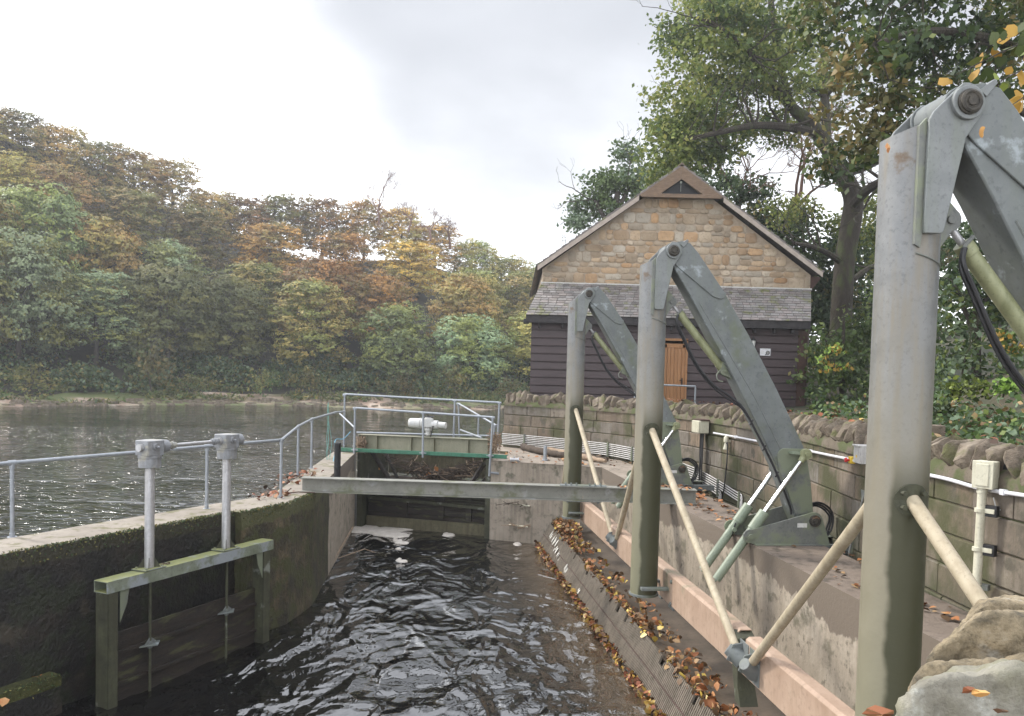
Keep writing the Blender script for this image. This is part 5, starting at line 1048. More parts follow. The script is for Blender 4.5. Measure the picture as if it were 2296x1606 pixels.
t = thing('rope_scrap', 'light blue rope hanging from the guard rail to the wall top', 'rope', tuple(onz(735, 1056, 2.1))); mb = MB(); mb.tube(catm([at(786, 968, 22.4), at(770, 984, 22.3), at(752, 987, 22), at(750, 1020, 21), at(742, 1048, 20.2), at(728, 1056, 19.8), at(718, 1053, 19.6)]), .009, 5); loc(mb.obj('rope_strand', 'rope_blue'), t)
# ------------------------------------------------------------------ services on the stone wall
def hitwall(x, y, off=0):
    r = ray(x, y); a_ = r.x/r.y; best = None
    for k in range(700):
        s_ = S1*k/700; p, tt, o_ = wp(s_); p = p-o_*off
        d_ = abs(p.x/p.y-a_)
        if best is None or d_ < best[0]: best = (d_, s_, p, tt, o_)
    _, s_, p, tt, o_ = best; return at(x, y, p.y), tt, -o_, s_   # point, tangent, into-channel normal, arc length
def wallbox(name, label, cat, x0, y0, x1, y1, depth, matn, off=.02):
    c, tt, nn_, s_ = hitwall((x0+x1)/2, (y0+y1)/2, off); k = c.y/F; w_ = (x1-x0)*k; h_ = (y1-y0)*k
    a_ = abs(tt.x/1.0); w_ = max(.14, min(.4, w_/max(.35, abs(tt.x)+abs(nn_.x)*.3)))
    t = thing(name, label, cat, tuple(c)); M = Matrix((tt, nn_, Vector((0, 0, 1)))).transposed()
    return t, c, tt, nn_, M, w_, h_
# switch box with cable bundle
t, c, tt, nn_, M, w_, h_ = wallbox('junction_box', 'cream switch box with black cable bundle beneath it', 'junction box', 1566, 943, 1602, 971, .2, 'cream')
mb = MB(); mb.box(nn_*.14, (w_, .22, h_), M); mb.obj('box_body', 'cream', t, bevel=.012); mb = MB(); mb.box(nn_*.262, (w_*.94, .03, h_*.94), M); mb.obj('box_lid', 'cream', t, bevel=.008)
mb = MB(); mb.box(nn_*.1+Vector((0, 0, h_/2+.015)), (w_*1.15, .3, .02), M); mb.obj('rain_cover', 'post_brown', t)
zb = -(c.z-2.0)
for j in range(6): q = tt*(-.08+.03*j)+nn_*.1; mb = MB(); mb.tube(catm([q+Vector((0, 0, -h_/2)), q+Vector((.01*math.sin(j), 0, -.5)), q*1.1+Vector((.015*math.cos(j*2), -.02, -1.0)), q+Vector((0, 0, zb-.25))]), .017, 8); mb.obj('cable', 'rubber', t)
# beacon and its cable
c, tt, nn_, s_ = hitwall(1628, 992, .1); t = thing('sensor_horn', 'small cream sensor horn on the wall above a thin black cable', 'sensor', tuple(c)); k = c.y/F
mb = MB(); z = Vector((0, 0, k)); mb.tube([z*15, z*11, z*4, z*0], [.02, .05, .055, .05], 18); mb.tube([z*0-z*1, -z*16], [.028, .062], 18); mb.tube([z*2-nn_*.12, z*2], .03, 10); mb.obj('horn_body', 'cream', t, bevel=.004)
mb = MB(); mb.tube(catm([z*-2+tt*.03, z*-4+tt*.09, z*-45+tt*.08, z*-70+tt*.04, z*-105-tt*.02, z*-128-tt*.1]), .014, 8); mb.obj('cable', 'rubber', t)
# white conduit run
pts = []
for x, y in ((1600, 971), (1650, 980), (1697, 989), (1760, 1001), (1817, 1012), (1870, 1023), (1926, 1034), (1960, 1041), (2010, 1050), (2077, 1064), (2130, 1076), (2196, 1095), (2250, 1104), (2296, 1111), (2360, 1122), (2450, 1142)):
    c, tt, nn_, s_ = hitwall(x, y, .06); pts.append(c)
t = thing('conduit_pipe', 'white plastic conduit running along the stone wall under the coping', 'conduit', tuple(pts[0])); mb = MB(); mb.tube(catm(pts), .020, 10); loc(mb.obj('pipe_run', 'pvc_white'), t)
for i in (1, 4, 7, 9, 12): mb = MB(); mb.box(pts[i], (.05, .07, .055)); loc(mb.obj('pipe_clip', 'pvc_white', bevel=.004), t)
# emergency stop
c, tt, nn_, s_ = hitwall(1915, 1032, .06); t = thing('emergency_stop', 'yellow emergency stop box with red mushroom button', 'emergency stop', tuple(c)); M = Matrix((tt, nn_, Vector((0, 0, 1)))).transposed()
mb = MB(); mb.box(nn_*.03, (.085, .07, .095), M); mb.obj('box_body', 'yellow', t, bevel=.008); mb = MB(); mb.tube([nn_*.06, nn_*.10], .016, 14); mb.tube([nn_*.10, nn_*.125], [.033, .030], 18); mb.obj('push_button', 'red', t, bevel=.003)
mb = MB(); mb.tube([tt*.04+nn_*.02, tt*.14+nn_*.02], .018, 10); mb.obj('cable_gland', 'pvc_white', t)
# grey box behind the big post
t, c, tt, nn_, M, w_, h_ = wallbox('junction_box', 'pale grey hinged box with a tiny yellow label, left of the nearest post', 'junction box', 1930, 998, 1966, 1040, .2, 'conduit'); w_ = .22
mb = MB(); mb.box(nn_*.07, (w_, .14, h_), M); mb.obj('box_body', 'conduit', t, bevel=.008); mb = MB(); mb.box(nn_*.15, (w_*.96, .02, h_*.96), M); mb.box(nn_*.155+Vector((0, 0, h_*.46)), (w_*1.04, .05, .02), M); mb.obj('box_lid', 'conduit', t, bevel=.004)
mb = MB(); mb.box(nn_*.1625-Vector((0, 0, .03)), (.03, .003, .035), M); mb.obj('warning_label', 'yellow', t)
# cream enclosure with down pipe on the right
c, tt, nn_, s_ = hitwall(2212, 1064, .12); t = thing('junction_box', 'cream enclosure on a black backboard with a cream down pipe, far right', 'junction box', tuple(c)); k = c.y/F; Z_ = Vector((0, 0, 1))
fw = Vector((-.80, -.60, 0)); fr = Vector((.60, -.80, 0)); M = Matrix((fr, fw, Z_)).transposed()
mb = MB(); mb.box(Vector((.17, .05, .0)), (.20, .03, 75*k), M); mb.obj('backboard', 'black', t, bevel=.003)
mb = MB(); mb.box((0, 0, 0), (.19, .13, 61*k), M); mb.obj('box_body', 'cream', t, bevel=.01); mb = MB(); mb.box(fw*.075, (.195, .03, 62*k), M); mb.box(fw*.095+fr*.0, (.12, .01, 50*k), M); mb.obj('box_lid', 'cream', t, bevel=.008)
b0, b1 = at(2203, 1094, c.y)-c, at(2190, 1311, c.y)-c; mb = MB(); mb.tube([b0, b1], .042, 18); mb.tube([b0+Vector((0, 0, -.0)), b0+Vector((0, 0, -.05))], .05, 18); mb.obj('down_pipe', 'cream', t)
for y in (1144, 1231): q = at(2200-(y-1094)*.06, y, c.y)-c; mb = MB(); mb.tube([q-Z_*.02, q+Z_*.02], .049, 18); mb.box(q+fr*.08, (.11, .02, .045), M); cl = mb.obj('pipe_bracket', 'cream', t, bevel=.003); mb = MB(); mb.box(q+fr*.14+Vector((0, .06, 0)), (.12, .07, .11), M); mb.obj('bracket_block', 'rubber', cl, bevel=.004)
q = at(2201, 1315, c.y)-c; mb = MB(); mb.box(q, (.14, .06, .06), M); mb.obj('base_clip', 'galv_dull', t, bevel=.004); mb = MB(); mb.tube(catm([Vector((.05, -.05, -.22)), Vector((.08, -.06, -.32)), Vector((.14, -.06, -.33)), Vector((.16, -.06, -.25))]), .006, 6); mb.obj('earth_wire', 'white_paint', t)
# bank of thin conduits along the foot of the wall
t = thing('conduit_bank', 'seven thin parallel conduits clipped low along the curved stone wall', 'conduits', (1, 24.5, 2.3))
def zrun(s): return float(np.interp(s, [0, 4.2, 6, 8.5, 10.5, 13], [2.50, 2.50, 2.44, 2.28, 2.06, 1.95]))
sEnd = [hitwall(1617, 1084)[3]+.05*k for k in range(3)]+[hitwall(1664, 1090)[3]+.05*k for k in range(4)]
for k in range(7):
    zk = (6-k)*.052 if k < 3 else (6-k)*.052
    e = sEnd[k]; pts = []
    for j in range(46): s_ = e*j/45; p, tt, o_ = wp(s_); pts.append(p-o_*.06+Vector((0, 0, zrun(s_)-.3+(k)*.052)))
    p, tt, o_ = wp(e+.05); pts += [p-o_*.06+Vector((0, 0, zrun(e)-.36+k*.052)), p-o_*.06+Vector((0, 0, 1.5))]
    mb = MB(); mb.tube(pts, .0145, 8); loc(mb.obj('conduit_tube', 'conduit', ang=50), t)
for s_ in (.9, 2.6, 4.2, 5.2, 6.9, 8.4, 9.6, 10.8):
    p, tt, o_ = wp(s_); mb = MB(); M = Matrix((tt, -o_, Vector((0, 0, 1)))).transposed(); mb.box(p-o_*.075+Vector((0, 0, zrun(s_)-.145)), (.05, .05, .40), M); loc(mb.obj('conduit_clip', 'galv_dull', bevel=.003), t)
for j, (x, y) in enumerate(((1925, 1190), (1934, 1205))):
    pass
t = thing('cable_bundle', 'thin grey cables dropping into the trench left of the nearest post', 'cables', (4.6, 11.4, 2)); c0, tt, nn_, s_ = hitwall(1935, 1150, .05)
for j in range(5): mb = MB(); q = c0+tt*(.03*j-.08); mb.tube(catm([q+Vector((0, 0, .3)), q+Vector((-.02*j, -.02, 0)), q+Vector((-.10-.02*j, -.05, -.4)), q+Vector((-.14-.03*j, -.05, -1.0))]), .009, 6); loc(mb.obj('cable', 'galv_dull'), t)
# ------------------------------------------------------------------ the stone and timber building
hs = thing('building', 'stone gabled building with slate lean-to roof and dark timber boarded front', 'building', (5.4, 29, 3.2))
def H(o, par=None):
    if par is None: return loc(o, hs)
    o.parent = par; o.matrix_parent_inverse = Matrix.Identity(4); return o
XL, XR, AP, AZ, EZL = .95, 10.32, 5.60, 11.52, 8.10
sl_ = (AZ-EZL)/(AP-XL)
mb = MB(); mb.prism([Vector((XL, 29.03, 7.3)), Vector((XR, 29.03, 7.3)), Vector((XR, 29.03, EZL)), Vector((AP, 29.03, AZ)), Vector((XL, 29.03, EZL))], (0, .35, 0)); sw = H(mb.obj('gable_wall', 'gable_mortar', smooth=False))
mb = MB(); rs_ = random.Random(5); z = 7.62
def stone(mb, x0, x1, z0, z1, y=29.03):
    d_ = rs_.uniform(.022, .05); e = .028; j = lambda: rs_.uniform(-.013, .013)
    w_, h_ = x1-x0, z1-z0; cx = min(.07, w_*.22); cz = min(.06, h_*.25)
    octo = [(x0+cx, z0), (x1-cx, z0), (x1, z0+cz), (x1, z1-cz), (x1-cx, z1), (x0+cx, z1), (x0, z1-cz), (x0, z0+cz)]; octo = [(a+j(), b+j()) for a, b in octo]; mx_, mz_ = (x0+x1)/2, (z0+z1)/2
    inn = [(a+(mx_-a)*e*2/max(w_, .1)*1.2, b+(mz_-b)*e*2/max(h_, .1)) for a, b in octo]
    vs = [(a, y+.01, b) for a, b in octo]+[(a, y-d_*.7, b) for a, b in octo]+[(a, y-d_+j()*.5, b) for a, b in inn]
    mb.add(vs, [(k, (k+1) % 8, 8+(k+1) % 8, 8+k) for k in range(8)]+[(8+k, 8+(k+1) % 8, 16+(k+1) % 8, 16+k) for k in range(8)]+[tuple(range(16, 24))])
while z < AZ-.2:
    h = rs_.choice([.17, .21, .25, .30, .36]); xl = XL if z+h < EZL else XL+(z+h-EZL)/sl_+.02; xr = XR if z+h < EZL else XR-(z+h-EZL)/sl_-.02
    if z+h > 10.72: h = 10.72-z
    if h < .08: break
    x = xl+.01
    while x < xr-.08:
        w_ = min(rs_.uniform(.22, .60)*(1.0 if h > .17 else .9), xr-x)
        if xr-(x+w_) < .15: w_ = xr-x-.01
        if h > .26 and rs_.random() < .45:
            f = rs_.uniform(.38, .62)
            if w_ > .42 and rs_.random() < .6: m2 = rs_.uniform(.35, .65); stone(mb, x+.011, x+w_*m2-.011, z+.011, z+h*f-.011); stone(mb, x+w_*m2+.011, x+w_-.011, z+.011, z+h*f-.011); stone(mb, x+.011, x+w_-.011, z+h*f+.011, z+h-.011)
            else: stone(mb, x+.011, x+w_-.011, z+.011, z+h*f-.011); stone(mb, x+.011, x+w_-.011, z+h*f+.011, z+h-.011)
        else: stone(mb, x+.011, x+w_-.011, z+.011, z+h-.011)
        x += w_
    z += h
H(mb.obj('facing_stones', 'gable_stone', ang=25), sw)
# main roof
BL, BR, RA = Vector((.84, 28.62, 8.20)), Vector((10.52, 28.62, 8.20)), Vector((5.62, 28.62, 11.66))
for a, nm in ((BL, 'roof_slope'), (BR, 'roof_slope')):
    mb = MB(); up_ = Vector((0, 0, .05)); ex = (a-RA).normalized()*.12; n2 = Vector((0, 12, 0)); rows = 22
    sgn = -1 if a is BL else 1
    mb.prism([RA, a+ex, a+ex+up_, RA+up_], n2)
    for k in range(rows):
        f0, f1 = k/rows, (k+1.15)/rows; p0, p1 = RA.lerp(a+ex, f0), RA.lerp(a+ex, min(1.01, f1)); mb.prism([p0+up_, p1+up_*1.9, p1+up_*1.6-Vector((0, 0, .02)), p0+up_*.8], n2+Vector((0, .05, 0)))
    H(mb.obj('roof_slope', 'slate', smooth=False))
    mb = MB(); dn = Vector((0, 0, -.17)); m_ = RA.lerp(a, .30); mb.prism([m_+dn*.0, a+ex*.8, a+ex*.8+dn*.95, m_+dn*1.0], (0, .035, 0)); H(mb.obj('verge_board', 'verge', smooth=False, bevel=.004))
    mb = MB(); mb.prism([RA+dn*.05, m_+dn*.05, m_+Vector((-sgn*.62, 0, .0)), RA+dn*2.7], (0, -.03, 0)); H(mb.obj('apex_board', 'oak_beam', smooth=False, bevel=.005))
mb = MB(); mb.prism([RA+Vector((-.16, 0, -.02)), RA+Vector((.16, 0, -.02)), RA+Vector((.0, 0, .13))], (0, 12, 0)); H(mb.obj('ridge_tiles', 'cope', smooth=False, bevel=.01))
mb = MB(); mb.box((5.62, 28.60, 10.63), (2.75, .07, .13)); H(mb.obj('tie_beam', 'oak_beam', bevel=.006))
mb = MB(); mb.prism([Vector((4.9, 28.72, 10.68)), Vector((6.34, 28.72, 10.68)), Vector((5.62, 28.72, 11.25))], (0, .02, 0)); H(mb.obj('vent_recess', 'black', smooth=False))
mb = MB(); mb.tube([(5.60, 28.6, 11.10), (5.60, 28.6, 10.78)], .012, 6); mb.tube([(5.60, 28.6, 11.12), (5.60, 28.6, 11.05)], .04, 10); H(mb.obj('hanging_hook', 'galv_dull'))
mb = MB(); mb.prism([Vector((10.32, 29.05, 7.5)), Vector((10.32, 29.05, 8.05)), Vector((10.66, 29.05, 8.05)), Vector((10.66, 29.05, 7.95))], (0, 11, 0)); H(mb.obj('eaves_soffit', 'post_brown', smooth=False))
mb = MB(); mb.prism([Vector((10.3, 29.4, 3)), Vector((10.3, 40, 3)), Vector((.98, 40, 3)), Vector((.98, 29.4, 3))], (0, 0, 5.1)); H(mb.obj('rear_walls', 'gable_mortar', smooth=False))
mb = MB(); mb.prism([Vector((.90, 28.97, 7.56)), Vector((10.36, 28.97, 7.56)), Vector((10.36, 28.97, 7.63)), Vector((.90, 28.97, 7.63))], (0, .06, 0)); H(mb.obj('lead_flashing', 'lead', bevel=.004))
# lean-to roof of slates
TL, TR, EL, ER = Vector((.92, 28.98, 7.57)), Vector((10.34, 28.98, 7.57)), Vector((.38, 27.2, 6.34)), Vector((9.74, 27.2, 6.34))
mb = MB(); mb.prism([TL, TR, ER, EL], (0, 0, -.08), 1); rows = 13
for r_ in range(rows):
    f0, f1 = r_/rows, (r_+1.25)/rows; h0 = .012+.0; x = 0
    while x < 1:
        w_ = rs_.uniform(.020, .034); x1 = min(1, x+w_)
        if 1-x1 < .012: x1 = 1
        jj = rs_.uniform(-.005, .006); g_ = .0008; nu = Vector((0, -.57, .82)); ffs = f0+(0 if r_ else 0); fe = min(1.012, f1)+jj
        a_, b_, c_, d_ = TL.lerp(TR, x+g_), TL.lerp(TR, x1-g_), EL.lerp(ER, x1-g_), EL.lerp(ER, x+g_)
        q = [a_.lerp(d_, ffs)+nu*.004, b_.lerp(c_, ffs)+nu*.004, b_.lerp(c_, fe)+nu*(.026+jj*.6), a_.lerp(d_, fe)+nu*(.026+jj*.6)]
        mb.add(q+[v+nu*.022 for v in q], [(4, 5, 6, 7), (3, 7, 6, 2), (0, 4, 7, 3), (1, 2, 6, 5)]); x = x1
lr = H(mb.obj('lean_to_roof', ['slate', 'fascia'], smooth=False))
# timber front
mb = MB(); x0, x1, yb = .58, 9.44, 27.5; z = 3.0; pitch = .262
while z < 6.1:
    h = min(pitch, 6.15-z)
    for xa, xb in (((x0, 4.93), (5.78, x1)) if z < 5.6 else ((x0, x1),)):
        mb.prism([Vector((xa, yb-.03, z)), Vector((xa, yb-.035, z+.02)), Vector((xa, yb-.008, z+h-.03)), Vector((xa, yb+.012, z+h-.022)), Vector((xa, yb+.012, z+h-.002)), Vector((xa, yb+.05, z+h)), Vector((xa, yb+.05, z))], (xb-xa, 0, 0))
    z += pitch
tf = H(mb.obj('timber_front', 'board_dark', smooth=False))
mb = MB(); mb.prism([Vector((x0, 27.52, 3)), Vector((.95, 29, 3)), Vector((.95, 29, 7.4)), Vector((x0, 27.52, 6.2))], (.05, 0, 0)); H(mb.obj('side_boards', 'post_brown', smooth=False)); mb = MB(); mb.prism([Vector((9.72, 27.52, 3)), Vector((10.3, 29, 3)), Vector((10.3, 29, 7.4)), Vector((9.72, 27.52, 6.2))], (.05, 0, 0)); H(mb.obj('side_boards', 'post_brown', smooth=False))
mb = MB(); mb.box((9.60, 27.56, 4.6), (.30, .1, 3.2)); H(mb.obj('corner_post', 'post_brown', bevel=.01))
mb = MB(); mb.box((5.06, 27.22, 6.22), (9.36, .05, .16)); mb.box((5.06, 27.25, 6.12), (9.30, .10, .05)); H(mb.obj('eaves_fascia', 'fascia', bevel=.005))
mb = MB(); mb.box((.40, 27.35, 6.14), (.18, .3, .16)); H(mb.obj('gutter_end', 'black', bevel=.02))
for x in (.85, 1.6, 2.4, 5.2, 7.3, 7.95, 8.6, 9.2): mb = MB(); mb.box((x, 27.40, 6.03), (.07, .26, .16)); H(mb.obj('rafter_foot', 'fascia', bevel=.004))
# door
dr = thing('tmp', None, None); bpy.data.objects.remove(dr)
mb = MB()
for k in range(6): xa = 5.0+k*.118; mb.box((xa+.058, 27.50, 4.52), (.112, .035, 2.0))
mb.box((5.35, 27.475, 5.46), (.70, .03, .14)); mb.box((5.35, 27.475, 3.6), (.70, .03, .2)); mb.box((5.05, 27.475, 4.5), (.10, .03, 2.0)); mb.box((5.66, 27.475, 4.5), (.10, .03, 2.0))
door = H(mb.obj('door', 'door_wood', smooth=False, bevel=.006)); mb = MB(); mb.box((4.96, 27.46, 4.6), (.07, .08, 2.15)); mb.box((5.75, 27.46, 4.6), (.07, .08, 2.15)); mb.box((5.355, 27.46, 5.66), (.86, .08, .08)); H(mb.obj('door_frame', 'door_wood', bevel=.005), door)
mb = MB(); mb.box((5.62, 27.45, 4.28), (.04, .015, .22)); mb.tube([(5.62, 27.45, 4.32), (5.62, 27.40, 4.32), (5.52, 27.40, 4.32)], .011, 8); H(mb.obj('door_handle', 'black'), door)
# lantern and notice
c = at(1689, 769, 27.3); lt = MB(); 
mb = MB(); mb.tube([c+Vector((0, 0, .20)), c+Vector((0, 0, .13)), c+Vector((0, 0, .08))], [.01, .05, .12], 8); mb.tube([c+Vector((0, 0, -.17)), c+Vector((0, 0, -.22))], [.055, .02], 8)
for k in range(4): a_ = R(45+90*k); mb.tube([c+Vector((.10*math.cos(a_), .10*math.sin(a_), .08)), c+Vector((.055*math.cos(a_), .055*math.sin(a_), -.17))], .008, 5)
mb.tube([c+Vector((0, 0, -.2)), c+Vector((.08, .05, -.3)), c+Vector((.12, .18, -.3))], .014, 6); mb.tube([c+Vector((.12, .15, -.38)), c+Vector((.12, .15, -.24))], .035, 8); lan = H(mb.obj('wall_lantern', 'black'))
mb = MB(); mb.tube([c+Vector((0, 0, .075)), c+Vector((0, 0, -.165))], [.09, .048], 8); H(mb.obj('lantern_glass', 'white_paint'), lan)
a_, b_ = at(1704.5, 781.5, 27.44), at(1727.5, 798, 27.44); w_, h_ = b_.x-a_.x, a_.z-b_.z; sx, sz = (a_.x+b_.x)/2, (a_.z+b_.z)/2-.0
mb = MB(); mb.box((sx, 27.455, sz), (w_, .012, h_)); sg_ = H(mb.obj('notice_board', 'pvc_white', bevel=.002))
mb = MB(); cc = Vector((sx+w_*.24, 27.4465, sz-h_*.10)); mb.tube([cc, cc+Vector((0, -.003, 0))], h_*.29, 24); mb.box(cc+Vector((-h_*.24, -.0015, -h_*.22)), (h_*.3, .003, h_*.12), Matrix.Rotation(R(-30), 3, 'Y')); em = H(mb.obj('round_emblem', 'rubber'), sg_)
mb = MB()
for k in range(4): mb.box(cc+Vector((0, -.0045, h_*.17-k*h_*.11)), (h_*(.22 if k in (0, 3) else .40), .002, h_*.055))
H(mb.obj('emblem_lettering', 'conduit'), sg_)
mb = MB()
mb.box((sx-w_*.02, 27.4475, sz+h_*.34), (w_*.55, .002, h_*.05))
for k in range(6): mb.box((sx-w_*.28, 27.4475, sz+h_*.18-k*h_*.085), (w_*.26, .002, h_*.025))
H(mb.obj('small_print', 'conduit'), sg_)
mb = MB(); 
t = thing('guard_rail', 'short tube guard rail in front of the wooden door', 'guard rail', (5.3, 26.3, 3.2)); Yr = 26.2
a_, b_, c_ = at(1424, 861, Yr), at(1559.5, 866.5, Yr), at(1557, 915, Yr); mb = MB(); mb.tube([a_, b_], .028, 12); loc(mb.obj('top_rail', 'rail_galv'), t)
for q in (b_, a_): mb = MB(); mb.tube([q, Vector((q.x, q.y, 3.1))], .028, 12); loc(mb.obj('rail_post', 'rail_galv'), t)
# ------------------------------------------------------------------ foreground coping stones of the near wall
def slab(name, label, outline, Y, depth, matn, seed, dirv=(.25, 1, 0), vox=.009, amp=.035, cat='coping stone', lean=0):
    P3 = [at(x, y, Y+lean*(1606-y)/600) for x, y in outline]; c = sum(P3, Vector())/len(P3); t = thing(name, label, cat, tuple(c), 0, 'large coping stones in the foreground')
    dv_ = (c-Vector((0, 0, EZ))).normalized(); mb = MB(); mb.prism(P3, dv_*depth); o = loc(mb.obj('stone', matn, smooth=False), t)
    bv = o.modifiers.new('b', 'BEVEL'); bv.width = depth*.07; bv.segments = 2; bv.limit_method = 'NONE'
    rm = o.modifiers.new('r', 'REMESH'); rm.mode = 'VOXEL'; rm.voxel_size = vox; rm.use_smooth_shade = True
    sm_ = o.modifiers.new('s', 'SMOOTH'); sm_.iterations = 3
    for sc_, st in ((.28, amp), (.07, amp*.8), (.022, amp*.42)):
        tx = bpy.data.textures.new('rough', 'CLOUDS'); tx.noise_scale = sc_; tx.noise_depth = 4; d_ = o.modifiers.new('d', 'DISPLACE'); d_.texture = tx; d_.strength = st; d_.mid_level = .5; d_.texture_coords = 'GLOBAL'
    return t
slab('coping_stone', 'rounded grey brown stone at the right edge, farthest of the three foreground stones', [(2140, 1440), (2150, 1400), (2180, 1360), (2215, 1342), (2262, 1338), (2330, 1350), (2420, 1380), (2420, 1560), (2150, 1560)], 2.3, .4, 'boulder_brown', 1)
slab('coping_stone', 'big ochre and grey slab with pale rim, middle of the three foreground stones', [(2052, 1520), (2075, 1488), (2108, 1450), (2135, 1418), (2170, 1388), (2205, 1372), (2260, 1366), (2330, 1374), (2460, 1400), (2460, 1640), (2040, 1640)], 1.75, .34, 'boulder_brown', 2)
slab('coping_stone', 'flat grey green slab filling the bottom right corner, nearest foreground stone', [(2002, 1640), (2022, 1575), (2055, 1532), (2105, 1512), (2180, 1500), (2290, 1488), (2420, 1488), (2460, 1700), (2000, 1700)], 1.32, .30, 'boulder_grey', 3, lean=-.0)
slab('coping_stone', 'thin lichen spotted stone wedge between the two nearest foreground slabs', [(2042, 1560), (2060, 1510), (2100, 1490), (2160, 1492), (2230, 1482), (2300, 1474), (2420, 1468), (2420, 1640), (2040, 1640)], 1.56, .20, 'boulder_brown', 4)
for (x, y, Y_, lb, sz_) in ((2165, 1545, 1.30, 'crumpled orange leaf on the nearest grey slab', .014), (2192, 1551, 1.295, 'second orange leaf beside it on the grey slab', .016), (2240, 1592, 1.29, 'dull olive leaf low on the grey slab', .012)):
    c = at(x, y, Y_-.03); mb = MB(); rr = random.Random(x); pts = [c+Vector((math.cos(a)*sz_*rr.uniform(.6, 1.15), rr.uniform(-.008, .0), math.sin(a)*sz_*.45*rr.uniform(.6, 1.1))) for a in np.linspace(0, 2*math.pi, 9, endpoint=False)]
    mb.add([c+Vector((0, -.012, .003))]+pts, [(0, 1+k, 1+(k+1) % 9) for k in range(9)]); o = mb.obj('fallen_leaf', 'fall_orange' if sz_ > .013 else 'fall_brown', ang=20); tag(o, lb, 'leaf')
c = at(1972, 1600, 1.55); mb = MB(); rr = random.Random(3); pts = [c+Vector((math.cos(a)*.034*rr.uniform(.7, 1.2), rr.uniform(-.012, .012), math.sin(a)*.014*rr.uniform(.6, 1.1))) for a in np.linspace(0, 2*math.pi, 11, endpoint=False)]
mb.add([c+Vector((0, -.014, .004))]+pts, [(0, 1+k, 1+(k+1) % 11) for k in range(11)]); tag(mb.obj('fallen_leaf', 'fall_orange', ang=20), 'large orange leaf at the bottom edge below the nearest post', 'leaf')
for (sgx, lst) in ((0, ((2180-0, 0),)),):
    pass
for (x, y, s_, Yp, lb) in ((2202, 296, .035, 5.05, 'curled orange leaf stuck below the nearest pivot pin'), (1991, 332, .03, 5.2, 'orange leaf stuck on the left edge of the nearest post')):
    c = at(x, y, Yp); mb = MB(); rr = random.Random(x); pts = [c+Vector((math.cos(a)*s_*.5*rr.uniform(.7, 1.2), rr.uniform(-.006, .006), math.sin(a)*s_*1.2*rr.uniform(.7, 1.1))) for a in np.linspace(0, 2*math.pi, 9, endpoint=False)]
    mb.add([c+Vector((0, -.01, 0))]+pts, [(0, 1+k, 1+(k+1) % 9) for k in range(9)]); tag(mb.obj('fallen_leaf', 'fall_orange', ang=20), lb, 'leaf')
# ------------------------------------------------------------------ trees of the far bank
def tree_variant(kind, seed, H_=11, R_=4.6, n_l=16, dens=80, lf=.23, trunkmat='bark_far'):
    """one broadleaf tree: crown of leaf clumps on many lobes, trunk with limbs; returned as hidden-free template objects"""
    rr = random.Random(seed); ls = []
    ga = math.pi*(3-math.sqrt(5)); n_l = 46
    for k in range(n_l):       # boughs stacked round a tall crown, with dark gaps between them
        h = .16+.80*((k+.5)/n_l)**.9; a = k*ga+rr.uniform(-.3, .3); q_ = min(1, math.sqrt(max(0, 1-((h-.42)/.60)**2)))*(.86+.14*math.sin(h*23+a)); s = rr.uniform(.85, 1.4)*R_/4.6
        ls.append(((math.cos(a)*q_*R_*.78, math.sin(a)*q_*R_*.78, H_*h), (s*1.4, s*1.4, s*.85)))
    ls.append(((0, 0, H_*.93), (1.3, 1.3, .8))); ls.append(((0, 0, H_*.5), (R_*.55, R_*.55, H_*.36)))
    P = lobes(ls, dens*.30, sprig=.16, per=9, fill=.12, cull=-.3)
    LN = lobes.normals[P[:, 2] > .4]; P = P[P[:, 2] > .4]
    t = thing('broadleaf_tree', '', 'tree')
    mi = None; mats = kind
    r_ = noise_pick(P, len(mats), seed)
    ctr = np.array([0, 0, H_*.5]); nr = P-ctr; nr /= np.linalg.norm(nr, axis=1)[:, None]
    leafmesh('crown', P, lf, mats, r_, up=.35, par=t, aspect=.8, nrm=nr*.5+LN*1.6)
    mb = MB(); random.seed(seed); mb.tube([(0, 0, -1), (.1, 0, H_*.3), (.0, .1, H_*.7)], [.28, .2, .06], 7)
    for k in range(7): branchy(mb, Vector((0.05, 0, H_*(.2+.07*k))), Vector((math.cos(k*2.4), math.sin(k*2.4), .7)).normalized(), R_*.55, .09, 1, .5, .3, .02)
    mb.obj('trunk', trunkmat, t); return t
def noise_pick(P, n, seed):
    v = np.sin(P[:, 0]*1.3+seed)+np.sin(P[:, 1]*1.1+seed*2.1)+np.sin(P[:, 2]*1.7+seed*.7)+rng.normal(0, .5, len(P))
    return np.clip(((v+2.2)/4.4*n).astype(int), 0, n-1)
kinds = {'dark green': ['far_green', 'far_dark'], 'pale sage green': ['far_sage', 'far_green'], 'olive green': ['far_olive', 'far_green'], 'rust brown': ['far_rust', 'far_olive'], 'golden orange': ['far_gold', 'far_rust', 'far_olive']}
tmpl = {}
for i, (kn, ml) in enumerate(kinds.items()):
    for v in range(2): tmpl[(kn, v)] = tree_variant(ml, 11+i*7+v*3, 14 if v == 0 else 12, 4.6 if v == 0 else 5.2)
def skyline(x): return float(np.interp(x, [-400, 0, 130, 250, 400, 480, 620, 700, 860, 960, 1100, 1190, 1350], [215, 240, 275, 322, 372, 425, 445, 448, 455, 500, 560, 588, 610]))
used = set(); KK = []
rowsd = [(10.5, None), (18, None), (29, None), (43, None)]
rowname = ['tall waterside row', 'second row up', 'third row up', 'skyline row']
rt = random.Random(21)
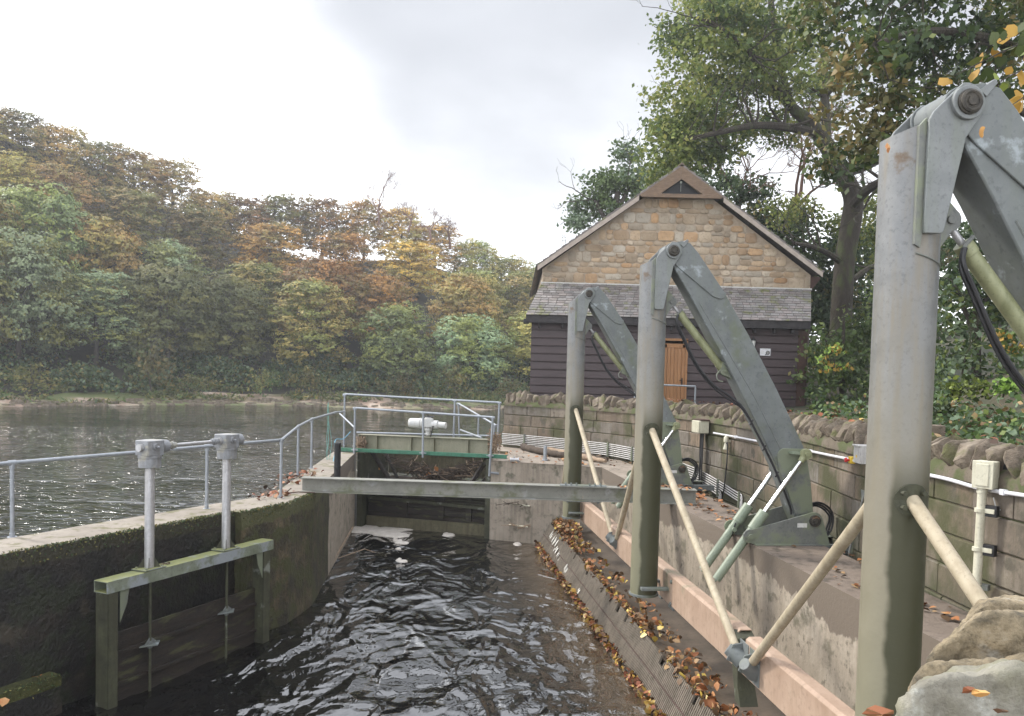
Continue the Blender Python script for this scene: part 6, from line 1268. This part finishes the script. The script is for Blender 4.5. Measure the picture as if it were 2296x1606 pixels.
def pick(x, f):
    """colour by where it stands: greens low down, rust and gold high, as in the autumn wood"""
    n_ = noise.noise(Vector((x*.0045, f*2.2, 1.5)))+rt.uniform(-.22, .22)
    w = f*.85-.20+n_*.85+(.12 if x < 520 and f > .3 else 0)
    if w < -.22: return 'dark green' if rt.random() < .65 else 'pale sage green'
    if w < .0: return rt.choice(['olive green', 'dark green', 'pale sage green'])
    if w < .25: return rt.choice(['olive green', 'olive green', 'rust brown'])
    return rt.choice(['rust brown', 'golden orange', 'olive green', 'rust brown'])
fixed = {(0, 200): 'pale sage green', (1, 230): 'pale sage green', (2, 950): 'pale sage green'}
for ri, (d, _) in enumerate(rowsd):
    xs = []; x = -150+rt.uniform(0, 90)
    while x < 1330:
        xs.append(x); x += rt.uniform(125, 200)*(1.0, .95, .85, .5)[ri]
    k_ = {}
    for x in xs:
        # march along the viewing direction to the wanted distance behind the waterline
        r_ = ray(x, 870); a_ = r_.x/r_.y; Y = 40
        def dist(Y): 
            q = Vector((a_*Y, Y)); b_ = 1e9
            for i in range(len(BK)-1):
                A, B = Vector(BK[i]), Vector(BK[i+1]); ab = B-A; tt = max(0, min(1, (q-A).dot(ab)/ab.length_squared)); dd = (q-A-ab*tt).length; 
                if dd < b_: b_ = dd; sg = 1 if ab.x*(q.y-(A+ab*tt).y)-ab.y*(q.x-(A+ab*tt).x) > 0 else -1
            return b_*sg
        while dist(Y) < d+rt.uniform(-.2, .2) and Y < 200: Y += .7
        X = a_*Y; gz_ = terr((X, Y)); f = ri/3
        ytop = 838-PX*0+.0245*(x-1148); sk = skyline(x)
        base_top = 720+(690-720)*(x/1148)   # crown tops of the waterside row
        want = ytop-((ytop-sk)*(.46, .66, .84, .99)[ri])+rt.uniform(-32, 32)*(1, 1, .7, .35)[ri]
        zt = EZ+(ytop-want)/F*Y; H_ = max(8, min(17, zt-gz_))
        kn = pick(x, f); v = rt.randint(0, 1)
        if ri == 0 and 160 < x < 330: kn = 'pale sage green'
        if ri == 0 and 930 < x < 1060: kn = 'pale sage green'
        if ri in (1, 2) and 700 < x < 930: kn = 'golden orange'
        src_ = tmpl[(kn, v)]
        if (kn, v) in used: o = copy_tree(src_)
        else: o = src_; used.add((kn, v))
        s = H_/(14 if v == 0 else 12); w_ = min(max(s, .85), 1.15)*rt.uniform(.9, 1.2)
        o.location = (X, Y, zt-(14.2 if v == 0 else 12.2)*s); o.scale = (w_, w_, s); o.rotation_euler = (0, 0, rt.uniform(0, 6.28))
        k_[kn] = k_.get(kn, 0)+1; KK.append((o, ri, kn, k_[kn]))
        o['group'] = 'trees on the wooded far bank'; o['category'] = 'tree'
ordn = ['first', 'second', 'third', 'fourth', 'fifth', 'sixth', 'seventh', 'eighth', 'ninth', 'tenth', 'eleventh', 'twelfth', 'thirteenth', 'fourteenth', 'fifteenth']
for o, ri, kn, n_ in KK:
    o['label'] = f"{kn} broadleaf tree, {ordn[int(n_)-1]} of its colour from left in the {rowname[int(ri)]}"
for kv, o in tmpl.items():
    if kv not in used:
        for c in list(o.children): bpy.data.objects.remove(c)
        bpy.data.objects.remove(o)
# bushes at the waterline
bt = thing('bank_bush', '', 'bush', par=None); ls = [((rt.uniform(-1.2, 1.2), rt.uniform(-1, 1), rt.uniform(.4, 1.5)), (.8, .8, .6)) for k in range(7)]
P = lobes(ls, 16, sprig=.16, per=9); leafmesh('crown', P, .2, ['lf_olive', 'lf_green'], noise_pick(P, 2, 3), par=bt, up=.4); mb = MB(); branchy(mb, Vector((0, 0, -.2)), Vector((0, 0, 1)), 1.4, .05, 2); mb.obj('trunk', 'bark_far', bt)
bl = [('low bush on the far waterline at the left edge', 60), ('low bush on the far bank above the left handrail', 340), ('low bush on the far bank between the gearbox columns', 430), ('twiggy bush on the far bank right of the gearboxes', 590), ('low bush on the far bank above the bent handrail', 690), ('yellowish bush on the far bank above the guard rails', 900), ('green bush on the far bank above the white actuator', 1010), ('small bush on the far bank beside the timber hut', 1150)]
for i, (lb, x) in enumerate(bl):
    o = bt if i == 0 else copy_tree(bt); r_ = ray(x, 880); a_ = r_.x/r_.y; Y = 50
    while terr((a_*Y, Y)) < 1.72 and Y < 120: Y += .3
    o.location = (a_*Y, Y, terr((a_*Y, Y))-.1); s = rt.uniform(1.0, 1.7); o.scale = (s, s, s*rt.uniform(.8, 1.3)); o.rotation_euler = (0, 0, i*1.3); o['label'] = lb; o['category'] = 'bush'; o['group'] = 'bushes along the far bank'
# bare trees on the skyline
def bare(name, label, px, py_, Y, h, depth=5, matn='bark_red', r=.16, ln=None, group=None, spread=.5):
    c = at(px, py_, Y); t = thing(name, label, 'tree', tuple(c), 0, group); mb = MB(); random.seed(px); branchy(mb, Vector((0, 0, 0)), Vector((0, .1, 1)).normalized(), ln or h*.33, r, depth, spread, .25, .018, 3, .6, 3); mb.obj('trunk', matn, t); return t
for i, (x, y, h, lb) in enumerate(((848, 505, 7, 'bare grey twigged tree standing highest on the far skyline'), (915, 520, 5, 'smaller bare tree right of the tallest bare tree on the skyline'), (965, 540, 4.5, 'thin bare tree on the falling skyline above the golden trees'), (1010, 560, 4, 'small bare sapling on the skyline nearest the stone gable'))): bare('bare_tree', lb, x, y, 108, h*1.25, group='bare trees on the far skyline')
# ------------------------------------------------------------------ trees on the near right bank
def oak(label, Y, trunk, limbs, blobs, leafs, lf, dens, sprig, name='oak_tree', tm='bark', fill=.4):
    p0 = at(*trunk[0][:2], Y); t = thing(name, label, 'tree', tuple(p0)); mb = MB()
    pts = [at(x, y, Y+dy)-p0 for x, y, r_, dy in trunk]; rs = [r_*Y/F for x, y, r_, dy in trunk]; mb.tube(catm(pts, 5), list(np.interp(np.linspace(0, len(rs)-1, (len(rs)-1)*5+1), range(len(rs)), rs)), 14)
    for L_ in limbs:
        pts = [at(x, y, Y+dy)-p0 for x, y, r_, dy in L_]; rs = [r_*Y/F for x, y, r_, dy in L_]; mb.tube(catm(pts, 4), list(np.interp(np.linspace(0, len(rs)-1, (len(rs)-1)*4+1), range(len(rs)), rs)), 8)
        for q, r_ in list(zip(pts, rs))[1:]:
            for k in range(3): branchy(mb, q, Vector([random.gauss(0, 1), random.gauss(0, .7), random.gauss(.3, .6)]).normalized(), 1.15*Y/33, max(.02, r_*.45), 3, .5, .2, .008, 3, .55, 2)
    mb.obj('trunk', tm, t)
    ls = []
    for (x, y, rx, ry, dy) in blobs:
        c = at(x, y, Y+dy)-p0; k = Y/F; rr_ = rx*k; n_ = max(3, int(rr_/.75)**2//1+2)
        for j in range(int(min(26, 4+rr_*rr_*2.6))):
            a = random.uniform(0, 2*math.pi); f = random.random()**.5; s_ = random.uniform(.5, 1.05)*(.75+rr_*.12)
            ls.append(((c.x+math.cos(a)*rr_*f, c.y+random.gauss(0, rr_*.55), c.z+math.sin(a)*ry*k*f), (s_, s_, s_*.6)))
    P = lobes(ls, dens, sprig=sprig, per=10, fill=fill); leafmesh('crown', P, lf, leafs, noise_pick(P, len(leafs), 5), par=t, up=.35, aspect=.62, nrm=None, jit=.5); return t
random.seed(99)
oak('big oak with dark leaning trunk and yellow green crown rising behind the building', 34,
    [(1878, 960, 30, 0), (1884, 760, 24, 0), (1893, 600, 22, 0), (1908, 500, 22, 0), (1912, 440, 21, 0), (1882, 380, 20, 0), (1856, 330, 18, 0), (1812, 272, 15, 0), (1770, 230, 11, 0), (1745, 120, 8, 0), (1720, -60, 6, 1)],
    [[(1905, 470, 12, 0), (1940, 430, 10, -1), (1985, 405, 9, -2), (2060, 390, 7, -3)], [(1880, 385, 14, 0), (1930, 378, 10, 1), (1995, 350, 8, 2), (2080, 330, 5, 3)], [(1835, 300, 11, 0), (1760, 285, 9, -1), (1690, 282, 7, -2), (1600, 300, 5, -3), (1530, 315, 3, -3)],
     [(1800, 262, 10, 0), (1730, 205, 8, 1), (1660, 190, 6, 2), (1570, 210, 4, 2)], [(1765, 225, 9, 0), (1680, 120, 7, -2), (1610, 60, 5, -3), (1560, 40, 3, -3)], [(1856, 330, 10, 0), (1850, 220, 9, 1), (1845, 100, 7, 2), (1830, -40, 5, 2)], [(1890, 590, 8, 0), (1840, 560, 6, -1), (1780, 545, 4, -2)], [(1900, 640, 7, 0), (1950, 600, 6, 1), (2010, 590, 4, 2)]],
    [(1640, 60, 120, 80, 0), (1570, 120, 80, 70, -2), (1540, 60, 50, 60, 0), (1600, 190, 90, 50, 1), (1530, 220, 62, 45, -2), (1515, 270, 45, 30, 0), (1700, 150, 90, 60, -1), (1560, 300, 75, 28, -1), (1500, 290, 40, 22, -2), (1640, 270, 80, 32, 0), (1720, 290, 60, 30, 2), (1505, 340, 48, 24, -2), (1560, 360, 50, 20, -1), (1590, 350, 50, 18, 0), (1790, 170, 90, 55, -1), (1760, 70, 100, 70, 2), (1690, 0, 120, 60, -2), (1890, 200, 60, 50, 2), 
     (1960, 470, 50, 40, 2), (1940, 560, 50, 40, 3), (1780, 480, 60, 45, 4), (1850, 520, 30, 40, 4), (1480, 400, 20, 10, 0)], ['lf_oak', 'lf_green', 'lf_oak', 'lf_oak'], .18, 38, .22)
random.seed(5)
oak('round dense green tree behind the left slope of the building roof', 46, [(1370, 760, 12, 0), (1370, 560, 10, 0), (1385, 430, 6, 0)], [[(1372, 520, 6, 0), (1335, 450, 4, 0)], [(1372, 500, 6, 0), (1410, 420, 4, 0)]],
    [(1350, 420, 42, 40, 0), (1400, 360, 24, 28, 0), (1330, 475, 35, 38, 1), (1400, 440, 50, 50, 0), (1450, 410, 40, 30, 2), (1500, 385, 40, 22, 2), (1450, 480, 60, 50, 3), (1560, 400, 36, 26, 2), (1300, 490, 14, 20, 0)], ['lf_green', 'lf_sage', 'lf_sage'], .22, 40, .24, 'broadleaf_tree', 'bark_far')
t = bare('bare_tree', 'leafless reddish twigged tree seen through the gap under the oak crown', 1745, 560, 40, 10, 6, 'bark_red', .17, 2.7); t.location.z += .2
bare('bare_tree', 'second leafless tree between oak trunk and roof ridge', 1660, 560, 41, 9, 5, 'bark_red', .14, 2.6)
oak('dark green tree filling the space between the roof and the oak trunk', 39, [(1790, 960, 14, 0), (1795, 700, 10, 0), (1800, 540, 6, 0)], [[(1795, 700, 6, 0), (1840, 620, 4, 0)]],
    [(1820, 640, 60, 60, 0), (1740, 500, 60, 34, 1), (1680, 440, 50, 22, 1), (1860, 560, 50, 50, 0), (1790, 560, 50, 40, 0), (1920, 620, 50, 60, 2), (1840, 740, 50, 80, 0), (1950, 520, 40, 40, 2), (1900, 700, 60, 70, 1), (1850, 640, 60, 60, 2), (1870, 790, 60, 60, 2), (1930, 680, 60, 60, 3), (1840, 900, 50, 40, 2), (1940, 860, 60, 60, 3), (1630, 410, 30, 14, 2), (1920, 800, 60, 70, 1), (1840, 840, 50, 60, 1)], ['lf_green', 'lf_dark', 'lf_dark', 'lf_olive'], .22, 46, .26, 'broadleaf_tree', 'bark')
oak('bushy tree with yellowing leaves between the building and the nearest post', 27, [(1890, 980, 8, 0), (1888, 860, 6, 0), (1892, 720, 3, 0)], [[(1888, 840, 4, 0), (1850, 760, 2, 0)]],
    [(1870, 880, 60, 50, 0), (1930, 860, 50, 60, 0), (1840, 820, 30, 40, 0), (1880, 790, 60, 40, 0), (1950, 760, 40, 60, 1), (1900, 720, 40, 40, 1), (1960, 900, 40, 40, -1), (1990, 700, 30, 60, 0)], ['lf_near', 'lf_green', 'lf_near', 'lf_olive'], .16, 30, .16, 'broadleaf_tree', 'bark')
oak('tall green shrubbery tree right of the nearest post', 21, [(2190, 960, 12, 0), (2190, 700, 8, 0), (2200, 540, 4, 0)], [[(2190, 760, 6, 0), (2140, 640, 4, 0)], [(2190, 700, 6, 0), (2260, 600, 4, 0)]],
    [(2150, 560, 50, 60, 0), (2220, 520, 70, 60, 1), (2290, 600, 60, 80, 1), (2170, 660, 60, 60, 0), (2250, 720, 60, 70, 0), (2140, 780, 60, 60, 0), (2210, 820, 60, 50, -1), (2300, 800, 50, 60, 0), (2130, 870, 40, 30, -1), (2350, 700, 60, 90, 0), (2100, 700, 40, 70, 0), (2060, 800, 40, 80, 1)], ['lf_dark', 'lf_near', 'lf_sage', 'lf_near'], .15, 34, .15, 'broadleaf_tree', 'bark')
oak('dark leafy beech tree overhanging the top right corner', 19, [(2420, 960, 40, 0), (2400, 500, 34, 0), (2380, 200, 26, 0), (2330, -100, 18, 0)], [[(2380, 160, 14, 0), (2230, 90, 9, -2), (2080, 70, 7, -3), (1960, 100, 4, -4)], [(2390, 300, 12, 0), (2260, 240, 7, -2), (2140, 250, 5, -3)], [(2350, 0, 12, 0), (2150, -40, 8, -2), (1980, -20, 5, -2)]],
    [(1940, 30, 90, 60, -2), (2050, 60, 90, 70, -2), (2160, 60, 100, 80, -2), (2270, 80, 90, 90, -2), (1900, 130, 60, 50, -3), (1990, 160, 80, 60, -3), (2090, 180, 80, 60, -2), (2200, 170, 80, 50, -1), (1930, 250, 60, 40, -2), (2020, 270, 50, 30, -2), (1860, 60, 50, 60, -2), (1950, 330, 30, 25, -2), (2290, 190, 60, 50, 0), (2330, 40, 70, 90, 0), (2000, -60, 120, 50, -2), (2200, -60, 120, 50, -2), (1880, 350, 30, 35, -1), (2290, 330, 60, 60, 2), (2310, 450, 50, 60, 2)], ['lf_near', 'lf_dark', 'lf_near', 'lf_olive'], .15, 34, .16, 'beech_tree', 'bark')
oak('broad dark green tree far behind the nearest post filling the right background', 50, [(2010, 960, 14, 0), (2015, 700, 10, 0), (2020, 500, 6, 0)], [[(2012, 700, 6, 0), (2080, 600, 4, 0)]],
    [(1980, 620, 70, 70, 0), (2080, 560, 80, 80, 0), (2180, 600, 80, 80, 0), (1990, 760, 80, 80, 0), (2100, 740, 90, 80, 0), (2220, 760, 90, 80, 0), (2320, 640, 80, 110, 0), (2060, 860, 90, 60, 0), (2200, 880, 90, 60, 0), (1920, 850, 60, 60, 0), (2320, 840, 80, 70, 0), (1850, 860, 50, 50, 0), (2000, 470, 50, 40, 0)], ['lf_dark', 'lf_green', 'lf_green', 'lf_olive'], .34, 12, .3, 'broadleaf_tree', 'bark_far')
# near hanging spray of larger leaves
t = thing('overhanging_branch', 'close hanging spray of large green and yellow leaves at the right edge', 'branch', tuple(at(2420, 120, 7.5))); mb = MB(); P = []; o_ = t.location
for (x0, y0, x1, y1) in ((2420, 90, 2130, 175), (2420, 150, 2200, 205), (2400, 60, 2240, 95), (2400, 210, 2270, 235)):
    a, b = at(x0, y0, 7.5)-o_, at(x1, y1, 6.6)-o_; pts = catm([a, a.lerp(b, .4)+Vector((0, 0, .12)), b], 6); mb.tube(pts, [.012-.009*k/len(pts) for k in range(len(pts))], 5)
    for k in range(4, len(pts)):
        for j in range(3): P.append(tuple(pts[k]+Vector((random.gauss(0, .10), random.gauss(0, .10), random.gauss(-.03, .07)))))
mb.obj('twigs', 'bark', t); leafmesh('leaves', P, .105, ['lf_near', 'lf_bright', 'lf_yellow', 'lf_near'], rng.choice(4, len(P), p=[.4, .12, .33, .15]), up=.1, par=t, shape=1, fold=.12, aspect=1.15)
# ivy and brambles behind the coping
P = []; Q = []
for i in range(5200):
    s = random.uniform(10.5, S1-.5); p, tt, o_ = wp(s); d = .45+random.random()**1.3*6.5; q = p+o_*d; z = 3.25+d*.16*(1 if s > 14 else .5)
    n_ = noise.noise(Vector((q.x*.9, q.y*.9, 2)))
    for k in range(5): P.append((q.x+random.gauss(0, .12), q.y+random.gauss(0, .12), z+.1+max(0, n_+.2)*1.1*random.random()))
leaf_o = leafmesh('ivy_bank', P, .085, ['lf_near', 'lf_dark', 'lf_sage', 'fall_brown'], rng.choice(4, len(P), p=[.4, .3, .2, .1]), up=.7, aspect=.9); tag(leaf_o, 'ivy and brambles covering the bank behind the coping', 'undergrowth', kind='stuff')
def bush(label, px, py_, Y, rx, rz, mats, lf=.11, dens=30, name='shrub'):
    c = at(px, py_, Y); k = Y/F; t = thing(name, label, 'shrub', tuple(c)); ls = [((random.gauss(0, rx*.45)*k, random.gauss(0, rx*.3)*k, random.uniform(-.6, .9)*rz*k), (rx*.38*k, rx*.38*k, rz*.3*k)) for _ in range(9)]
    P = lobes(ls, dens, sprig=.08, per=8); leafmesh('crown', P, lf, mats, rng.integers(0, len(mats), len(P)), par=t, up=.5, aspect=.8); mb = MB(); branchy(mb, Vector((0, 0, -rz*k)), Vector((0, 0, 1)), rz*k, .02, 2, minr=.006); mb.obj('stem', 'bark', t)
bush('bright yellow green bramble clump above the wall right of the nearest post', 2150, 880, 13.5, 45, 26, ['lf_bright', 'lf_near'], .10, 26)
bush('small light green bramble sprig beside the right edge of the frame', 2250, 870, 13, 26, 22, ['lf_bright', 'lf_near'], .09, 20)
bush('low brambles just behind the coping, right of the nearest post', 2110, 915, 12, 35, 18, ['lf_near', 'lf_sage'], .08, 30)
bush('orange tinted shrub halfway up the bank at the right edge', 2260, 770, 16, 40, 40, ['lf_gold', 'lf_near', 'lf_near'], .11, 22)
bush('dark willow leaved shrub behind the nearest post', 2160, 770, 17, 60, 70, ['lf_sage', 'lf_dark', 'lf_near'], .13, 26)
bush('yellow leaved shrub low beside the hut corner', 1870, 810, 25, 38, 34, ['lf_gold', 'lf_bright', 'lf_near'], .13, 16)
bush('dark shrub at the foot of the hut corner', 1850, 905, 25, 50, 36, ['lf_dark', 'lf_near'], .13, 26)
bush('dark shrub behind the coping left of the nearest post', 1930, 890, 22, 50, 46, ['lf_dark', 'lf_near'], .12, 28)
# timber rail fence and stone block behind the wall
t = thing('timber_fence', 'low timber kerb board behind the coping by the hut corner', 'fence', tuple(at(1880, 930, 16))); a, b = at(1802, 928, 21), at(1956, 940, 12.5); mb = MB(); u_ = (b-a); mb.prism([a, a-Vector((0, 0, .22)), a-Vector((0, -.06, .22)), a-Vector((0, -.06, 0))], u_); loc(mb.obj('rail_board', 'pale_timber', bevel=.006), t)
t = thing('stone_block', 'small squared stone block on the bank right of the nearest post', 'stone', tuple(at(2092, 965, 9.9))); mb = MB(); mb.box(at(2094, 966, 9.9), (.18, .2, .14)); loc(mb.obj('block', 'cope', bevel=.012), t)
# ------------------------------------------------------------------ pylon on the horizon with its cables
Yp = 330; t = thing('electricity_pylon', 'faint lattice pylon on the skyline left of the roof slope', 'pylon', tuple(at(1263, 640, Yp))); mb = MB(); k = Yp/F
def q_(x, y): return at(x, y, Yp)
for dx in (-1, 1):
    for dy in (-1, 1):
        pts = [q_(1264+dx*w_, y)+Vector((0, dy*w_*k, 0)) for w_, y in ((14, 640), (8, 580), (6, 560), (3.2, 535), (2.6, 525))]; mb.tube(pts, .12, 4)
zz = [(14, 640), (10, 600), (8, 580), (7, 570), (6, 560), (5, 550), (4, 542), (3.2, 535), (2.6, 525)]
for (w0, y0), (w1, y1) in zip(zz, zz[1:]):
    for sg in (-1, 1): mb.tube([q_(1264-sg*w0, y0), q_(1264+sg*w1, y1)], .08, 3)
for sg in (-1, 1):
    mb.tube([q_(1264, 532), q_(1264+sg*26, 536)], .10, 4); mb.tube([q_(1264, 540), q_(1264+sg*26, 536)], .10, 4); mb.tube([q_(1264+sg*26, 536), q_(1264+sg*26, 554)], .08, 4); mb.tube([q_(1264, 556), q_(1264+sg*26, 554)], .09, 4)
loc(mb.obj('lattice', 'galv'), t)
for i, (xa, ya, lb) in enumerate(((1238, 536, 'upper power cable running left from the pylon'), (1238, 554, 'lower power cable running left from the pylon'))):
    a, b = q_(xa, ya), at(1120, 600+i*14, 300); m_ = a.lerp(b, .5)+Vector((0, 0, -1.2)); mb = MB(); mb.tube(catm([a, m_, b]), .045, 4); tag(mb.obj('power_cable', 'galv'), lb, 'cable')
# ------------------------------------------------------------------ haze
mb = MB(); mb.box((-10, 165, 30), (700, 420, 68)); hz = mb.obj('haze', 'black', smooth=False); hz.data.materials.clear()
hm = bpy.data.materials.new('haze_air'); hm.use_nodes = True; t = hm.node_tree; t.nodes.remove(t.nodes['Principled BSDF'])
pv = t.nodes.new('ShaderNodeVolumePrincipled'); pv.inputs['Color'].default_value = (.92, .95, 1, 1); pv.inputs['Density'].default_value = .0008; pv.inputs['Anisotropy'].default_value = .3
t.links.new(pv.outputs[0], t.nodes['Material Output'].inputs['Volume']); hz.data.materials.append(hm); tag(hz, 'thin pale haze over the river valley', 'haze', kind='stuff')
